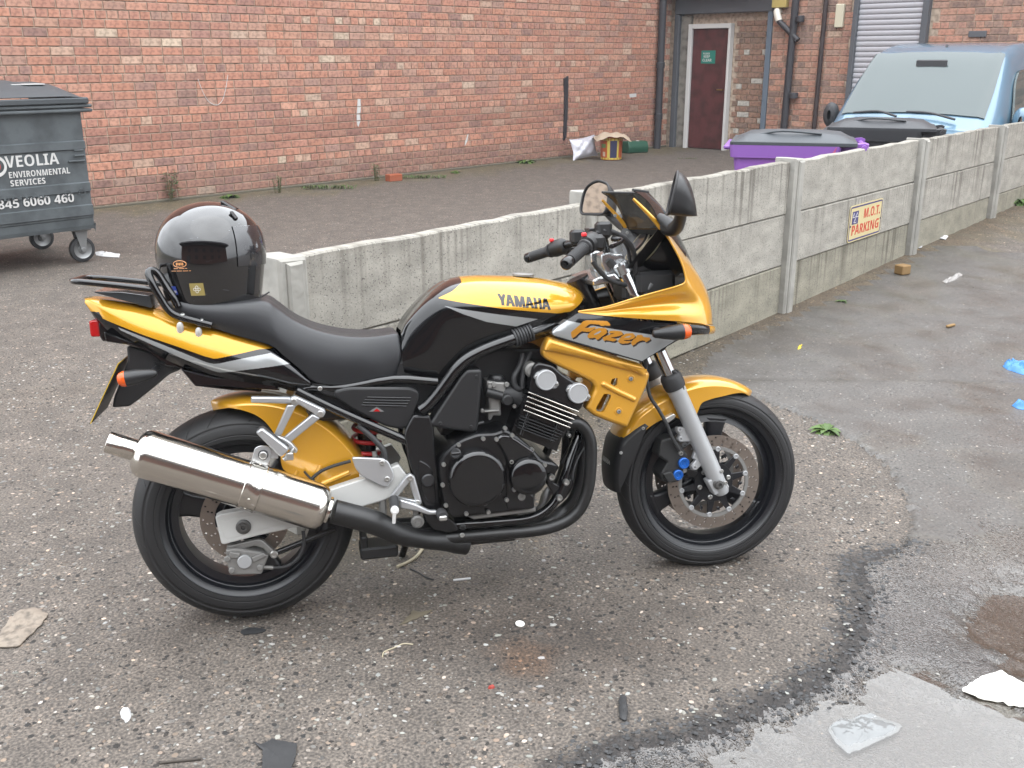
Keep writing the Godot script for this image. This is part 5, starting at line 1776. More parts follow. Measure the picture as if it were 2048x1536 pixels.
	tube(mb, PackedVector3Array([V(.9844,.4578,.13),V(.9609,.4256,.135),V(.9446,.3905,.14),V(.9392,.3625,.14)]), 0.003, 6, true, 4)
	tube(mb, PackedVector3Array([V(.6611,.5502,.15),V(.6703,.554,.15),V(.6816,.5555,.15)]), 0.004, 6, true, 3)
	put(bike, "wiring", mb, mats["rubber_black"])

func build_exhaust() -> void:
	var matt := mt("exhaust_black", 0.016, 0.0155, 0.0155, 0.42)
	grain(matt, tone_tex(256, 0.03, 101, 0.6, 1.4, 4), 6.0)
	matt.albedo_color = lin(0.0075, 0.0073, 0.0073)
	var ex: Node3D
	var zs := [0.135, 0.05, -0.05, -0.135]
	for k in 4:
		var z: float = zs[k]
		var mb := MB.new()
		var dz := V(0, 0, z - 0.135)
		var path := PackedVector3Array()
		for p in [V(.9306,.529,.135),V(.9586,.529,.135),V(.9829,.51,.135),V(.9969,.4745,.135),V(.9987,.4312,.135),V(.9944,.3707,.135),V(.9846,.319,.135),V(.9638,.2726,.135),V(.928,.2407,.135),V(.8796,.2234,.135),V(.8186,.2163,.135),V(.7071,.2178,.135),V(.593,.2193,.135),V(.5055,.2208,.135),V(.4315,.2249,.135)]: path.append(p + dz * (1.0 if path.size() < 9 else 0.6))
		tube(mb, path, 0.0185 if k == 0 else 0.0175, 16, true, 4)
		if k == 0:
			disc(mb, V(.9296,.527,.135), (path[0] - path[1]), 0.026, 0.012, 0.003, 18)
		put(bike, "header_pipe", mb, matt)
		mb = MB.new()
		bolt(bike, path[0] + V(-0.004, -0.028, 0.012), 0.006, 0.012, mats["bolt_steel"], V(0.5, -0.4, 1), "exhaust_nut")
	var mb := MB.new()
	tube(mb, PackedVector3Array([V(.6217,.1877,.1),V(.5947,.1947,.108),V(.5567,.2096,.125),V(.4932,.228,.15),V(.4171,.2637,.18),V(.3545,.3054,.195),V(.2463,.3487,.2)]), [0.036, 0.034, 0.031, 0.027, 0.031, 0.034, 0.034], 20, true, 4)
	put(bike, "link_pipe", mb, matt)
	mb = MB.new()
	box(mb, V(.3692,.1815,.05), V(0.11, 0.035, 0.1), 0.006)
	box(mb, V(.3278,.2026,.05), V(0.02, 0.06, 0.09), 0.004)
	put(bike, "centre_stand_bracket", mb, mats["matt_black"])
	# silencer: polished can, a seam band with rivets, turned-in ends and a tail pipe
	var A := V(-.2494,.5611,.2)
	var Bp := V(.2269,.3561,.2)
	var ax := (Bp - A)
	var L := ax.length()
	var x := along(A, ax)
	var r := 0.0645
	mb = MB.new()
	lathe(mb, P2([0.03, -0.004, 0.045, 0.0, 0.058, 0.010, 0.0635, 0.022, r, 0.028, r, L * 0.55, r, L - 0.03, 0.062, L - 0.016, 0.052, L - 0.004, 0.036, L + 0.002, 0.034, L + 0.002]), x, 64)
	var can := put(bike, "silencer", mb, mats["polished_steel"])
	mb = MB.new()
	var zb := L * 0.60
	lathe(mb, P2([r, zb - 0.024, r + 0.0022, zb - 0.022, r + 0.0024, zb - 0.018, r + 0.0008, zb - 0.014, r + 0.0008, zb + 0.014, r + 0.0024, zb + 0.018, r + 0.0022, zb + 0.022, r, zb + 0.024]), x, 64)
	put(can, "band", mb, mats["polished_steel"])
	for k in 10:
		var a := TAU * k / 10 + 0.3
		mb = MB.new()
		var d := x.basis * V(cos(a), sin(a), 0)
		disc(mb, x * V(0, 0, zb) + d * (r + 0.0006), d, 0.004, 0.002, 0.0008, 10)
		put(can, "rivet", mb, mats["polished_steel"])
	mb = MB.new()
	lathe(mb, P2([0.0265, 0.01, 0.0285, -0.004, 0.0285, -0.03, 0.0290, -0.034, 0.0285, -0.038, 0.0285, -0.072, 0.0272, -0.0735, 0.0255, -0.072, 0.0255, 0.01]), x, 40)
	put(can, "tail_pipe", mb, mats["polished_steel"])
	mb = MB.new()
	lathe(mb, P2([0.035, L - 0.004, 0.0385, L, 0.0385, L + 0.008, 0.035, L + 0.01]), x, 32)
	put(can, "collar", mb, mats["polished_steel"])
	mb = MB.new()
	prism(mb, rounded(P2([.0368,.5026,.0494,.5393,.065,.5446,.0861,.5401,.0924,.5282,.0882,.5077,.0787,.4877]), 0.006, 3), 0.175, 0.181, 0.001)
	prism(mb, rounded(P2([.0776,.5297,.0873,.5384,.1091,.5157,.1081,.5024,.0903,.5058]), 0.004, 2), 0.165, 0.1745, 0.001)
	put(can, "hanger", mb, mats["brushed_alloy"])
	mb = MB.new()
	var hc := V(.0699,.5194,.181)
	lathe(mb, P2([0.0135, 0, 0.0135, 0.006, 0.011, 0.008, 0, 0.008]), zx(hc), 28)
	put(can, "hanger_rubber", mb, mats["rubber_black"])
	bolt(can, hc + V(0, 0, 0.0075), 0.0105, 0.005)

# an arched mudguard about a wheel centre: stations of [angle, crown radius, half width, skirt radius on the right, on the left]
func arch_guard(cx: float, cy: float, st: Array, n: int) -> Array:
	var rows := []
	for i in n + 1:
		var f := float(i) / n * (st.size() - 1)
		var k := mini(int(f), st.size() - 2)
		var s := f - k
		var e := []
		for c in 5:
			var p0: float = st[maxi(k - 1, 0)][c]; var p1: float = st[k][c]; var p2: float = st[k + 1][c]; var p3: float = st[mini(k + 2, st.size() - 1)][c]
			e.append(cr(p0, p1, p2, p3, s))
		var a := deg_to_rad(e[0])
		var q := PackedVector3Array()
		var R: float = e[1]; var w: float = e[2]
		var prof := []
		for t in 5: prof.append([-w, lerpf(minf(e[4], R - 0.025), R - 0.022, t / 4.0)])
		for t in 9:
			var b := PI * (1.0 - t / 8.0)
			prof.append([w * cos(b) * (1.0 if absf(cos(b)) < 0.99 else 0.999), R - 0.022 + 0.022 * pow(sin(b), 0.8)])
		for t in 5: prof.append([w, lerpf(R - 0.022, minf(e[3], R - 0.025), t / 4.0)])
		for p in prof: q.append(V(cx + p[1] * cos(a), cy + p[1] * sin(a), p[0]))
		rows.append(q)
	return rows

func build_rear() -> void:
	var white: Material = mats["arm_white"]
	for s in [1, -1]:
		# swinging arm: box beam rising to the pivot
		var mb := MB.new()
		prism(mb, rounded(P2([-.0729,.3462,-.056,.3536,.0336,.3611,.1386,.3704,.2069,.3854,.2561,.3993,.3352,.4187,.4355,.4508,.4631,.4074,.4411,.3681,.3804,.3479,.3007,.3322,.2114,.3074,.1478,.2957,.037,.2813,-.0562,.2648,-.0629,.2686]), 0.005, 3), 0.108, 0.142, 0.004, 2)
		var arm := put(bike, "swinging_arm", mb if s > 0 else mb.mirrored(), white)
		mb = MB.new()
		prism(mb, rounded(P2([-.0573,.3345,.1087,.3513,.1465,.3452,.1396,.3153,-.0477,.2807,-.054,.2889]), 0.004, 2), 0.1425, 0.1438, 0.0005)
		put(arm, "adjuster_plate", mb if s > 0 else mb.mirrored(), white)
		mb = MB.new()
		lathe(mb, P2([0.0205, 0, 0.0205, 0.004, 0.017, 0.007, 0.012, 0.007, 0.0115, 0.012, 0.006, 0.012, 0.005, 0.006, 0, 0.006]), zx(V(0, 0.312, 0.144)), 28)
		put(arm, "axle_nut", mb if s > 0 else mb.mirrored(), mt("axle_grey", 0.09, 0.088, 0.085, 0.45, 0.5))
	var mb := MB.new()
	box(mb, V(0.36, 0.395, 0), V(0.07, 0.07, 0.24), 0.01)
	put(bike, "arm_bridge", mb, white)
	rear_caliper()
	# gold hugger
	mb = MB.new()
	var st := [[102, 0.338, 0.006, 0.322, 0.322], [97, 0.344, 0.05, 0.324, 0.324], [88, 0.350, 0.084, 0.318, 0.318], [78, 0.354, 0.090, 0.300, 0.31], [70, 0.357, 0.092, 0.272, 0.3], [62, 0.360, 0.094, 0.235, 0.29], [55, 0.362, 0.094, 0.195, 0.28], [48, 0.365, 0.094, 0.182, 0.28], [38, 0.368, 0.094, 0.195, 0.28], [28, 0.371, 0.094, 0.215, 0.28], [20, 0.374, 0.092, 0.245, 0.3], [10, 0.376, 0.085, 0.29, 0.31]]
	shell(mb, arch_guard(0, 0.312, st, 60), 0.0025)
	var hug := put(bike, "hugger", mb, mats["gold_paint"])
	for e in [[V(.2196,.4553,.094), V(.1996,.4112,.094), 0.008], [V(.2981,.4286,.094), V(.2198,.4014,.094), 0.009], [V(.1564,.4449,.094), V(.146,.4299,.094), 0.006]]:
		mb = MB.new()
		tube(mb, PackedVector3Array([e[0], e[1]]), e[2], 10)
		put(hug, "moulded_rib", mb, mats["gold_paint"])
	mb = MB.new()
	tube(mb, PackedVector3Array([V(.1978,.4162,.112),V(.1946,.4244,.112),V(.2223,.4438,.112),V(.261,.4563,.112),V(.3034,.4646,.112)]), 0.0048, 9, true, 4)
	tube(mb, PackedVector3Array([V(.2012,.4099,.112),V(.182,.4334,.112),V(.1735,.4463,.113)]), 0.0032, 8, true, 3)
	put(bike, "rear_brake_hose", mb, mats["rubber_black"])
	# tail fairing
	mb = MB.new()
	var ctrl := []
	for r in [
		[V(-.3778,.9475,0),V(-.3754,.9478,.012),V(-.3717,.9471,.028),V(-.3691,.9453,.036),V(-.367,.9419,.04),V(-.3652,.9357,.038)],
		[V(-.3602,.9487,0),V(-.3529,.9487,.03),V(-.3464,.9434,.052),V(-.3409,.9275,.06),V(-.3384,.9069,.062),V(-.3344,.8882,.056)],
		[V(-.3209,.9437,0),V(-.3101,.9418,.045),V(-.3029,.9265,.07),V(-.2953,.9004,.08),V(-.2881,.8706,.082),V(-.2844,.8437,.07)],
		[V(-.2562,.9314,0),V(-.245,.928,.055),V(-.2372,.9091,.08),V(-.2326,.8748,.094),V(-.2271,.8392,.097),V(-.2208,.8127,.08)],
		[V(-.1884,.9142,0),V(-.1763,.9072,.062),V(-.1649,.8824,.09),V(-.1607,.8452,.105),V(-.1527,.8033,.108),V(-.144,.7683,.088)],
		[V(-.118,.8828,0),V(-.1051,.8755,.07),V(-.095,.8557,.1),V(-.091,.8184,.115),V(-.0854,.7795,.118),V(-.0822,.7426,.095)],
		[V(-.0456,.8633,0),V(-.034,.8555,.075),V(-.0257,.8402,.104),V(-.025,.7972,.121),V(-.0236,.7584,.124),V(-.0238,.7243,.1)],
		[V(.0358,.8307,0),V(.0459,.8271,.08),V(.0524,.8178,.106),V(.059,.7773,.124),V(.0593,.7415,.128),V(.0554,.7043,.104)],
		[V(.0894,.808,0),V(.0947,.8074,.08),V(.1001,.8017,.108),V(.1129,.7725,.126),V(.1142,.7233,.13),V(.1162,.692,.108)],
		[V(.139,.7688,0),V(.1456,.7716,.08),V(.153,.7653,.11),V(.1588,.7425,.128),V(.1587,.7053,.13),V(.1588,.6764,.108)],
		[V(.1896,.6977,0),V(.1953,.709,.09),V(.2001,.7087,.112),V(.2045,.7009,.122),V(.2062,.6907,.122),V(.2028,.6755,.106)]]: ctrl.append(PackedVector3Array(r))
	shell(mb, mirror_rows(skin(ctrl, 4, 4)), 0.0025)
	mb.flat_uv(luv)
	var tail := put(bike, "tail_fairing", mb, mats["livery_paint"])
	mb = MB.new()
	prism(mb, rounded(P2([-.3207,.8645,-.2862,.8477,-.2136,.8136,-.1436,.7701,-.095,.7335,-.0456,.6996,.0764,.6773,.0058,.6822,-.1005,.7027,-.1099,.7284,-.1363,.756,-.1728,.7629,-.2144,.8047,-.2631,.8256,-.3178,.8377]), 0.003, 1), -0.085, 0.085, 0.003)
	prism(mb, rounded(P2([-.1324,.7542,-.0484,.7259,.097,.7101,.1243,.6772,-.0475,.7008,-.0993,.705]), 0.004, 2), -0.095, 0.102, 0.003)
	put(tail, "undertray", mb, mats["gloss_black"])
	for p in [V(-.1237,.8651,.116),V(-.0775,.8482,.116)]:
		mb = MB.new()
		lathe(mb, P2([0.0088, -0.01, 0.0088, 0.012, 0.0078, 0.018, 0.004, 0.024, 0, 0.025]), along(p + V(0, -0.003, -0.012), V(0.1, 0.75, 0.6)), 18)
		put(tail, "cap_nut", mb, mats["white_paint"])
	# tail light, number plate and rear indicators
	mb = MB.new()
	var tl := P2([-.3616,.8905,-.3537,.8936,-.3377,.8933,-.3366,.8483,-.3582,.8489,-.3612,.8551])
	prism(mb, rounded(tl, 0.004, 3), -0.055, 0.055, 0.004, 2, Transform3D.IDENTITY, true)
	put(bike, "tail_light", mb, mats["red_lens"])
	mb = MB.new()
	prism(mb, rounded(P2([-.3355,.8966,-.2934,.8734,-.2945,.8329,-.3308,.8365,-.3366,.8489]), 0.003, 2), -0.06, 0.06, 0.003)
	put(bike, "tail_light_housing", mb, mats["gloss_black"])
	mb = MB.new()
	prism(mb, rounded(P2([-.2718,.8179,-.2588,.8202,-.1763,.7817,-.1359,.7469,-.1689,.7352,-.2125,.7012,-.2496,.6745,-.2803,.6536,-.3247,.6537,-.3178,.6809,-.2926,.7342,-.2724,.7816]), 0.006, 2), -0.07, 0.06, 0.006, 2)
	prism(mb, P2([-.2065,.7737,-.1533,.7581,-.1601,.7463,-.2041,.769]), 0.055, 0.064, 0.002)
	put(bike, "rear_mudguard", mb, mats["grained_plastic"])
	mb = MB.new()
	var n0 := P2([-.289,.7808,-.3738,.6246])
	var dn: Vector2 = (n0[1] - n0[0]).normalized()
	var nn := Vector2(-dn.y, dn.x) * -0.0022
	prism(mb, PackedVector2Array([n0[0], n0[1], n0[1] - nn, n0[0] - nn]), -0.11, 0.11)
	var np := put(bike, "number_plate", mb, mt("plate_yellow", 0.4, 0.26, 0.02, 0.4))
	mb = MB.new()
	prism(mb, PackedVector2Array([n0[0].lerp(n0[1], 0.02) - nn, n0[1].lerp(n0[0], 0.02) - nn, n0[1].lerp(n0[0], 0.02) - nn * 1.8, n0[0].lerp(n0[1], 0.02) - nn * 1.8]), -0.106, 0.106)
	put(np, "plate_back", mb, mats["matt_black"])
	for s in [1, -1]:
		mb = MB.new()
		var i0 := V(-.1873,.7568,.165)
		var i1 := V(-.2625,.7471,.165)
		lathe(mb, P2([0, -0.004, 0.006, -0.003, 0.011, 0.004, 0.0155, 0.025, 0.0200, 0.05, 0.0212, (i1 - i0).length()]), along(i0, i1 - i0), 28, 0, TAU, V(0.8, 1.0, 1.0) if false else Vector3.ONE)
		rod(mb, i0 + (i1 - i0) * 0.2, V(i0.x - 0.01, i0.y, 0.04), 0.008, 10)
		var ind := put(bike, "rear_indicator", mb if s > 0 else mb.mirrored(), mats["grained_plastic"])
		mb = MB.new()
		lathe(mb, P2([0.0212, 0, 0.0208, 0.006, 0.018, 0.014, 0.012, 0.02, 0, 0.023]), along(i1, i1 - i0), 28)
		put(ind, "lens", mb if s > 0 else mb.mirrored(), mats["orange_lens"])
	# luggage rack and grab rails
	for s in [1, -1]:
		mb = MB.new()
		tube(mb, PackedVector3Array([V(-.0402,.8696,.118),V(-.077,.8815,.116),V(-.1185,.8956,.113),V(-.1402,.9076,.112),V(-.154,.9254,.112),V(-.1658,.9495,.112),V(-.1768,.9734,.112),V(-.1843,.994,.11),V(-.19,1.0114,.104),V(-.1889,1.0203,.098),V(-.1816,1.0214,.092),V(-.1701,1.0126,.09),V(-.1577,.9916,.092),V(-.1452,.9678,.096),V(-.1326,.9454,.1),V(-.1247,.9228,.1)]), 0.0105, 12, true, 3)
		put(bike, "grab_rail", mb if s > 0 else mb.mirrored(), mats["gloss_black"])
		mb = MB.new()
		tube(mb, PackedVector3Array([V(-.1716,.9685,.108),V(-.1963,.9735,.108),V(-.2512,.9829,.105),V(-.3198,.9934,.1),V(-.3675,.9996,.09),V(-.3852,1.0003,.07),V(-.3967,.9982,.03),V(-.4038,.9966,0)]), 0.0085, 12, true, 3)
		put(bike, "rack_rail", mb if s > 0 else mb.mirrored(), mats["gloss_black"])
		for p in [V(-.1124,.9011,.118),V(-.0657,.8844,.118)]: bolt(bike, p if s > 0 else p * V(1, 1, -1), 0.0055, 0.004, null, V(0, 1, 0.5 * s))
	mb = MB.new()
	var pl := P2([-.3323,.9723,-.2643,.9672,-.1963,.9542,-.1903,.9249])
	prism(mb, PackedVector2Array([pl[0], pl[1], pl[2], pl[3], pl[3] - Vector2(0.004, 0.004), pl[0] - Vector2(0, 0.003)]), -0.09, 0.09, 0.001)
	put(bike, "rack_plate", mb, coat(mt("plate_grey", 0.025, 0.028, 0.03, 0.3)))
	# passenger foot-rest hanger: cast alloy, built as one plate with two windows between its arms
	for s in [1, -1]:
		mb = MB.new()
		var hp := P2([.0486,.6759,.1504,.6672,.1615,.6701,.1722,.6671,.2408,.628,.2421,.6184,.232,.6058,.219,.6039,.1436,.5447,.1569,.5254,.16,.5175,.152,.5085,.1345,.5445,.1015,.5662,.1416,.6457,.133,.651,.0474,.66])
		prism(mb, rounded(P2([.0482,.6759,.1522,.667,.1546,.6495,.133,.651,.0474,.6599]), 0.003, 2), 0.145, 0.163, 0.004, 2)
		prism(mb, rounded(P2([.1512,.6663,.1633,.6704,.1756,.6646,.2408,.6271,.243,.6183,.2348,.6056,.2192,.6067,.2073,.621,.1725,.6463,.1612,.6405,.151,.6497]), 0.004, 2), 0.145, 0.164, 0.004, 2)
		prism(mb, rounded(P2([.1418,.6476,.167,.6457,.1194,.5625,.1016,.5672]), 0.004, 2), 0.147, 0.162, 0.004, 2)
		prism(mb, rounded(P2([.2071,.6172,.2283,.6041,.1435,.5428,.1264,.5585]), 0.004, 2), 0.147, 0.1625, 0.004, 2)
		prism(mb, rounded(P2([.1016,.5681,.1264,.5585,.147,.5416,.162,.5192,.1558,.5101,.1349,.5253,.0989,.555]), 0.004, 2), 0.144, 0.166, 0.004, 2)
		var hang := put(bike, "footrest_hanger", mb if s > 0 else mb.mirrored(), mats["brushed_alloy"])
		for p in [V(.16,.6564,.164),V(.2283,.6173,.164)]: bolt(hang, p if s > 0 else p * V(1, 1, -1), 0.0085, 0.004, null, V(0, 0, s))
		mb = MB.new()
		prism(mb, rounded(P2([.0551,.584,.0687,.5942,.0758,.5936,.1396,.5338,.1336,.5248,.1164,.512,.1095,.5164]), 0.006, 3), 0.168, 0.196, 0.005, 2)
		var peg := put(bike, "passenger_footrest", mb if s > 0 else mb.mirrored(), mats["brushed_alloy"])
		mb = MB.new()
		prism(mb, rounded(P2([.056,.5855,.0666,.5959,.0765,.5961,.1387,.5363,.1357,.5318,.0733,.5889]), 0.004, 2), 0.166, 0.19, 0.003)
		put(peg, "rubber_pad", mb if s > 0 else mb.mirrored(), mats["rubber_black"])
		mb = MB.new()
		box(mb, V(.1387,.5096,.18), V(0.02, 0.02, 0.022), 0.002, Transform3D.IDENTITY)
		rod(mb, V(.1226,.5005,.18), V(.1536,.5285,.18), 0.006, 10)
		put(peg, "pivot", mb if s > 0 else mb.mirrored(), mats["bolt_steel"])
	# rider's hanger, heel plate, pedal
	mb = MB.new()
	prism(mb, rounded(P2([.4503,.4221,.4634,.4301,.4744,.4199,.427,.3686,.4163,.359,.4027,.3656]), 0.004, 3), 0.158, 0.173, 0.004, 2)
	prism(mb, rounded(P2([.462,.4263,.4753,.4212,.4925,.3426,.4869,.3343,.4756,.3402,.4616,.3946]), 0.004, 3), 0.158, 0.172, 0.004, 2)
	prism(mb, rounded(P2([.4167,.3669,.4748,.3509,.4924,.3413,.4817,.3343,.4262,.3528]), 0.004, 3), 0.158, 0.171, 0.004, 2)
	var rh := put(bike, "rider_hanger", mb, mats["brushed_alloy"])
	bolt(rh, V(.4628,.4175,.173), 0.009, 0.004)
	bolt(rh, V(.48,.3449,.172), 0.007, 0.004)
	mb = MB.new()
	prism(mb, rounded(P2([.3048,.4856,.3227,.4846,.3951,.4749,.4071,.4639,.42,.4287,.4171,.4131,.3968,.3899,.3782,.3981,.3283,.4302,.3134,.4537]), 0.007, 4), 0.148, 0.156, 0.003, 2)
	var hp2 := put(bike, "heel_plate", mb, mats["brushed_alloy"])
	for p in [V(.388,.4636,.157),V(.3993,.4157,.157)]: bolt(hp2, p, 0.008, 0.004)
	mb = MB.new()
	tube(mb, PackedVector3Array([V(.4125,.3677,.19),V(.4121,.3616,.205),V(.4089,.3517,.25)]), [0.0125, 0.0135, 0.0125], 16, true, 2)
	var rp := put(bike, "rider_footrest", mb, mats["rubber_black"])
	mb = MB.new()
	disc(mb, V(.409,.353,.25), V(.4077,.3527,.27) - V(.409,.353,.25), 0.0115, 0.012, 0.003, 16)
	rod(mb, V(.4073,.3503,.262), V(.4042,.3175,.255), 0.0048, 10)
	put(rp, "peg_feeler", mb, mats["white_paint"])
	mb = MB.new()
	prism(mb, rounded(P2([.4304,.362,.4729,.3448,.5129,.3211,.5309,.3207,.5342,.3084,.5072,.3096,.477,.3232,.4291,.337]), 0.006, 3), 0.176, 0.19, 0.005, 3)
	var ped := put(bike, "brake_pedal", mb, mats["brushed_alloy"])
	mb = MB.new()
	var q0 := V(.5435,.3115,.185)
	lathe(mb, P2([0.0, -0.004, 0.0145, -0.003, 0.0155, 0.004, 0.0155, 0.034, 0.013, 0.038, 0, 0.038]), zx(q0), 18)
	put(ped, "pedal_rubber", mb, mats["rubber_black"])
	mb = MB.new()
	box(mb, q0 + V(0.0, -0.004, 0.04), V(0.022, 0.014, 0.006), 0.003)
	put(ped, "pedal_tip", mb, mats["bolt_steel"])
	mb = MB.new()
	lathe(mb, P2([0.0, 0, 0.018, 0, 0.0185, 0.006, 0.0185, 0.016, 0.013, 0.019, 0.012, 0.016, 0.006, 0.016, 0.005, 0.02, 0, 0.02]), zx(V(.4777,.2856,.15)), 26)
	box(mb, V(.4745,.3117,.155), V(0.016, 0.05, 0.008), 0.002)
	put(bike, "linkage_pivot", mb, mats["dull_alloy"])
	mb = MB.new()
	rod(mb, V(.3706,.4913,.13), V(.3708,.4715,.13), 0.008, 10)
	rod(mb, V(.3709,.4729,.13), V(.3824,.4215,.125), 0.008, 10)
	box(mb, V(.3846,.3679,.125), V(0.02, 0.13, 0.026), 0.005)
	put(bike, "master_cylinder", mb, mats["dull_alloy"])
	mb = MB.new()
	tube(mb, PackedVector3Array([V(.3296,.5692,.13),V(.3601,.5403,.14),V(.3835,.5135,.145),V(.395,.4949,.148),V(.3987,.4709,.148)]), 0.008, 10, true, 4)
	put(bike, "reservoir_hose", mb, mats["rubber_black"])
	# side stand on the far side, and a drain hose below
	mb = MB.new()
	rod(mb, V(0.52, 0.24, -0.16), V(0.44, -0.035, -0.30), 0.011, 10)
	box(mb, V(0.44, -0.04, -0.302), V(0.07, 0.012, 0.05), 0.004)
	put(bike, "side_stand", mb, mats["satin_black"])

func rear_caliper() -> void:
	var mb := MB.new()
	prism(mb, rounded(P2([-.0521,.2514,.0345,.2631,.0484,.2565,.0816,.2169,.0781,.2017,.0595,.2114,.0467,.2335,.0235,.2436,-.0443,.2301]), 0.004, 3), 0.098, 0.115, 0.004, 2)
	var br := put(bike, "caliper_bracket", mb, mats["dull_alloy"])
	mb = MB.new()
	prism(mb, rounded(P2([-.0542,.2448,-.0281,.2472,.0466,.2266,.0601,.2149,.0459,.1853,.037,.163,-.0484,.1697,-.053,.2011]), 0.005, 3), 0.085, 0.128, 0.006, 3)
	prism(mb, rounded(P2([-.0424,.2402,-.0147,.2322,-.0206,.2174,-.0485,.2229]), 0.003, 2), 0.12, 0.134, 0.003, 2)
	prism(mb, rounded(P2([.0126,.2165,.0469,.2283,.0556,.2171,.0161,.2006]), 0.003, 2), 0.12, 0.134, 0.003, 2)
	for p in [V(-.0422,.1856,.128),V(.034,.1851,.128),V(-.0513,.22,.128)]: disc(mb, p, Vector3.BACK, 0.0085, 0.008, 0.002, 14)
	rod(mb, V(.0423,.1777,.11), V(.0686,.1733,.11), 0.006, 10)
	var cal := put(bike, "rear_caliper", mb, mats["dull_alloy"])
	mb = MB.new()
	lathe(mb, P2([0.0195, 0, 0.0195, 0.008, 0.0175, 0.010, 0, 0.0105]), zx(V(-.0058,.2074,.128)), 26)
	put(cal, "piston_cap", mb, mats["silver_paint"])
	mb = MB.new()
	rod(mb, V(.0713,.2119,.105), V(.2488,.2742,.12), 0.0085, 10)
	put(br, "torque_arm", mb, mats["satin_black"])
	bolt(br, V(.0742,.2151,.115), 0.011, 0.008)
	mb = MB.new()
	tube(mb, PackedVector3Array([V(.0686,.1733,.11),V(.1053,.1753,.115),V(.1411,.1994,.12),V(.1584,.2392,.12),V(.1585,.2754,.12)]), 0.005, 8, true, 4)
	put(cal, "brake_line", mb, mats["rubber_black"])

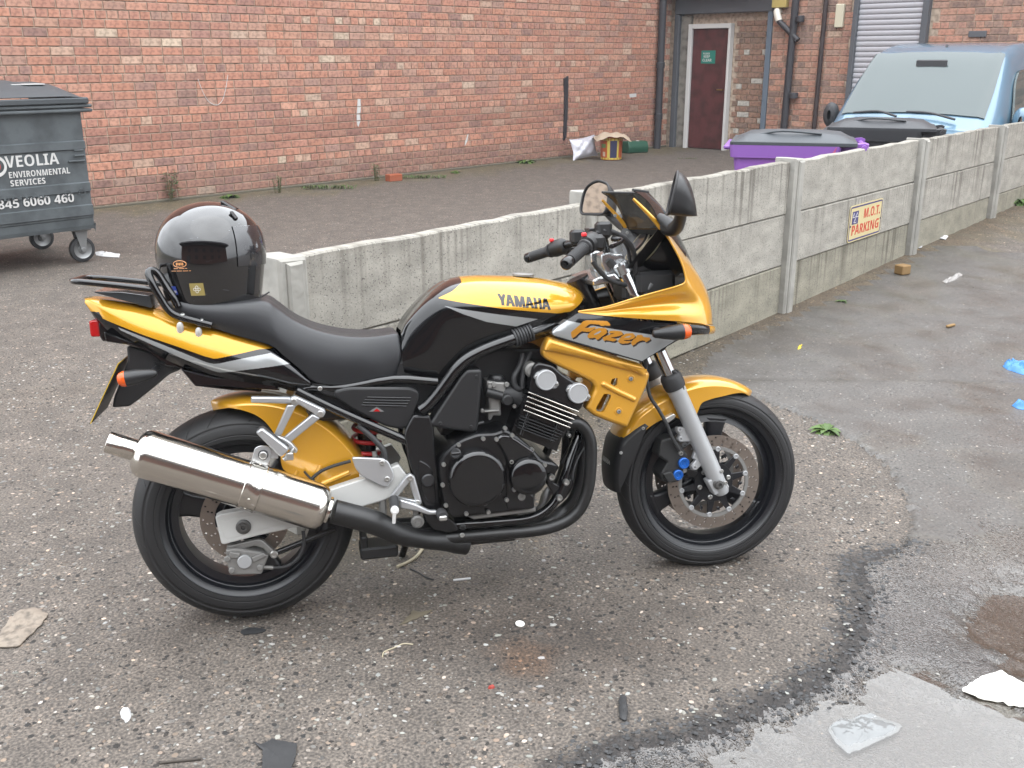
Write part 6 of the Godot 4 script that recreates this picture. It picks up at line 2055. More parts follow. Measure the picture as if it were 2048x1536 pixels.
func build_seat_and_tank() -> void:
	var mb := MB.new()
	var ctrl := []
	# each row: middle of the top, shoulder, flank, lower edge
	for r in [
		[V(-.1622,.9272,0),V(-.157,.9294,.04),V(-.1529,.9284,.065),V(-.1503,.9215,.072),V(-.1472,.9135,.066)],
		[V(-.1418,.9312,0),V(-.135,.9339,.055),V(-.1302,.9314,.085),V(-.1255,.9123,.092),V(-.1219,.8945,.085)],
		[V(-.0851,.9218,0),V(-.0777,.9259,.07),V(-.0722,.9228,.105),V(-.0621,.8941,.114),V(-.0548,.8708,.104)],
		[V(-.0176,.9183,0),V(-.0112,.9224,.08),V(-.0063,.9182,.118),V(.0028,.8773,.127),V(.0089,.8455,.116)],
		[V(.0461,.9216,0),V(.0511,.9255,.085),V(.0553,.9177,.122),V(.0631,.8648,.132),V(.0699,.824,.122)],
		[V(.0954,.9217,0),V(.0987,.9253,.082),V(.1062,.91,.12),V(.1092,.8477,.134),V(.1154,.8061,.126)],
		[V(.1262,.9033,0),V(.1285,.9061,.078),V(.133,.8887,.116),V(.1382,.8215,.134),V(.1444,.7768,.128)],
		[V(.1708,.864,0),V(.1719,.8677,.076),V(.1763,.8565,.114),V(.177,.7943,.133),V(.1805,.7411,.128)],
		[V(.2241,.8337,0),V(.2237,.8379,.078),V(.2269,.8313,.114),V(.2243,.7664,.132),V(.2229,.7,.124)],
		[V(.2888,.8119,0),V(.2866,.8173,.08),V(.2878,.8125,.112),V(.2859,.7522,.13),V(.2846,.6871,.12)],
		[V(.3549,.8018,0),V(.351,.8072,.078),V(.3513,.803,.106),V(.3501,.747,.122),V(.3493,.6813,.112)],
		[V(.4118,.8005,0),V(.407,.806,.07),V(.4075,.8017,.094),V(.4081,.7413,.108),V(.4077,.6788,.102)],
		[V(.4538,.805,0),V(.4484,.8101,.064),V(.4505,.8047,.084),V(.4515,.7525,.098),V(.4386,.6935,.094)],
		[V(.463,.8018,0),V(.458,.8058,.058),V(.4591,.7996,.076),V(.4605,.7506,.088),V(.4457,.6966,.084)]]: ctrl.append(PackedVector3Array(r))
	shell(mb, mirror_rows(skin(ctrl, 5, 4)), 0.004)
	put(bike, "seat", mb, mats["seat_vinyl"])
	# fuel tank
	mb = MB.new()
	ctrl = []
	for r in [
		[V(.4727,.8135,0),V(.4695,.8157,.035),V(.4671,.8149,.07),V(.4652,.7808,.092),V(.4651,.7381,.1),V(.4677,.7054,.095)],
		[V(.4891,.8435,0),V(.4862,.8448,.04),V(.484,.8413,.08),V(.4856,.7999,.1),V(.4891,.7426,.108),V(.4949,.6971,.1)],
		[V(.5328,.8939,0),V(.5287,.893,.045),V(.5255,.8835,.09),V(.5294,.8374,.112),V(.5322,.7607,.118),V(.5396,.688,.108)],
		[V(.578,.9332,0),V(.5729,.9302,.05),V(.5693,.9167,.1),V(.5771,.8747,.128),V(.5832,.7976,.128),V(.5923,.6881,.115)],
		[V(.623,.9559,0),V(.6164,.9516,.052),V(.6127,.9333,.106),V(.6192,.8879,.14),V(.6306,.8155,.14),V(.6436,.7103,.122)],
		[V(.6837,.9625,0),V(.6755,.9578,.055),V(.6695,.938,.11),V(.6711,.8906,.147),V(.6831,.8228,.146),V(.6984,.7416,.125)],
		[V(.7698,.9586,0),V(.7598,.954,.056),V(.7512,.9342,.112),V(.7504,.8868,.15),V(.7612,.8331,.148),V(.7735,.7665,.125)],
		[V(.8569,.9511,0),V(.8455,.946,.055),V(.8356,.9266,.11),V(.8316,.8824,.148),V(.8409,.8381,.145),V(.855,.7807,.12)],
		[V(.9293,.9376,0),V(.9163,.9336,.052),V(.9064,.9158,.102),V(.9015,.8802,.136),V(.9086,.8455,.134),V(.9232,.8005,.112)],
		[V(.9866,.9217,0),V(.9742,.9174,.046),V(.9646,.904,.088),V(.959,.8781,.118),V(.9641,.8531,.116),V(.9738,.8158,.096)],
		[V(1.0189,.9008,0),V(1.0088,.8979,.036),V(1.0012,.889,.066),V(.9968,.8726,.088),V(.9995,.8536,.088),V(1.0056,.8219,.075)],
		[V(1.0343,.8744,0),V(1.0274,.8737,.024),V(1.0227,.8704,.042),V(1.0204,.8625,.055),V(1.0212,.8494,.055),V(1.0233,.8285,.05)]]: ctrl.append(PackedVector3Array(r))
	shell(mb, mirror_rows(skin(ctrl, 5, 5)), 0.0)
	mb.flat_uv(luv)
	var tank := put(bike, "fuel_tank", mb, mats["livery_paint"])
	mb = MB.new()
	disc(mb, V(.8415,.9538,0), V(0.08, 1, 0), 0.032, 0.008, 0.003, 28)
	put(tank, "filler_cap", mb, mats["dull_alloy"])

func fork_at(t: float, z: float) -> Vector3: return V(1.415 - 0.4067 * t, 0.293 + 0.9135 * t, z)
# a flat face with two openings: cut in half along the line through both, so that each half is a plain outline
func holed_cap(mb: MB, outer: PackedVector2Array, h1: PackedVector2Array, h2: PackedVector2Array, z: float) -> void:
	var mean := func(h: PackedVector2Array) -> Vector2:
		var m := Vector2.ZERO
		for p in h: m += p / h.size()
		return m
	var c1: Vector2 = mean.call(h1)
	var c2: Vector2 = mean.call(h2)
	var d := (c2 - c1).normalized()
	var n := Vector2(-d.y, d.x)
	for s in [1.0, -1.0]:
		var half := PackedVector2Array([c1 - d * 2.0, c1 + d * 2.0, c1 + d * 2.0 + n * 2.0 * s, c1 - d * 2.0 + n * 2.0 * s])
		var polys: Array = Geometry2D.intersect_polygons(outer, half)
		for h in [h1, h2]:
			var next := []
			for q in polys: next.append_array(Geometry2D.clip_polygons(q, h))
			polys = next
		for q in polys:
			var tr := Geometry2D.triangulate_polygon(q)
			var b := mb.v.size()
			for a in q: mb.vert(V(a.x, a.y, z), V(0, 0, 1))
			for k in tr: mb.t.append(b + k)

func build_front() -> void:
	var gold: Material = mats["gold_paint"]
	# forks
	for s in [1, -1]:
		var mb := MB.new()
		var ax := fork_at(1, 0) - fork_at(0, 0)
		lathe(mb, P2([0.0, -0.03, 0.02, -0.03, 0.024, -0.02, 0.0255, 0.03, 0.0265, 0.08, 0.0265, 0.315, 0.0285, 0.325, 0.0285, 0.35, 0.026, 0.352]), along(fork_at(0, s * 0.1), ax), 32)
		prism(mb, rounded(P2([1.3699,.3123,1.4183,.3304,1.4442,.2858,1.3955,.2638]), 0.005, 2), 0.082, 0.118, 0.004, 2) if s > 0 else null
		prism(mb, rounded(P2([1.3195,.4806,1.2795,.4837,1.277,.4694,1.2894,.4587,1.2793,.4449,1.2893,.4369,1.3194,.4369,1.3395,.4109,1.3294,.3823,1.3405,.3765,1.3218,.3584,1.3253,.3473,1.342,.3444,1.3597,.3601]), 0.004, 2), 0.086, 0.102, 0.003) if s > 0 else null
		if s < 0: box(mb, fork_at(0, -0.1), V(0.04, 0.05, 0.036), 0.005)
		var leg := put(bike, "fork_leg", mb, mats["silver_paint"])
		mb = MB.new()
		lathe(mb, P2([0.0205, 0.34, 0.031, 0.342, 0.033, 0.35, 0.033, 0.378, 0.031, 0.384, 0.027, 0.390, 0.0205, 0.392]), along(fork_at(0, s * 0.1), ax), 28)
		put(leg, "dust_seal", mb, mats["rubber_black"])
		mb = MB.new()
		lathe(mb, P2([0.0205, 0.38, 0.0205, 0.735, 0.018, 0.74, 0, 0.74]), along(fork_at(0, s * 0.1), ax), 28)
		put(leg, "stanchion", mb, mt("chrome", 0.42, 0.425, 0.43, 0.12, 1.0))
	var mb := MB.new()
	var q0 := V(1.4056,.3016,.118)
	lathe(mb, P2([0.0, 0, 0.017, 0, 0.017, 0.004, 0.0125, 0.006, 0.0125, 0.014, 0.006, 0.015, 0.0055, 0.008, 0, 0.008]), zx(q0), 24)
	put(bike, "front_axle", mb, mats["axle_grey"])
	for p in [V(1.2852,.4778,.102),V(1.2886,.4485,.102),V(1.3326,.357,.102)]: bolt(bike, p, 0.008, 0.008, mats["silver_paint"])
	for p in [V(1.4147,.3417,.12),V(1.4276,.3041,.12)]: bolt(bike, p, 0.006, 0.006)
	mb = MB.new()
	prism(mb, rounded(P2([1.2568,.6612,1.2666,.6652,1.2935,.6186,1.2969,.5946,1.286,.5858,1.2688,.6108]), 0.004, 2), 0.07, 0.125, 0.004, 2)
	put(bike, "fork_guard", mb, mats["grained_plastic"])
	mb = MB.new()
	rod(mb, fork_at(0.5, -0.13), fork_at(0.5, 0.13), 0.03, 14)
	box(mb, fork_at(0.53, 0), V(0.07, 0.05, 0.27), 0.012)
	put(bike, "lower_yoke", mb, mats["satin_black"])
	# mudguard and its black extension
	mb = MB.new()
	var st := [[61, 0.309, 0.018, 0.298, 0.298], [66, 0.313, 0.046, 0.293, 0.293], [74, 0.318, 0.062, 0.286, 0.286], [84, 0.323, 0.070, 0.272, 0.272], [94, 0.327, 0.073, 0.264, 0.264], [100, 0.329, 0.074, 0.258, 0.258], [104, 0.330, 0.075, 0.238, 0.238], [108, 0.331, 0.076, 0.222, 0.222], [116, 0.334, 0.077, 0.222, 0.222], [122, 0.337, 0.077, 0.258, 0.258], [130, 0.343, 0.076, 0.276, 0.276], [138, 0.350, 0.074, 0.287, 0.287], [146, 0.350, 0.072, 0.296, 0.296], [153, 0.346, 0.071, 0.304, 0.304], [160, 0.340, 0.070, 0.318, 0.318]]
	shell(mb, arch_guard(1.415, 0.293, st, 70), 0.0025)
	var fm := put(bike, "front_mudguard", mb, gold)
	for p in [V(1.1807,.4842,.078),V(1.1093,.4139,.078)]: bolt(fm, p, 0.005, 0.004, null, V(-0.3, 0.2, 1))
	mb = MB.new()
	st = [[138, 0.318, 0.080, 0.296, 0.296], [148, 0.339, 0.0805, 0.286, 0.286], [154, 0.349, 0.080, 0.284, 0.284], [160, 0.3455, 0.079, 0.284, 0.284], [167, 0.341, 0.077, 0.288, 0.288], [174, 0.336, 0.074, 0.296, 0.296], [181, 0.330, 0.070, 0.312, 0.312]]
	shell(mb, arch_guard(1.415, 0.293, st, 30), 0.003)
	var ext := put(fm, "mudguard_extension", mb, mats["matt_black"])
	mb = MB.new()
	var t := text_mb("YAMAHA", 0.014)
	t.move(zx(V(-text_width(t) / 2, 0, 0)))
	var aa := deg_to_rad(167)
	for i in t.v.size():
		var z := -t.v[i].x
		var rr := 0.3425 + t.v[i].z - pow(absf(z) / 0.075, 2.4) * 0.018
		var a := aa - t.v[i].y / 0.34
		t.v[i] = V(1.415 + rr * cos(a), 0.293 + rr * sin(a), -z)
		t.n[i] = V(-1, 0, 0)
	put(fm, "mudguard_lettering", t, mats["white_paint"])
	# calipers, with bright blue piston caps
	for s in [1, -1]:
		mb = MB.new()
		prism(mb, rounded(P2([1.2296,.4489,1.2694,.4554,1.2943,.4243,1.3143,.3934,1.2889,.317,1.2637,.3119,1.2312,.3197,1.2249,.3423,1.2491,.3793,1.2193,.4013]), 0.006, 3), 0.03, 0.104, 0.006, 3)
		prism(mb, rounded(P2([1.2271,.3483,1.257,.353,1.2769,.3194,1.2468,.3162]), 0.004, 2), 0.09, 0.114, 0.004, 2)
		var cal := put(bike, "front_caliper", mb if s > 0 else mb.mirrored(), mt("caliper_dark", 0.022, 0.022, 0.022, 0.5, 0.4))
		if s > 0:
			for e in [[V(1.2976,.3733,.104), 0.0172], [V(1.2794,.3381,.104), 0.0158]]:
				mb = MB.new()
				var r: float = e[1]
				lathe(mb, P2([r, 0, r, 0.008, r * 0.86, 0.010, r * 0.80, 0.0085, r * 0.55, 0.0085, r * 0.45, 0.0055, 0, 0.0055]), zx(e[0]), 28)
				put(cal, "piston_cap", mb, mt("cap_blue", 0.008, 0.09, 0.36, 0.3, 0.4))
			bolt(cal, V(1.2873,.4056,.105), 0.007, 0.012, mats["dull_alloy"])
	mb = MB.new()
	tube(mb, PackedVector3Array([V(1.1969,.731,.06),V(1.1847,.662,.1),V(1.1903,.5925,.11),V(1.215,.549,.115),V(1.2326,.5154,.12),V(1.2447,.4906,.12),V(1.2569,.4584,.12),V(1.2821,.4159,.112)]), 0.0055, 9, true, 4)
	put(bike, "front_brake_hose", mb, mats["rubber_black"])
	mb = MB.new()
	prism(mb, rounded(P2([1.2295,.517,1.2616,.5313,1.269,.526,1.264,.5168,1.2442,.5039]), 0.003, 2), 0.10, 0.122, 0.002)
	put(bike, "hose_bracket", mb, mats["bolt_steel"])
	# fairing: gold cowl swept from its rear tip round the nose, black inside
	var ctrl := []
	for r in [
		[V(.9653,.8553,.15),V(.9655,.8547,.152),V(.966,.8544,.153),V(.9665,.8537,.154),V(.9672,.8522,.154)],
		[V(1.038,.8651,.165),V(1.037,.861,.168),V(1.0381,.8546,.164),V(1.0362,.8486,.17),V(1.0355,.8429,.172)],
		[V(1.1123,.8844,.175),V(1.1119,.8734,.176),V(1.1154,.8603,.165),V(1.1109,.8476,.178),V(1.11,.833,.18)],
		[V(1.1885,.9025,.18),V(1.1892,.8882,.178),V(1.1947,.8649,.162),V(1.1866,.8441,.184),V(1.1858,.8242,.186)],
		[V(1.2455,.9156,.185),V(1.2512,.8964,.18),V(1.2616,.8664,.163),V(1.2546,.8407,.186),V(1.2557,.8161,.188)],
		[V(1.2734,.9274,.186),V(1.2876,.9001,.178),V(1.3066,.865,.16),V(1.3081,.8331,.176),V(1.3113,.8074,.178)],
		[V(1.2727,.9551,.184),V(1.3007,.9157,.17),V(1.3319,.8714,.152),V(1.346,.8293,.157),V(1.3508,.8003,.16)],
		[V(1.2626,.9886,.18),V(1.2995,.9486,.156),V(1.3523,.8928,.122),V(1.3776,.8358,.122),V(1.3818,.7933,.125)],
		[V(1.2462,1.0222,.176),V(1.2948,.9817,.14),V(1.3634,.9224,.085),V(1.3978,.8499,.075),V(1.4008,.7855,.08)],
		[V(1.2283,1.0565,.168),V(1.2878,1.0148,.115),V(1.3652,.9471,.045),V(1.407,.8737,.035),V(1.4114,.7818,.04)],
		[V(1.2112,1.0811,.16),V(1.2842,1.0386,.085),V(1.3708,.9642,0),V(1.4109,.8828,0),V(1.4217,.7785,0)]]: ctrl.append(PackedVector3Array(r))
	var rows := skin(ctrl, 5, 4)
	var full := []
	for r in rows: full.append(r)
	for i in range(rows.size() - 2, -1, -1):
		var q := PackedVector3Array()
		for p in rows[i]: q.append(p * V(1, 1, -1))
		full.append(q)
	mb = MB.new()
	shell(mb, full)
	var cowl := put(bike, "fairing", mb, gold)
	mb = MB.new()
	var liner := []
	var centre := V(1.24, 0.93, 0)
	for r in full:
		var q := PackedVector3Array()
		for p in r: q.append(p + (centre - p).normalized() * 0.005)
		liner.append(q)
	mb.grid(liner)
	put(cowl, "fairing_liner", mb, mats["matt_black"])
	# rim bead on the cut-out edge
	for s in [1.0, -1.0]:
		var edge := PackedVector3Array()
		for r in rows: edge.append(r[0] * V(1, 1, s))
		mb = MB.new()
		tube(mb, edge, 0.0032, 7)
		put(cowl, "edge_bead", mb, gold)
		mb = MB.new()
		var up := PackedVector3Array([V(1.2112,1.0811,.16),V(1.1942,1.1025,.158),V(1.1718,1.127,.156),V(1.1499,1.1494,.153),V(1.1327,1.1667,.15)])
		for i in up.size(): up[i] = up[i] * V(1, 1, s)
		tube(mb, up, [0.007, 0.0065, 0.0055, 0.004], 8, true, 4)
		put(cowl, "screen_edge", mb, gold)
	# black band and silver side panel with the model name
	var low := []
	for r in [[V(.8864,.8048,.155),V(.8861,.7936,.155)], [V(.8953,.8141,.156),V(.8944,.7875,.157)], [V(.9303,.8343,.158),V(.9284,.7756,.16)], [V(.9627,.8531,.16),V(.9594,.765,.165)], [V(1.0086,.8444,.166),V(1.0053,.7498,.171)], [V(1.0521,.8366,.172),V(1.0492,.735,.176)], [V(1.1011,.8293,.177),V(1.0993,.7183,.178)], [V(1.1422,.8232,.18),V(1.1416,.7047,.178)], [V(1.1757,.8185,.183),V(1.177,.7232,.177)], [V(1.2113,.8137,.184),V(1.2138,.7423,.176)], [V(1.2475,.8087,.184),V(1.2511,.7607,.174)], [V(1.2742,.8053,.182),V(1.2789,.7693,.17)], [V(1.2975,.8018,.176),V(1.3027,.7739,.163)], [V(1.345,.7939,.15),V(1.3479,.7705,.143)], [V(1.3899,.7847,.11),V(1.3894,.7658,.108)], [V(1.4181,.7761,.05),V(1.4167,.7573,.05)], [V(1.4364,.7695,0),V(1.4351,.7504,0)]]:
		var q := PackedVector3Array()
		for k in 7:
			var f := k / 6.0
			q.append(r[0].lerp(r[1], f) + V(0, 0, 0.006 * sin(PI * f)))
		low.append(q)
	for s in [1, -1]:
		mb = MB.new()
		shell(mb, low, 0.004)
		mb.flat_uv(luv)
		var sp := put(bike, "fairing_side_panel", mb if s > 0 else mb.mirrored(), mats["livery_paint"])
		var bp := V(.9147,.8005,.162)
		bolt(sp, bp if s > 0 else bp * V(1, 1, -1), 0.0085, 0.005, mats["brushed_alloy"], V(0, 0, s))
	# gold air scoop below it, with two slots right through
	for s in [1, -1]:
		mb = MB.new()
		var o := rounded(P2([.8761,.7889,.9628,.7583,1.0641,.7233,1.1517,.6933,1.1786,.6617,1.1667,.625,1.1373,.5686,1.1066,.5059,1.0506,.5291,1.0045,.5514,.9807,.5734,.9856,.5872,1.0101,.6318,1.0022,.6489,.9559,.6755,.9108,.6983,.8639,.7269,.8559,.7441,.8646,.7701]), 0.009, 3)
		if not Geometry2D.is_polygon_clockwise(o): o.reverse()
		var h1 := rounded(P2([1.0615,.6572,1.078,.6581,1.0756,.6362,1.0673,.6337,1.0551,.6446]), 0.004, 3)
		var h2 := rounded(P2([1.0361,.6157,1.0577,.6102,1.0554,.5993,1.0341,.5593,1.0115,.564,1.0107,.5752]), 0.006, 3)
		var steps := [[0.0, 0.12], [0.0, 0.146], [0.0022, 0.1515], [0.006, 0.1555], [0.011, 0.1570]]
		var rings := []
		for e in steps:
			var q := PackedVector3Array()
			var ip := inset(o, e[0]) if e[0] > 0.0 else o
			for p in ip: q.append(V(p.x, p.y, e[1]))
			q.append(q[0])
			rings.append(q)
		mb.grid(rings, false, true)
		holed_cap(mb, inset(o, 0.011), h1, h2, 0.157)
		for h in [h1, h2]:
			for i in h.size():
				var a: Vector2 = h[i]; var b: Vector2 = h[(i + 1) % h.size()]
				mb.quad(V(a.x, a.y, 0.157), V(b.x, b.y, 0.157), V(b.x, b.y, 0.14), V(a.x, a.y, 0.14))
		prism(mb, rounded(P2([.8577,.7503,.8653,.7728,.8756,.7863,.96,.7563,1.061,.7214,1.1457,.6921,1.1688,.666,1.1325,.6714,1.0759,.6881,.9845,.7188,.8894,.7454]), 0.008, 4), 0.15, 0.170, 0.013, 5)
		tube(mb, PackedVector3Array([V(1.0352,.6426,.156),V(1.0812,.6158,.156),V(1.1251,.5924,.156)]), [0.0085, 0.009, 0.0085], 12)
		for e in [V(1.0352,.6426,.156), V(1.1251,.5924,.156)]: lathe(mb, P2([0.0, 0.009, 0.005, 0.0075, 0.008, 0.003, 0.009, 0]), zx(e), 14)
		var sc := put(bike, "air_scoop", mb if s > 0 else mb.mirrored(), mats["satin_gold"])
		if s > 0:
			for p in [V(1.117,.653,.157),V(1.0789,.5586,.157)]:
				bolt(sc, p, 0.0062, 0.004, mats["dull_alloy"])
				mb = MB.new()
				lathe(mb, P2([0.0125, 0.0, 0.012, 0.0012, 0.0095, 0.0016, 0.0085, 0.0002]), zx(p), 24)
				put(sc, "bolt_seat", mb, mats["satin_gold"])
	# front indicators
	for s in [1, -1]:
		mb = MB.new()
		var i0 := V(1.1498,.7934,.255)
		var i1 := V(1.2385,.7946,.255)
		var L := (i1 - i0).length()
		lathe(mb, P2([0, 0, 0.008, 0.001, 0.0115, 0.006, 0.013, 0.016, 0.0165, 0.030, 0.0218, L * 0.72, 0.0225, L]), along(i0, i1 - i0), 12)
		rod(mb, i0 + (i1 - i0) * 0.45, V(i0.x + 0.03, i0.y, 0.15), 0.010, 10)
		var ind := put(bike, "front_indicator", mb if s > 0 else mb.mirrored(), mats["grained_plastic"])
		mb = MB.new()
		lathe(mb, P2([0.0225, 0, 0.0218, 0.008, 0.018, 0.0195, 0.0165, 0.021, 0, 0.0225]), along(i1, i1 - i0), 12)
		put(ind, "lens", mb if s > 0 else mb.mirrored(), mats["orange_lens"])
	# headlight in the nose
	mb = MB.new()
	lathe(mb, P2([0.0, 0.045, 0.03, 0.041, 0.055, 0.028, 0.068, 0.008, 0.07, 0.0]), along(V(1.33, 0.87, 0), V(1, -0.1, 0)), 32, 0, TAU, V(1.3, 1, 1))
	put(bike, "headlight", mb, mt("lamp_glass", 0.5, 0.52, 0.53, 0.06))
	# screen: dark tinted, bowed forward
	var sr := []
	var tc := V(1.1322,1.1912,.15)
	var tm := V(1.2229,1.1838,0)
	var foot: PackedVector3Array = rows[rows.size() - 1]
	for i in 17:
		var a := lerpf(-1, 1, i / 16.0)
		var u := (1.0 - absf(a)) * (foot.size() - 1) * 0.5
		var k := mini(int(u), foot.size() - 2)
		var lo := foot[k].lerp(foot[k + 1], u - k)
		lo = V(lo.x, lo.y, lo.z * signf(a))
		var hi := V(tm.x, tm.y, 0).lerp(V(tc.x, tc.y, 0), a * a) + V(0, 0, 0.15 * a)
		var q := PackedVector3Array()
		for j in 9:
			var g := j / 8.0
			q.append(hi.lerp(lo, g) + V(0.012, 0.012, 0) * sin(PI * g))
		sr.append(q)
	mb = MB.new()
	shell(mb, sr, 0.003)
	var smoke := mt("smoked_screen", 0.012, 0.012, 0.013, 0.03)
	smoke.albedo_color.a = 0.72
	smoke.transparency = BaseMaterial3D.TRANSPARENCY_ALPHA
	var scr := put(bike, "windscreen", mb, smoke)
	mb = MB.new()
	var top := PackedVector3Array()
	for r in sr: top.append(r[0])
	tube(mb, top, 0.0035, 8)
	put(scr, "screen_beading", mb, mats["rubber_black"])
	mb = MB.new()
	var inr := []
	for r in sr:
		var q := PackedVector3Array()
		for k in 5: q.append(r[8].lerp(V(r[8].x - 0.09, 0.97, r[8].z * 0.85), k / 4.0 ) + V(-0.006, 0, 0))
		inr.append(q)
	mb.grid(inr)
	put(scr, "dash_trim", mb, mats["matt_black"])
	for p in [V(1.1678,1.1178,-.13),V(1.2064,1.0643,-.13),V(1.2275,1.0462,-.13),V(1.2626,1.0489,-.13)]: bolt(scr, p, 0.005, 0.004, mats["dull_alloy"], V(-0.5, 0.1, 1))

func mirror_at(s: float) -> void:
	# housing: rim in the glass plane, belly bulging forward, flat underside
	var n := V(-0.95, 0.24, -0.31 * s).normalized()
	var t := V(-0.31, 0.0, 0.95 * s).normalized()
	var up := t.cross(n) * -s
	var c := V(1.168, 1.172, 0.365 * s)
	var rim := rounded(P2([-0.085, -0.052, 0.072, -0.050, 0.068, 0.04, 0.0, 0.066, -0.08, 0.046]), 0.032, 6)
	var rows := []
	for k in 10:
		var f := k / 9.0
		var sc := sqrt(maxf(0.0, 1.0 - pow(f, 2.4)))
		var q := PackedVector3Array()
		for p in rim:
			var y := -0.05 + (p.y + 0.05) * (1.0 - pow(f, 2.1))
			q.append(c + t * p.x * maxf(sc, 0.02) + up * (y + 0.01 * f * f) - n * (0.076 * f))
		q.append(q[0])
		rows.append(q)
	var mb := MB.new()
	mb.grid(rows, false, true)
	var h := put(bike, "mirror", mb, mats["grained_plastic"])
	mb = MB.new()
	var g := inset(rim, 0.006)
	var tr := Geometry2D.triangulate_polygon(g)
	for p in g: mb.vert(c + t * p.x + up * p.y - n * 0.002, n)
	for i in tr: mb.t.append(i)
	put(h, "mirror_glass", mb, mt("mirror_glass", 0.8, 0.8, 0.8, 0.02, 1.0))
	mb = MB.new()
	var ro := PackedVector3Array()
	for p in rim: ro.append(c + t * p.x + up * p.y)
	ro.append(ro[0]); ro.append(ro[1])
	tube(mb, ro, 0.0038, 7, false)
	put(h, "mirror_rim", mb, mats["rubber_black"])
	mb = MB.new()
	var a := PackedVector3Array([V(1.2278,1.0851,.172),V(1.2309,1.0819,.22),V(1.2174,1.1042,.29),V(1.2037,1.1323,.34)])
	for i in a.size(): a[i] = a[i] * V(1, 1, s)
	tube(mb, a, [0.026, 0.021, 0.017, 0.016], 12, true, 4)
	var b := PackedVector3Array([V(1.2004,1.1169,.168),V(1.2133,1.1038,.18),V(1.2289,1.0853,.2)])
	for i in b.size(): b[i] = b[i] * V(1, 1, s)
	tube(mb, b, [0.010, 0.017, 0.022], 10, true, 3)
	put(h, "mirror_stalk", mb, mats["grained_plastic"])

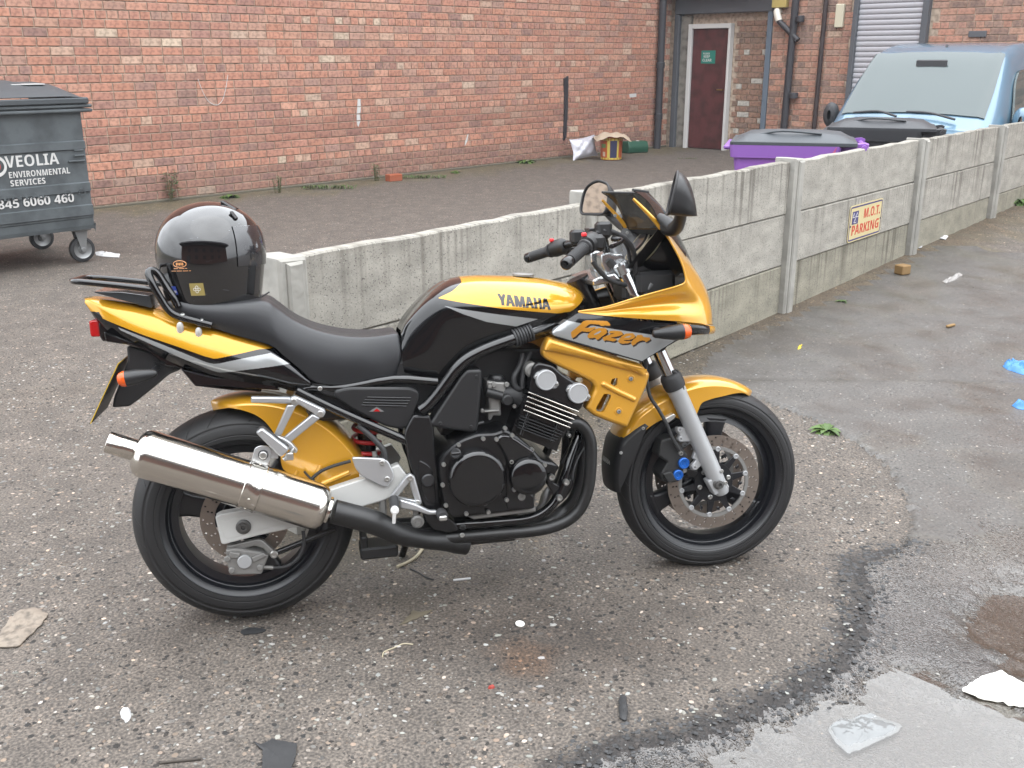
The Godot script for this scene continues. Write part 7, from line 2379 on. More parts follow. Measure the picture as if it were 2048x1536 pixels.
func build_cockpit() -> void:
	mirror_at(1.0)
	mirror_at(-1.0)
	var n := V(-0.8, 0.6, 0.0)
	var e1 := V(0.6, 0.8, 0)
	var mb := MB.new()
	var c := V(1.2179,1.0251,.06)
	for s in [1.0, -1.0]:
		var cc := V(c.x, c.y, c.z * s)
		lathe(mb, P2([0.0, -0.115, 0.03, -0.112, 0.05, -0.09, 0.062, -0.04, 0.066, -0.01, 0.064, 0.0, 0.058, 0.002]), along(cc, n), 32)
	box(mb, c * V(1, 1, 0) - n * 0.05, V(0.08, 0.09, 0.16), 0.02)
	var clu := put(bike, "instrument_cluster", mb, mats["satin_black"])
	for s in [1.0, -1.0]:
		var cc := V(c.x, c.y, c.z * s)
		mb = MB.new()
		lathe(mb, P2([0.052, -0.002, 0.0535, 0.004, 0.0585, 0.004, 0.060, -0.002]), along(cc, n), 36)
		lathe(mb, P2([0.0, 0.0005, 0.053, 0.0005]), along(cc, n), 32)
		put(clu, "gauge_bezel", mb, mt("bezel_cream", 0.24, 0.21, 0.15, 0.35, 0.3))
		for e in [[0.014, 0.036], [-0.03, 0.022]]:
			mb = MB.new()
			lathe(mb, P2([0.0, 0.008, e[1] * 0.95, 0.007, e[1], 0.0]), along(cc + e1 * e[0], n), 30)
			put(clu, "gauge_face", mb, coat(mt("gauge_dark", 0.02, 0.02, 0.021, 0.3)))
	mb = MB.new()
	box(mb, V(1.1865,.9709,.05), V(0.05, 0.05, 0.06), 0.006)
	put(clu, "warning_lamp_box", mb, mats["matt_black"])
	# top yoke, risers, fork tops
	mb = MB.new()
	prism(mb, rounded(P2([1.0201,.9402,1.0586,.9535,1.087,.9582,1.1025,.9394,1.0834,.9312,1.0236,.9228]), 0.005, 3), -0.13, 0.118, 0.006, 2, Transform3D.IDENTITY, true)
	for z in [-0.055, 0.055]: prism(mb, rounded(P2([1.0679,.9534,1.0566,.9841,1.0555,1.0127,1.0753,1.0194,1.0941,1.0111,1.1273,1.0097,1.1317,.9793,1.1369,.9533,1.1088,.9394]), 0.008, 3), z - 0.025, z + 0.03, 0.007, 3, Transform3D.IDENTITY, true)
	for z in [-0.1, 0.1]: disc(mb, fork_at(0.725, z), V(-0.407, 0.914, 0), 0.026, 0.035, 0.006, 24)
	put(bike, "top_yoke", mb, mt("yoke_alloy", 0.45, 0.46, 0.465, 0.22, 0.9))
	bolt(bike, V(1.1167,.9616,.118), 0.009, 0.006)
	mb = MB.new()
	disc(mb, V(1.1289,1.0082,0), V(-0.407, 0.914, 0), 0.022, 0.03, 0.003, 20)
	put(bike, "ignition_lock", mb, mats["brushed_alloy"])
	mb = MB.new()
	tube(mb, PackedVector3Array([V(1.0781,.9926,.09),V(1.0997,.9651,.1),V(1.1214,.937,.1),V(1.1466,.9139,.09),V(1.1738,.8935,.08)]), 0.0105, 10, true, 4)
	tube(mb, PackedVector3Array([V(1.0105,.9952,.15),V(1.0239,.9771,.15),V(1.0495,.9503,.14),V(1.0834,.9317,.13),V(1.1242,.9209,.11),V(1.1625,.904,.09)]), 0.0065, 9, true, 4)
	tube(mb, PackedVector3Array([V(1.0351,1.0813,.17),V(1.0563,1.0797,.165),V(1.0807,1.0714,.155),V(1.1053,1.0586,.145),V(1.1269,1.0384,.135),V(1.1417,1.0123,.125),V(1.1486,.9787,.115),V(1.1492,.9451,.105),V(1.1483,.9184,.09)]), 0.0075, 10, true, 4)
	tube(mb, PackedVector3Array([V(1.0153,1.077,.17),V(1.0441,1.078,.165),V(1.0731,1.0701,.15),V(1.1039,1.0539,.13),V(1.1225,1.0337,.12),V(1.1332,1.0031,.11),V(1.1377,.9725,.1),V(1.1437,.9338,.09)]), 0.005, 9, true, 4)
	put(bike, "control_cables", mb, mats["rubber_black"])
	mb = MB.new()
	box(mb, V(1.1565,.9037,.06), V(0.09, 0.06, 0.1), 0.01)
	box(mb, V(1.2088,.9236,.05), V(0.12, 0.07, 0.16), 0.012)
	put(bike, "fairing_stay", mb, mats["matt_black"])
	for e in [[V(1.1706,.9378,.1), V(1.1736,.9149,.1)], [V(1.1744,.8935,.12), V(1.1934,.9235,.13)]]:
		mb = MB.new()
		rod(mb, e[0], e[1], 0.006, 8)
		put(bike, "stay_rod", mb, mats["bare_grey"])

func build_controls() -> void:
	for s in [1, -1]:
		var path: PackedVector3Array
		if s > 0: path = PackedVector3Array([V(.8889,1.005,.33),V(.9246,1.0229,.285),V(.9629,1.04,.24),V(1.0007,1.0579,.2),V(1.0301,1.0639,.165),V(1.0549,1.0539,.12),V(1.0725,1.0261,.08),V(1.0834,1.0095,.05),V(1.0966,1.0071,0)])
		else: path = PackedVector3Array([V(.9348,.9903,-.33),V(.9618,1.0019,-.285),V(.9858,1.0142,-.24),V(1.0102,1.0268,-.2),V(1.0379,1.0366,-.16),V(1.0646,1.0359,-.12),V(1.0831,1.0208,-.07),V(1.0945,1.0095,-.04)])
		var mb := MB.new()
		tube(mb, path, 0.011, 12, true, 4)
		var hb := put(bike, "handlebar", mb, mats["satin_black"])
		mb = MB.new()
		var a := path[0]; var b := path[2]
		var L := (b - a).length()
		var pr := PackedVector2Array([Vector2(0.011, 0.018), Vector2(0.017, 0.018)])
		for k in 14:
			var z := lerpf(0.022, L - 0.01, k / 14.0)
			pr.append(Vector2(0.0168, z)); pr.append(Vector2(0.0155, z + 0.001)); pr.append(Vector2(0.0155, z + 0.003)); pr.append(Vector2(0.0168, z + 0.004))
		pr.append_array(PackedVector2Array([Vector2(0.0168, L - 0.006), Vector2(0.022, L - 0.004), Vector2(0.0225, L + 0.004), Vector2(0.012, L + 0.005)]))
		lathe(mb, pr, along(a, b - a), 24)
		put(hb, "grip", mb, mats["rubber_black"])
		mb = MB.new()
		lathe(mb, P2([0.0, -0.016, 0.006, -0.016, 0.0065, -0.0125, 0.0125, -0.014, 0.0165, -0.009, 0.0170, 0.0, 0.0165, 0.012, 0.012, 0.0165]), along(a, b - a), 24)
		put(hb, "bar_end", mb, mats["satin_black"])
		mb = MB.new()
		var d := (path[3] - path[2]).normalized()
		lathe(mb, P2([0.015, 0.0, 0.025, 0.004, 0.027, 0.015, 0.026, 0.045, 0.02, 0.055, 0.012, 0.058]), along(b + d * 0.01, d), 20)
		box(mb, b + d * 0.035 + V(0.015, 0.0, 0.0), V(0.05, 0.045, 0.045), 0.01)
		var sg := put(hb, "switchgear", mb, mats["matt_black"])
		mb = MB.new()
		box(mb, b + d * 0.02 + V(-0.012, 0.028, 0.006), V(0.014, 0.012, 0.012), 0.003)
		put(sg, "red_button", mb, mt("button_red", 0.55, 0.02, 0.025, 0.4))
		mb = MB.new()
		var lv0 := path[4] + V(0.035, -0.006, 0)
		tube(mb, PackedVector3Array([lv0, lv0 + V(0.02, -0.004, 0.03 * s), lv0 + V(-0.01, -0.012, 0.08 * s), lv0 + V(-0.045, -0.016, 0.135 * s)]), [0.008, 0.0065, 0.0055, 0.0065], 9, true, 4)
		put(hb, "lever", mb, mats["satin_black"])
		mb = MB.new()
		box(mb, path[4] + V(0.012, 0.02, -0.01 * s), V(0.045, 0.045, 0.04), 0.008)
		put(hb, "fluid_reservoir", mb, mats["matt_black"])
	var mb := MB.new()
	box(mb, V(1.033,1.0704,.12), V(0.058, 0.034, 0.05), 0.005)
	box(mb, V(1.0348,1.0857,.12), V(0.062, 0.006, 0.054), 0.002)
	put(bike, "brake_reservoir", mb, mats["plastic_cap"])

func build_helmet() -> void:
	# stands on the pillion seat; profile of (half length, height) read up from the rim
	var x := bike.transform
	var base := V(-.0383,.9211,0)
	var w := thing("crash_helmet", "scratched black crash helmet resting on the motorcycle seat", "helmet", x * zx(base))
	var k := 1.0 / (6.981 * 692.0)
	var prof := PackedVector2Array()
	for e in [[596, 1440], [612, 1400], [628, 1340], [648, 1220], [672, 1080], [692, 950], [702, 830], [700, 720], [684, 600], [650, 490], [596, 390], [520, 300], [420, 222], [300, 162], [160, 122], [70, 110], [0, 107]]: prof.append(Vector2(e[0] * k, (1440 - e[1]) * k))
	var sp := PackedVector3Array()
	for p in prof: sp.append(V(p.x, p.y, 0))
	var fine := PackedVector2Array()
	for p in spline(sp, 4): fine.append(Vector2(maxf(p.x, 0.0), p.y))
	fine.insert(0, Vector2(fine[0].x - 0.012, 0.006))
	fine.insert(0, Vector2(fine[0].x - 0.01, 0.03))
	var up := Transform3D(Basis(V(1, 0, 0), V(0, 0, -1), V(0, 1, 0)), Vector3.ZERO)
	var zs := V(1.0, 0.9, 1.0)
	var mb := MB.new()
	lathe(mb, fine, up, 96, 0, TAU, zs)
	# ridges of the moulded crown vent
	var black := coat(mt("helmet_black", 0.0045, 0.0042, 0.0045, 0.3), 0.03)
	var scratch := Image.create(1024, 512, false, Image.FORMAT_RGB8)
	scratch.fill(lin(0.0045, 0.0042, 0.0045))
	var rs := RandomNumberGenerator.new()
	rs.seed = 8
	for i in 150:
		var px := rs.randi() % 1000; var py := rs.randi() % 480
		var c := lin(0.14, 0.15, 0.17).lerp(lin(0.02, 0.02, 0.02), rs.randf())
		if rs.randf() < 0.55: scratch.fill_rect(Rect2i(px, py, 1 + rs.randi() % 4, 1 + rs.randi() % 3), c)
		else:
			var a := rs.randf_range(-0.6, 0.6)
			for q in 6 + rs.randi() % 26: scratch.set_pixel(clampi(px + q, 0, 1023), clampi(py + int(q * a), 0, 511), c)
	black.metallic_specular = 0.5
	black.roughness = 0.05
	black.albedo_color = Color(1, 1, 1)
	black.albedo_texture = ImageTexture.create_from_image(scratch)
	put(w, "shell", mb, black)
	# visor: a band raised off the front half, pivots at either side
	mb = MB.new()
	var vis := PackedVector2Array()
	for i in fine.size():
		if fine[i].y > 0.095 and fine[i].y < 0.212: vis.append(fine[i] + Vector2(0.004, 0))
	vis.insert(0, vis[0] - Vector2(0.004, 0.001)); vis.append(vis[vis.size() - 1] + Vector2(-0.006, 0.001))
	lathe(mb, vis, up, 48, deg_to_rad(-58), deg_to_rad(58), zs)
	put(w, "visor", mb, coat(mt("visor_dark", 0.012, 0.012, 0.014, 0.2), 0.02))
	for s in [1.0]:
		mb = MB.new()
		var pv := V(0.143 * cos(deg_to_rad(72)), 0.143, -s * 0.143 * sin(deg_to_rad(72)) * 0.9)
		disc(mb, pv, V(0.3, 0, -s), 0.017, 0.006, 0.002, 20)
		put(w, "visor_pivot", mb, mats["gloss_black"])
	mb = MB.new()
	box(mb, Vector3.ZERO, V(0.05, 0.01, 0.026), 0.004, Transform3D(Basis(V(0, 0, 1), -0.55).rotated(Vector3.UP, -0.3), V(0.062, 0.262, 0.02)))
	box(mb, Vector3.ZERO, V(0.028, 0.008, 0.012), 0.003, Transform3D(Basis(V(0, 0, 1), -0.9).rotated(Vector3.UP, -0.5), V(0.075, 0.236, 0.075)))
	put(w, "vent", mb, mats["satin_black"])
	mb = MB.new()
	tube(mb, PackedVector3Array([V(0.09, 0.0, 0.03), V(0.118, 0.006, 0.02), V(0.15, 0.022, 0.01)]), 0.0022, 6, true, 4)
	put(w, "chin_strap", mb, mats["rubber_black"])
	# printed marks
	var Rz := func(y: float) -> float:
		for i in range(1, fine.size()):
			if fine[i - 1].y <= y and fine[i].y >= y and i > 2: return lerpf(fine[i - 1].x, fine[i].x, (y - fine[i - 1].y) / maxf(fine[i].y - fine[i - 1].y, 1e-6))
		return 0.14
	var place := func(px: float, py: float) -> Vector3:   # from a side view of the shell to its surface
		var y := (1440 - py) * k
		var r: float = Rz.call(y)
		var lx := (px - 870.0) * k
		return V(lx, y, sqrt(maxf(1e-5, r * r - lx * lx)) * 0.9)
	var patch := func(parent: Node, called: String, x0: float, y0: float, x1: float, y1: float, m: Material, lift: float, sl: float) -> void:
		var g := []
		for i in 7:
			var q := PackedVector3Array()
			for j in 7:
				var f := j / 6.0
				var p: Vector3 = place.call(lerpf(x0, x1, i / 6.0) + sl * (f - 0.5), lerpf(y0, y1, f))
				q.append(p + V(p.x, 0, p.z / 0.81).normalized() * lift)
			g.append(q)
		var pm := MB.new()
		pm.grid(g)
		put(parent, called, pm, m)
	var ring_m := coat(mt("print_orange", 0.62, 0.27, 0.09, 0.4))
	mb = MB.new()
	var loop := PackedVector3Array()
	for i in 34:
		var a := TAU * i / 32.0
		var p: Vector3 = place.call(530 + 84 * cos(a), 888 + 42 * sin(a))
		loop.append(p + V(p.x, 0, p.z).normalized() * 0.0003)
	tube(mb, loop, 0.0009, 5, false)
	# lettering too small to read: rows of short strokes
	for line in [[480, 870, 36.0, 100.0, 5], [448, 940, 11.0, 172.0, 15], [415, 972, 10.0, 250.0, 22]]:
		for i in line[4]:
			var x0: float = line[0] + line[3] * (i + 0.12) / line[4]
			var x1: float = line[0] + line[3] * (i + 0.78) / line[4]
			if line[4] > 5 and i % 7 == 5: continue
			patch.call(w, "print_stroke", x0, line[1] + (i % 3) * 1.5, x1, line[1] + line[2] - (i % 2) * 3.0, ring_m, 0.0006, 0.0) if line[4] == 5 else stroke(mb, place.call(x0, line[1] + line[2] / 2), place.call(x1, line[1] + line[2] / 2), line[2] * k * 0.42)
	put(w, "print", mb, ring_m)
	patch.call(w, "sticker", 628, 1138, 806, 1300, coat(mt("sticker_gold", 0.22, 0.17, 0.045, 0.4)), 0.0006, 12.0)
	mb = MB.new()
	for q in [[0, -28], [28, 0], [0, 28], [-28, 0]]:
		var lp := PackedVector3Array()
		for i in 10:
			var p: Vector3 = place.call(716 + q[0] + 17 * cos(TAU * i / 8.0), 1218 + q[1] + 17 * sin(TAU * i / 8.0))
			lp.append(p + V(p.x, 0, p.z).normalized() * 0.0008)
		tube(mb, lp, 0.0008, 5, false)
	put(w, "sticker_emblem", mb, mats["white_paint"])
	patch.call(w, "sticker", 312, 1175, 455, 1280, coat(mt("sticker_blue", 0.03, 0.06, 0.32, 0.4)), 0.0006, 26.0)
	patch.call(w, "sticker", 360, 1228, 450, 1258, mats["white_paint"], 0.001, 8.0)

func stroke(mb: MB, a: Vector3, b: Vector3, r: float) -> void:
	var n := V(a.x, 0, a.z).normalized() * 0.0003
	tube(mb, PackedVector3Array([a + n, b + n]), r, 5)

# ---------- litter, weeds, chippings ----------
func gp(x: float, z: float, lift := 0.0) -> Vector3: return V(x, ground_h(x, z) + lift, z)
# a thin, crumpled sheet with the given outline on the ground
func scrap(called: String, label: String, cat: String, out: PackedVector2Array, m: Material, height: float, lift := 0.004, sd := 1) -> void:
	var f := FastNoiseLite.new()
	f.seed = sd; f.frequency = 9.0; f.fractal_octaves = 3
	var c := Vector2.ZERO
	for p in out: c += p / out.size()
	var soft := rounded(out, 0.008, 2)
	var rim := PackedVector2Array()
	for i in soft.size():
		var e := soft[(i + 1) % soft.size()]
		var parts := clampi(int(soft[i].distance_to(e) / 0.012), 1, 8)
		for k in parts:
			var w := soft[i].lerp(e, float(k) / parts)
			rim.append(w + Vector2(f.get_noise_2d(w.x * 5.0, w.y * 5.0), f.get_noise_2d(w.y * 5.0, w.x * 5.0)) * 0.006)
	var R := 9
	var top := []
	for k in R + 1:
		var q := PackedVector3Array()
		for p in rim:
			var w := c.lerp(p, float(k) / R)
			var h := height * (0.5 + 0.9 * f.get_noise_2d(w.x, w.y) + 0.5 * absf(f.get_noise_2d(w.x * 3.0, w.y * 3.0))) * (1.0 - pow(float(k) / R, 3.0))
			q.append(V(w.x - c.x, ground_h(w.x, w.y) + lift + maxf(h, 0.0), w.y - c.y))
		q.append(q[0])
		top.append(q)
	var mb := MB.new()
	mb.grid(top, false, true)
	var low := []
	for k in [R, 0]:
		var q := PackedVector3Array()
		for p in rim:
			var w := c.lerp(p, float(k) / R)
			q.append(V(w.x - c.x, ground_h(w.x, w.y) + lift - 0.003, w.y - c.y))
		q.append(q[0])
		low.append(q)
	mb.grid([top[R], low[0]], false, true)
	mb.grid(low, false, true)
	var o := put(self, called, mb, m)
	o.position = V(c.x, 0, c.y)
	tag(o, label, cat)
func cord(called: String, label: String, cat: String, p: PackedVector2Array, r: float, m: Material) -> void:
	var path := PackedVector3Array()
	for q in p: path.append(gp(q.x - p[0].x + p[0].x, q.y, r * 0.8) - V(p[0].x, 0, p[0].y))
	var mb := MB.new()
	tube(mb, path, r, 7, true, 5)
	var o := put(self, called, mb, m)
	o.position = V(p[0].x, 0, p[0].y)
	tag(o, label, cat)
func build_litter() -> void:
	var paper := mt("paper_white", 0.5, 0.5, 0.5, 0.8)
	var card := mt("card_brown", 0.2, 0.165, 0.13, 0.7)
	grain(card, tone_tex(128, 0.04, 201, 0.6, 1.3, 4), 5.0)
	var film := mt("plastic_film", 0.42, 0.44, 0.46, 0.25)
	var blue := mt("glove_blue", 0.04, 0.17, 0.42, 0.5)
	var rubber: Material = mats["rubber_black"]
	scrap("flattened_carton", "flattened brown carton lying on the asphalt at the lower left", "carton", P2([-1.459,-2.46,-1.465,-2.543,-1.459,-2.583,-1.424,-2.596,-1.366,-2.561,-1.36,-2.505,-1.372,-2.428,-1.375,-2.393,-1.423,-2.386,-1.457,-2.411]), card, 0.012, 0.006, 2)
	scrap("paper_strip", "white strip of paper beside the castor of the grey waste container", "paper", P2([-3.51,-8.297,-3.391,-8.25,-3.265,-8.204,-3.216,-8.052,-3.332,-8.075,-3.44,-8.141]), paper, 0.02, 0.004, 3)
	scrap("rubber_scrap", "torn flat piece of black rubber at the bottom edge, left of centre", "rubber scrap", P2([-.627,-1.99,-.603,-1.975,-.578,-1.996,-.514,-1.981,-.511,-1.927,-.506,-1.868,-.571,-1.868,-.593,-1.955]), rubber, 0.002, 0.006, 4)
	scrap("rubber_scrap", "small oval black scrap on the asphalt just below the rear tyre", "rubber scrap", P2([-.779,-2.474,-.764,-2.492,-.727,-2.491,-.708,-2.486,-.711,-2.471,-.742,-2.461,-.769,-2.456]), rubber, 0.004, 0.004, 5)
	scrap("white_lump", "crumpled lump of white foam on the asphalt at the lower left", "foam", P2([-.987,-2.108,-.981,-2.121,-.963,-2.118,-.953,-2.096,-.949,-2.069,-.964,-2.067]), paper, 0.02, 0.0, 6)
	scrap("red_scrap", "small scrap of red plastic on the asphalt below the engine", "plastic scrap", P2([-.065,-2.194,-.059,-2.213,-.046,-2.204,-.052,-2.193]), mt("scrap_red", 0.25, 0.03, 0.02, 0.6), 0.012, 0.0, 7)
	scrap("brown_leaf", "flattened brown-grey leaf on the oily asphalt behind the rear wheel", "leaf", P2([-.329,-2.505,-.311,-2.541,-.295,-2.588,-.269,-2.574,-.235,-2.591,-.262,-2.555,-.299,-2.527]), mt("dead_leaf", 0.09, 0.075, 0.05, 0.8), 0.003, 0.003, 8)
	scrap("clear_bag", "clear plastic bag lying flat by the fence, beyond the brown block", "plastic bag", P2([3.044,-7.746,3.196,-7.928,3.28,-7.823,3.156,-7.588,3.109,-7.627]), film, 0.02, 0.004, 9)
	scrap("paper_sheet", "small white sheet of paper by the fence, farthest along it", "paper", P2([3.419,-8.03,3.502,-8.115,3.557,-8.049,3.472,-7.902]), paper, 0.01, 0.006, 10)
	scrap("tissue", "twisted white tissue at the foot of the fence post left of the parking sign", "tissue", P2([2.022,-6.623,2.135,-6.727,2.209,-6.835,2.203,-6.757,2.117,-6.607,2.019,-6.564]), paper, 0.03, 0.002, 11)
	scrap("torn_film", "torn grey film on the damp tarmac right of the brown block", "plastic film", P2([2.9,-6.567,3.018,-6.685,3.128,-6.822,3.122,-6.76,3.003,-6.61,2.909,-6.523]), mt("film_grey", 0.24, 0.23, 0.22, 0.5), 0.02, 0.002, 12)
	scrap("blue_glove", "crumpled pale blue glove on the tarmac at the right edge, the larger of two", "glove", P2([2.515,-4.862,2.547,-4.886,2.548,-4.917,2.568,-4.911,2.574,-4.948,2.588,-4.929,2.607,-4.954,2.606,-4.929,2.638,-4.922,2.676,-4.903,2.697,-4.854,2.658,-4.772,2.585,-4.72,2.561,-4.743,2.539,-4.773,2.532,-4.796,2.519,-4.808]), blue, 0.045, 0.002, 13)
	scrap("blue_glove", "scrap of blue glove with a white cuff at the right edge, nearer the puddle", "glove", P2([2.274,-4.26,2.327,-4.3,2.374,-4.279,2.338,-4.207,2.285,-4.214]), blue, 0.035, 0.002, 14)
	scrap("white_bag", "soaked white paper bag at the edge of the puddle", "bag", P2([1.161,-2.194,1.201,-2.217,1.242,-2.241,1.276,-2.252,1.294,-2.235,1.327,-2.208,1.371,-2.155,1.345,-2.104,1.288,-2.12,1.241,-2.149,1.187,-2.17]), mt("bag_white", 0.75, 0.73, 0.66, 0.8), 0.03, 0.008, 15)
	scrap("sunken_wrapper", "clear wrapper half floating in the puddle", "wrapper", P2([.772,-2.052,.812,-2.083,.895,-2.106,.95,-2.086,.963,-2.066,.941,-2.043,.857,-1.995,.798,-1.963,.781,-1.999]), mt("wet_film", 0.14, 0.145, 0.145, 0.12), 0.012, 0.011, 16)
	scrap("yellow_leaf", "small yellow leaf on the tarmac in front of the front wheel", "leaf", P2([1.524,-5.097,1.558,-5.171,1.574,-5.18,1.546,-5.106]), mt("leaf_yellow", 0.5, 0.38, 0.03, 0.6), 0.008, 0.002, 17)
	scrap("plastic_clip", "black plastic clip on the asphalt below the front wheel", "clip", P2([.272,-2.16,.288,-2.161,.288,-2.091,.282,-2.057,.266,-2.061,.264,-2.097]), rubber, 0.006, 0.006, 18)
	var mb := MB.new()
	var p := V(.021,0,-2.503)
	disc(mb, V(0, ground_h(p.x, p.z) + 0.002, 0), V(0.1, 1, 0.05), 0.0135, 0.004, 0.0015, 18)
	var o := put(self, "shell_disc", mb, mt("shell_white", 0.7, 0.69, 0.64, 0.5))
	o.position = V(p.x, 0, p.z)
	tag(o, "small round white shell on the asphalt below the exhaust", "shell")
	mb = MB.new()
	p = V(2.709,0,-6.781)
	box(mb, V(0, 0.034, 0), V(0.085, 0.065, 0.075), 0.006, Transform3D(Basis(Vector3.UP, 0.5), V(0, ground_h(p.x, p.z), 0)))
	o = put(self, "wood_block", mb, mt("wood_ochre", 0.2, 0.12, 0.045, 0.8))
	o.position = V(p.x, 0, p.z)
	tag(o, "small ochre wooden block on the tarmac near the fence", "block")
	mb = MB.new()
	p = V(2.532,0,-5.543)
	box(mb, V(0, 0.008, 0), V(0.075, 0.014, 0.018), 0.004, Transform3D(Basis(Vector3.UP, 0.6), V(0, ground_h(p.x, p.z), 0)))
	o = put(self, "wood_splinter", mb, mats["wood_ochre"])
	o.position = V(p.x, 0, p.z)
	tag(o, "brown splinter of wood on the tarmac in front of the motorcycle", "splinter")
	cord("hose_offcut", "curved cream hose offcut under the motorcycle, behind the engine", "hose", P2([-.371,-2.845,-.344,-2.871,-.317,-2.911,-.301,-2.958,-.299,-2.995]), 0.0055, mt("hose_cream", 0.33, 0.29, 0.2, 0.6))
	cord("wire_offcut", "thin black wire on the asphalt beneath the exhaust", "wire", P2([-.329,-2.837,-.3,-2.815,-.276,-2.787,-.248,-2.768]), 0.0025, rubber)
	cord("white_stick", "thin white stick on the asphalt beneath the engine", "stick", P2([-.186,-2.763,-.162,-2.768,-.132,-2.773]), 0.0035, paper)
	cord("twig", "thin dark twig at the bottom edge, left of the rubber scrap", "twig", P2([-.821,-1.915,-.794,-1.919,-.764,-1.922,-.729,-1.928]), 0.0035, mt("twig_dark", 0.04, 0.033, 0.026, 0.8))
	cord("string_bit", "short loop of pale string on the asphalt below the rear wheel", "string", P2([-.357,-2.346,-.355,-2.371,-.329,-2.391,-.307,-2.408,-.278,-2.404]), 0.0018, mats["hose_cream"])
	cord("white_stick", "thin white stick on the soil strip by the fence, in front of the fairing", "stick", P2([1.48,-5.812,1.525,-5.859,1.57,-5.894]), 0.004, paper)
	# things standing at the foot of the brick wall
	p = V(1.573,0,-15.991)
	var t := thing("paint_tub", "orange and yellow paint tub at the foot of the brick wall", "tub", at(p))
	mb = MB.new()
	lathe(mb, P2([0.0, 0.002, 0.155, 0.002, 0.165, 0.012, 0.178, 0.36, 0.184, 0.37, 0.184, 0.385, 0.17, 0.385]), Transform3D(Basis(V(1, 0, 0), V(0, 0, -1), V(0, 1, 0)), Vector3.ZERO), 36)
	put(t, "tub", mb, mt("tub_orange", 0.42, 0.085, 0.02, 0.45))
	for band in [[0.30, 0.34, 0.0, TAU, "tub_yellow"], [0.012, 0.04, 0.0, TAU, "tub_yellow"], [0.04, 0.30, 1.35, 1.6, "tub_yellow"], [0.04, 0.30, 1.62, 2.25, "tub_navy"], [0.04, 0.30, 2.27, 2.45, "tub_yellow"], [0.19, 0.25, 0.65, 1.2, "tub_green"], [0.06, 0.13, 0.85, 1.15, "tub_cream"]]:
		mb = MB.new()
		var y0: float = band[0]; var y1: float = band[1]
		lathe(mb, P2([0.1665 + (y0 - 0.012) * 0.0375, y0, 0.1665 + (y1 - 0.012) * 0.0375, y1]), Transform3D(Basis(V(1, 0, 0), V(0, 0, -1), V(0, 1, 0)), Vector3.ZERO), 20, band[2] - PI * 1.08, band[3] - PI * 1.08)
		put(t, "label_band", mb, {"tub_yellow": mt("tub_yellow", 0.5, 0.4, 0.08, 0.45), "tub_navy": mt("tub_navy", 0.03, 0.03, 0.07, 0.45), "tub_green": mt("tub_green", 0.12, 0.2, 0.06, 0.45), "tub_cream": mt("tub_cream", 0.5, 0.4, 0.3, 0.45)}[band[4]])
	var rows := []
	for i in 13:
		var q := PackedVector3Array()
		for j in 13:
			var a := lerpf(-1, 1, i / 12.0); var b := lerpf(-1, 1, j / 12.0)
			var rr := sqrt(a * a + b * b)
			q.append(V(a * 0.27 + 0.02 * b, 0.40 - 0.10 * maxf(0.0, rr - 0.62) - 0.09 * maxf(0, absf(a) - 0.6) + 0.012 * sin(a * 9.0 + b * 4.0), b * 0.25))
		rows.append(q)
	mb = MB.new()
	shell(mb, rows, 0.005)
	o = put(self, "card_sheet", mb, mt("card_pale", 0.34, 0.27, 0.2, 0.8))
	o.position = p
	tag(o, "bent sheet of card draped over the orange paint tub", "card")
	rows = []
	for i in 13:
		var q := PackedVector3Array()
		for j in 13:
			var a := lerpf(-1, 1, i / 12.0); var b := lerpf(-1, 1, j / 12.0)
			var puff := 0.085 * pow(maxf(0.0, (1 - a * a) * (1 - b * b)), 0.5)
			q.append(V(a * 0.25 * (0.88 + 0.12 * b * b), 0.19 + b * 0.17 * (0.9 + 0.1 * a * a) + 0.03 * a, puff + 0.012 * sin(a * 7.0) * sin(b * 6.0)))
		rows.append(q)
	mb = MB.new()
	mb.grid(rows)
	var back := []
	for r in rows:
		var q := PackedVector3Array()
		for v in r: q.append(v * V(1, 1, -0.6))
		back.append(q)
	mb.grid(back)
	p = V(1.18,0,-16.003)
	o = put(self, "padded_bag", mb, mt("bag_silver", 0.42, 0.42, 0.46, 0.3, 0.2))
	o.transform = Transform3D(Basis(Vector3.UP, 0.55) * Basis(V(1, 0, 0), -0.35), p)
	tag(o, "puffy white bag leaning on the brick wall left of the paint tub", "bag")
	p = V(2.075,0,-17.167)
	t = thing("green_box", "dark green plastic box lying against the brick wall by the downpipe", "box", at(p, 0.5))
	mb = MB.new()
	prism(mb, rounded(P2([-0.13, 0, 0.13, 0, 0.14, 0.1, 0.1, 0.19, -0.1, 0.19, -0.14, 0.1]), 0.03), -0.2, 0.2, 0.015, 2, Transform3D(Basis(Vector3.UP, PI / 2), Vector3.ZERO), true)
	put(t, "casing", mb, mt("box_green", 0.01, 0.06, 0.035, 0.45))
	mb = MB.new()
	disc(mb, V(0.05, 0.19, 0.02), Vector3.UP, 0.03, 0.006, 0.002, 14)
	put(t, "label_disc", mb, mats["white_paint"])
	mb = MB.new()
	p = V(-1.544,0,-13.239)
	box(mb, V(0, 0.045, 0), V(0.2, 0.09, 0.11), 0.006, Transform3D(Basis(Vector3.UP, 0.7), Vector3.ZERO))
	o = put(self, "loose_brick", mb, mt("brick_orange", 0.27, 0.075, 0.035, 0.9))
	o.position = p
	tag(o, "loose orange brick on the ground among weeds at the foot of the wall", "brick")

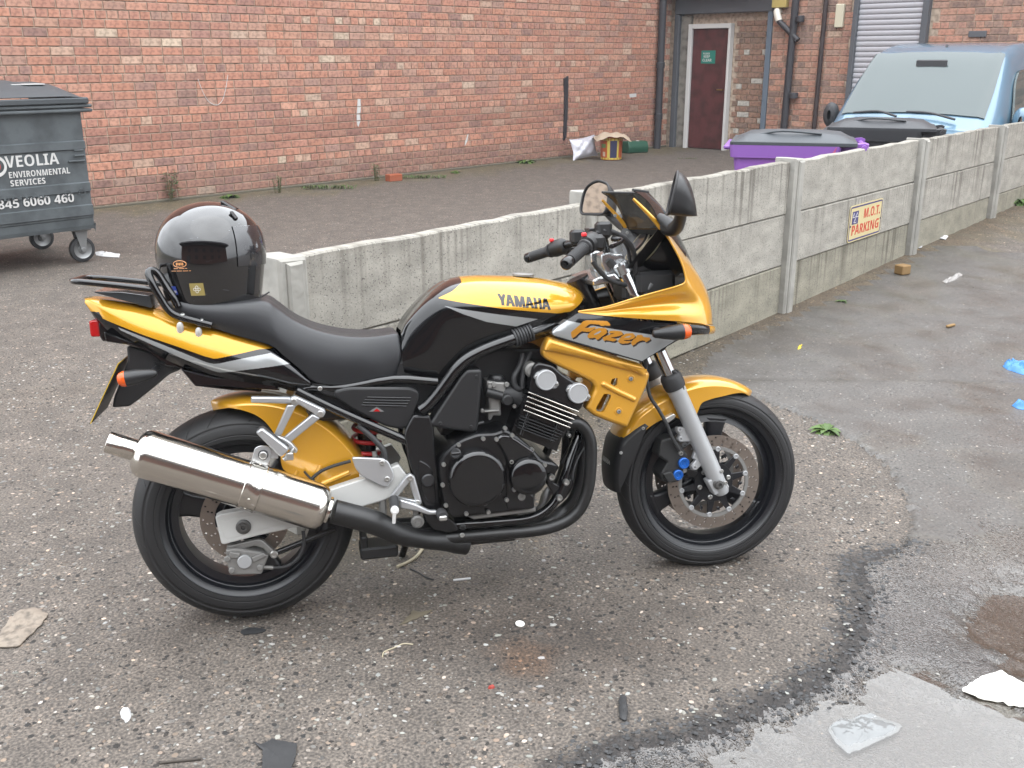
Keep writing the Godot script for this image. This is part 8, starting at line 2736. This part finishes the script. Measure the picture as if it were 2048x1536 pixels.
func leaf(mb: MB, root: Vector3, dir: Vector3, len: float, w: float, droop: float, c: Color) -> void:
	var side := dir.cross(Vector3.UP).normalized()
	var rows := []
	for i in 5:
		var f := i / 4.0
		var mid := root + dir * len * f + Vector3.UP * (-droop * f * f * len)
		var ww := w * sin(PI * clampf(f * 0.92 + 0.06, 0, 1))
		rows.append(PackedVector3Array([mid - side * ww + Vector3.UP * ww * 0.3, mid, mid + side * ww + Vector3.UP * ww * 0.3]))
	mb.col = c
	mb.grid(rows)
func weed(label: String, p: Vector3, kind: int, h: float, n: int, sd: int) -> void:
	var r := RandomNumberGenerator.new()
	r.seed = sd
	var w := thing("weed", label, "weed", at(p))
	var mb := MB.new()
	for i in n:
		var a := r.randf() * TAU
		var g := r.randf_range(0.75, 1.2)
		var c := Color(0.075 * g, 0.13 * g, 0.03 * g)
		if kind == 0:      # upright feathery stems
			var base := V(r.randf_range(-1, 1) * h * 0.18, 0, r.randf_range(-1, 1) * h * 0.18)
			var y := r.randf_range(0.1, 1.0) * h
			c = Color(0.085 * g, 0.12 * g, 0.05 * g)
			leaf(mb, base * (1.0 + y / h * 0.6) + V(0, y, 0), V(cos(a), r.randf_range(0.2, 1.0), sin(a)).normalized(), h * r.randf_range(0.1, 0.24), h * 0.022, 0.3, c)
		elif kind == 1:    # rosette of broad leaves
			c = Color(0.062 * g, 0.11 * g, 0.024 * g)
			leaf(mb, Vector3.ZERO, V(cos(a), r.randf_range(0.25, 0.8), sin(a)).normalized(), h * r.randf_range(0.7, 1.2), h * 0.17, 0.5, c)
		else:              # grass blades along a strip
			var base := V(r.randf_range(-1, 1) * h * 2.6, 0, r.randf_range(-1, 1) * h * 0.35)
			c = Color(0.065 * g, 0.105 * g, 0.028 * g)
			leaf(mb, base, V(cos(a) * 0.6, 1.0, sin(a) * 0.6).normalized(), h * r.randf_range(0.5, 1.1), h * 0.045, 0.5, c)
	put(w, "leaves", mb, mats["leaf"]).set_meta("kind", "stuff")
	if kind == 0:
		mb = MB.new()
		for i in 7:
			var b := V(r.randf_range(-1, 1) * h * 0.18, 0, r.randf_range(-1, 1) * h * 0.18)
			mb.col = Color(0.09, 0.085, 0.04)
			rod(mb, b, b * 1.6 + V(0, h * r.randf_range(0.7, 1.0), 0), 0.004, 5)
		put(w, "stem", mb, mats["leaf"])
func build_weeds() -> void:
	var list := [
		["tall feathery weed growing from the foot of the brick wall, right of the waste container", V(-3.861,0,-11.398), 0, 0.34, 150, 11],
		["low leafy weed at the foot of the brick wall above the black helmet", V(-3.281,0,-11.636), 1, 0.16, 26, 12],
		["ragged greyish weed at the wall foot between the helmet and the loose brick", V(-2.808,0,-12.067), 0, 0.2, 110, 13],
		["strip of short grass along the wall foot left of the loose brick", V(-2.277,0,-12.432), 2, 0.13, 150, 14],
		["bushy weed growing just left of the loose orange brick", V(-1.781,0,-13.245), 0, 0.22, 110, 15],
		["strip of grass at the wall foot just right of the loose orange brick", V(-1.192,0,-13.51), 2, 0.12, 130, 16],
		["small green weed at the wall foot midway between brick and paint tub", V(-.776,0,-14.156), 1, 0.12, 20, 17],
		["pale dry weed at the wall foot left of the puffy white bag", V(.225,0,-15.493), 1, 0.2, 22, 18],
		["tiny tuft of grass on the yard in front of the dark red door", V(2.772,0,-16.033), 2, 0.06, 40, 19],
		["seedling with round leaves at the base of the fence behind the front wheel", V(1.81,0,-6.192), 1, 0.075, 12, 20],
		["weed at the fence foot beside the twisted white tissue", V(2.138,0,-6.82), 1, 0.09, 18, 21],
		["small bushy weed at the fence foot left of the parking sign", V(2.34,0,-7.078), 0, 0.12, 60, 22],
		["weed at the fence foot under the left edge of the parking sign", V(2.579,0,-7.318), 1, 0.10, 20, 23],
		["strip of weeds at the fence foot under the parking sign", V(2.785,0,-7.555), 2, 0.09, 60, 24],
		["large green weed at the far fence post on the right", V(4.87,0,-9.601), 1, 0.22, 34, 25],
		["rosette of bright green leaves at the edge of the tarmac right of the front wheel", V(1.349,0,-3.98), 1, 0.085, 26, 26],
		["small seedling on the soil strip right of the seedling by the fence", V(2.064,0,-6.06), 1, 0.05, 10, 27]]
	for e in list:
		var p: Vector3 = e[1]
		p.y = ground_h(p.x, p.z)
		weed(e[0], p, e[2], e[3], e[4], e[5])

func pebble(sd: int) -> MB:
	var r := RandomNumberGenerator.new()
	r.seed = sd
	var mb := MB.new()
	var rows := []
	var jit := []
	for j in 6: jit.append(r.randf_range(0.75, 1.2))
	for e in [[0.0, 0.62], [0.62, 0.5], [1.0, 0.05], [0.8, -0.4]]:
		var q := []
		for j in 6: q.append(V(e[0] * jit[j] * cos(TAU * j / 6), e[1] * 0.6, e[0] * jit[j] * sin(TAU * j / 6) * 0.8))
		rows.append(q)
	for i in 3:
		for j in 6:
			var k := (j + 1) % 6
			if i == 0: mb.tri(rows[0][0], rows[1][j], rows[1][k])
			else: mb.quad(rows[i][j], rows[i][k], rows[i + 1][k], rows[i + 1][j])
	return mb
func strew(called: String, label: Array, n: int, sd: int, where: Callable, size: Callable, tint: Callable) -> void:
	var r := RandomNumberGenerator.new()
	r.seed = sd
	var m: Material = mats["tinted"]
	var places := [[], [], []]
	var tries := 0
	var made := 0
	while made < n and tries < n * 6:
		tries += 1
		var p: Vector2 = where.call(r)
		if p.x > 90.0: continue
		made += 1
		var s: float = size.call(r)
		var b := Basis(Vector3.UP, r.randf() * TAU) * Basis(V(1, 0, 0), r.randf_range(-0.3, 0.3))
		places[r.randi() % 3].append([Transform3D(b.scaled(V(s * r.randf_range(0.8, 1.3), s * r.randf_range(0.5, 0.9), s)), gp(p.x, p.y, s * 0.02)), tint.call(r)])
	for k in 3:
		var mm := MultiMesh.new()
		mm.transform_format = MultiMesh.TRANSFORM_3D
		mm.use_colors = true
		mm.mesh = pebble(sd + k).mesh(m)
		mm.instance_count = places[k].size()
		for i in places[k].size():
			mm.set_instance_transform(i, places[k][i][0])
			mm.set_instance_color(i, places[k][i][1])
		var o := MultiMeshInstance3D.new()
		o.multimesh = mm
		o.name = numbered(self, called)
		add_child(o, true)
		tag(o, label[k], "", "", "stuff")
func build_gravel() -> void:
	strew("gravel", ["pale stone chippings set in the worn asphalt, rounded", "pale stone chippings set in the worn asphalt, angular", "pale stone chippings set in the worn asphalt, flat"], 5200, 51,
		func(r):
			var p := Vector2(r.randf_range(-2.6, 1.6), -1.55 - 3.6 * pow(r.randf(), 1.3))
			if ground_noise.get_noise_2d(p.x * 2.4 + 30.0, p.y * 2.4) < r.randf_range(-0.35, 0.25): return Vector2(99, 0)
			return p if poly_dist(p, new_tarmac) < -0.02 else Vector2(99, 0),
		func(r): return 0.0022 + 0.0075 * pow(r.randf(), 2.6),
		func(r):
			var l: float = r.randf_range(0.10, 0.27)
			return Color(l * r.randf_range(0.98, 1.06), l, l * r.randf_range(0.86, 0.97)))
	strew("rubble", ["black crumbs of broken asphalt along the edge of the puddle hollow", "dark grit at the broken tarmac edge", "dark crumbled edge material beside the puddle"], 3600, 61,
		func(r):
			var p := Vector2(r.randf_range(0.1, 1.6), r.randf_range(-3.0, -1.5))
			var d := poly_dist(p, new_tarmac)
			return p if absf(d + 0.02) < 0.09 * sqrt(r.randf()) + 0.01 else Vector2(99, 0),
		func(r): return 0.002 + 0.008 * pow(r.randf(), 2.2),
		func(r):
			var l: float = r.randf_range(0.012, 0.05)
			return Color(l, l, l * 1.03))
	strew("grit", ["fine grit on the damp tarmac, darker grains", "fine grit on the damp tarmac, paler grains", "fine grit on the damp tarmac by the fence"], 2600, 71,
		func(r):
			var p := Vector2(r.randf_range(0.3, 3.2), r.randf_range(-5.6, -1.5))
			return p if poly_dist(p, new_tarmac) > 0.02 and ground_h(p.x, p.y) > -0.03 else Vector2(99, 0),
		func(r): return 0.0015 + 0.005 * pow(r.randf(), 3.0),
		func(r):
			var l: float = r.randf_range(0.03, 0.22)
			return Color(l * 1.05, l, l * 0.92))
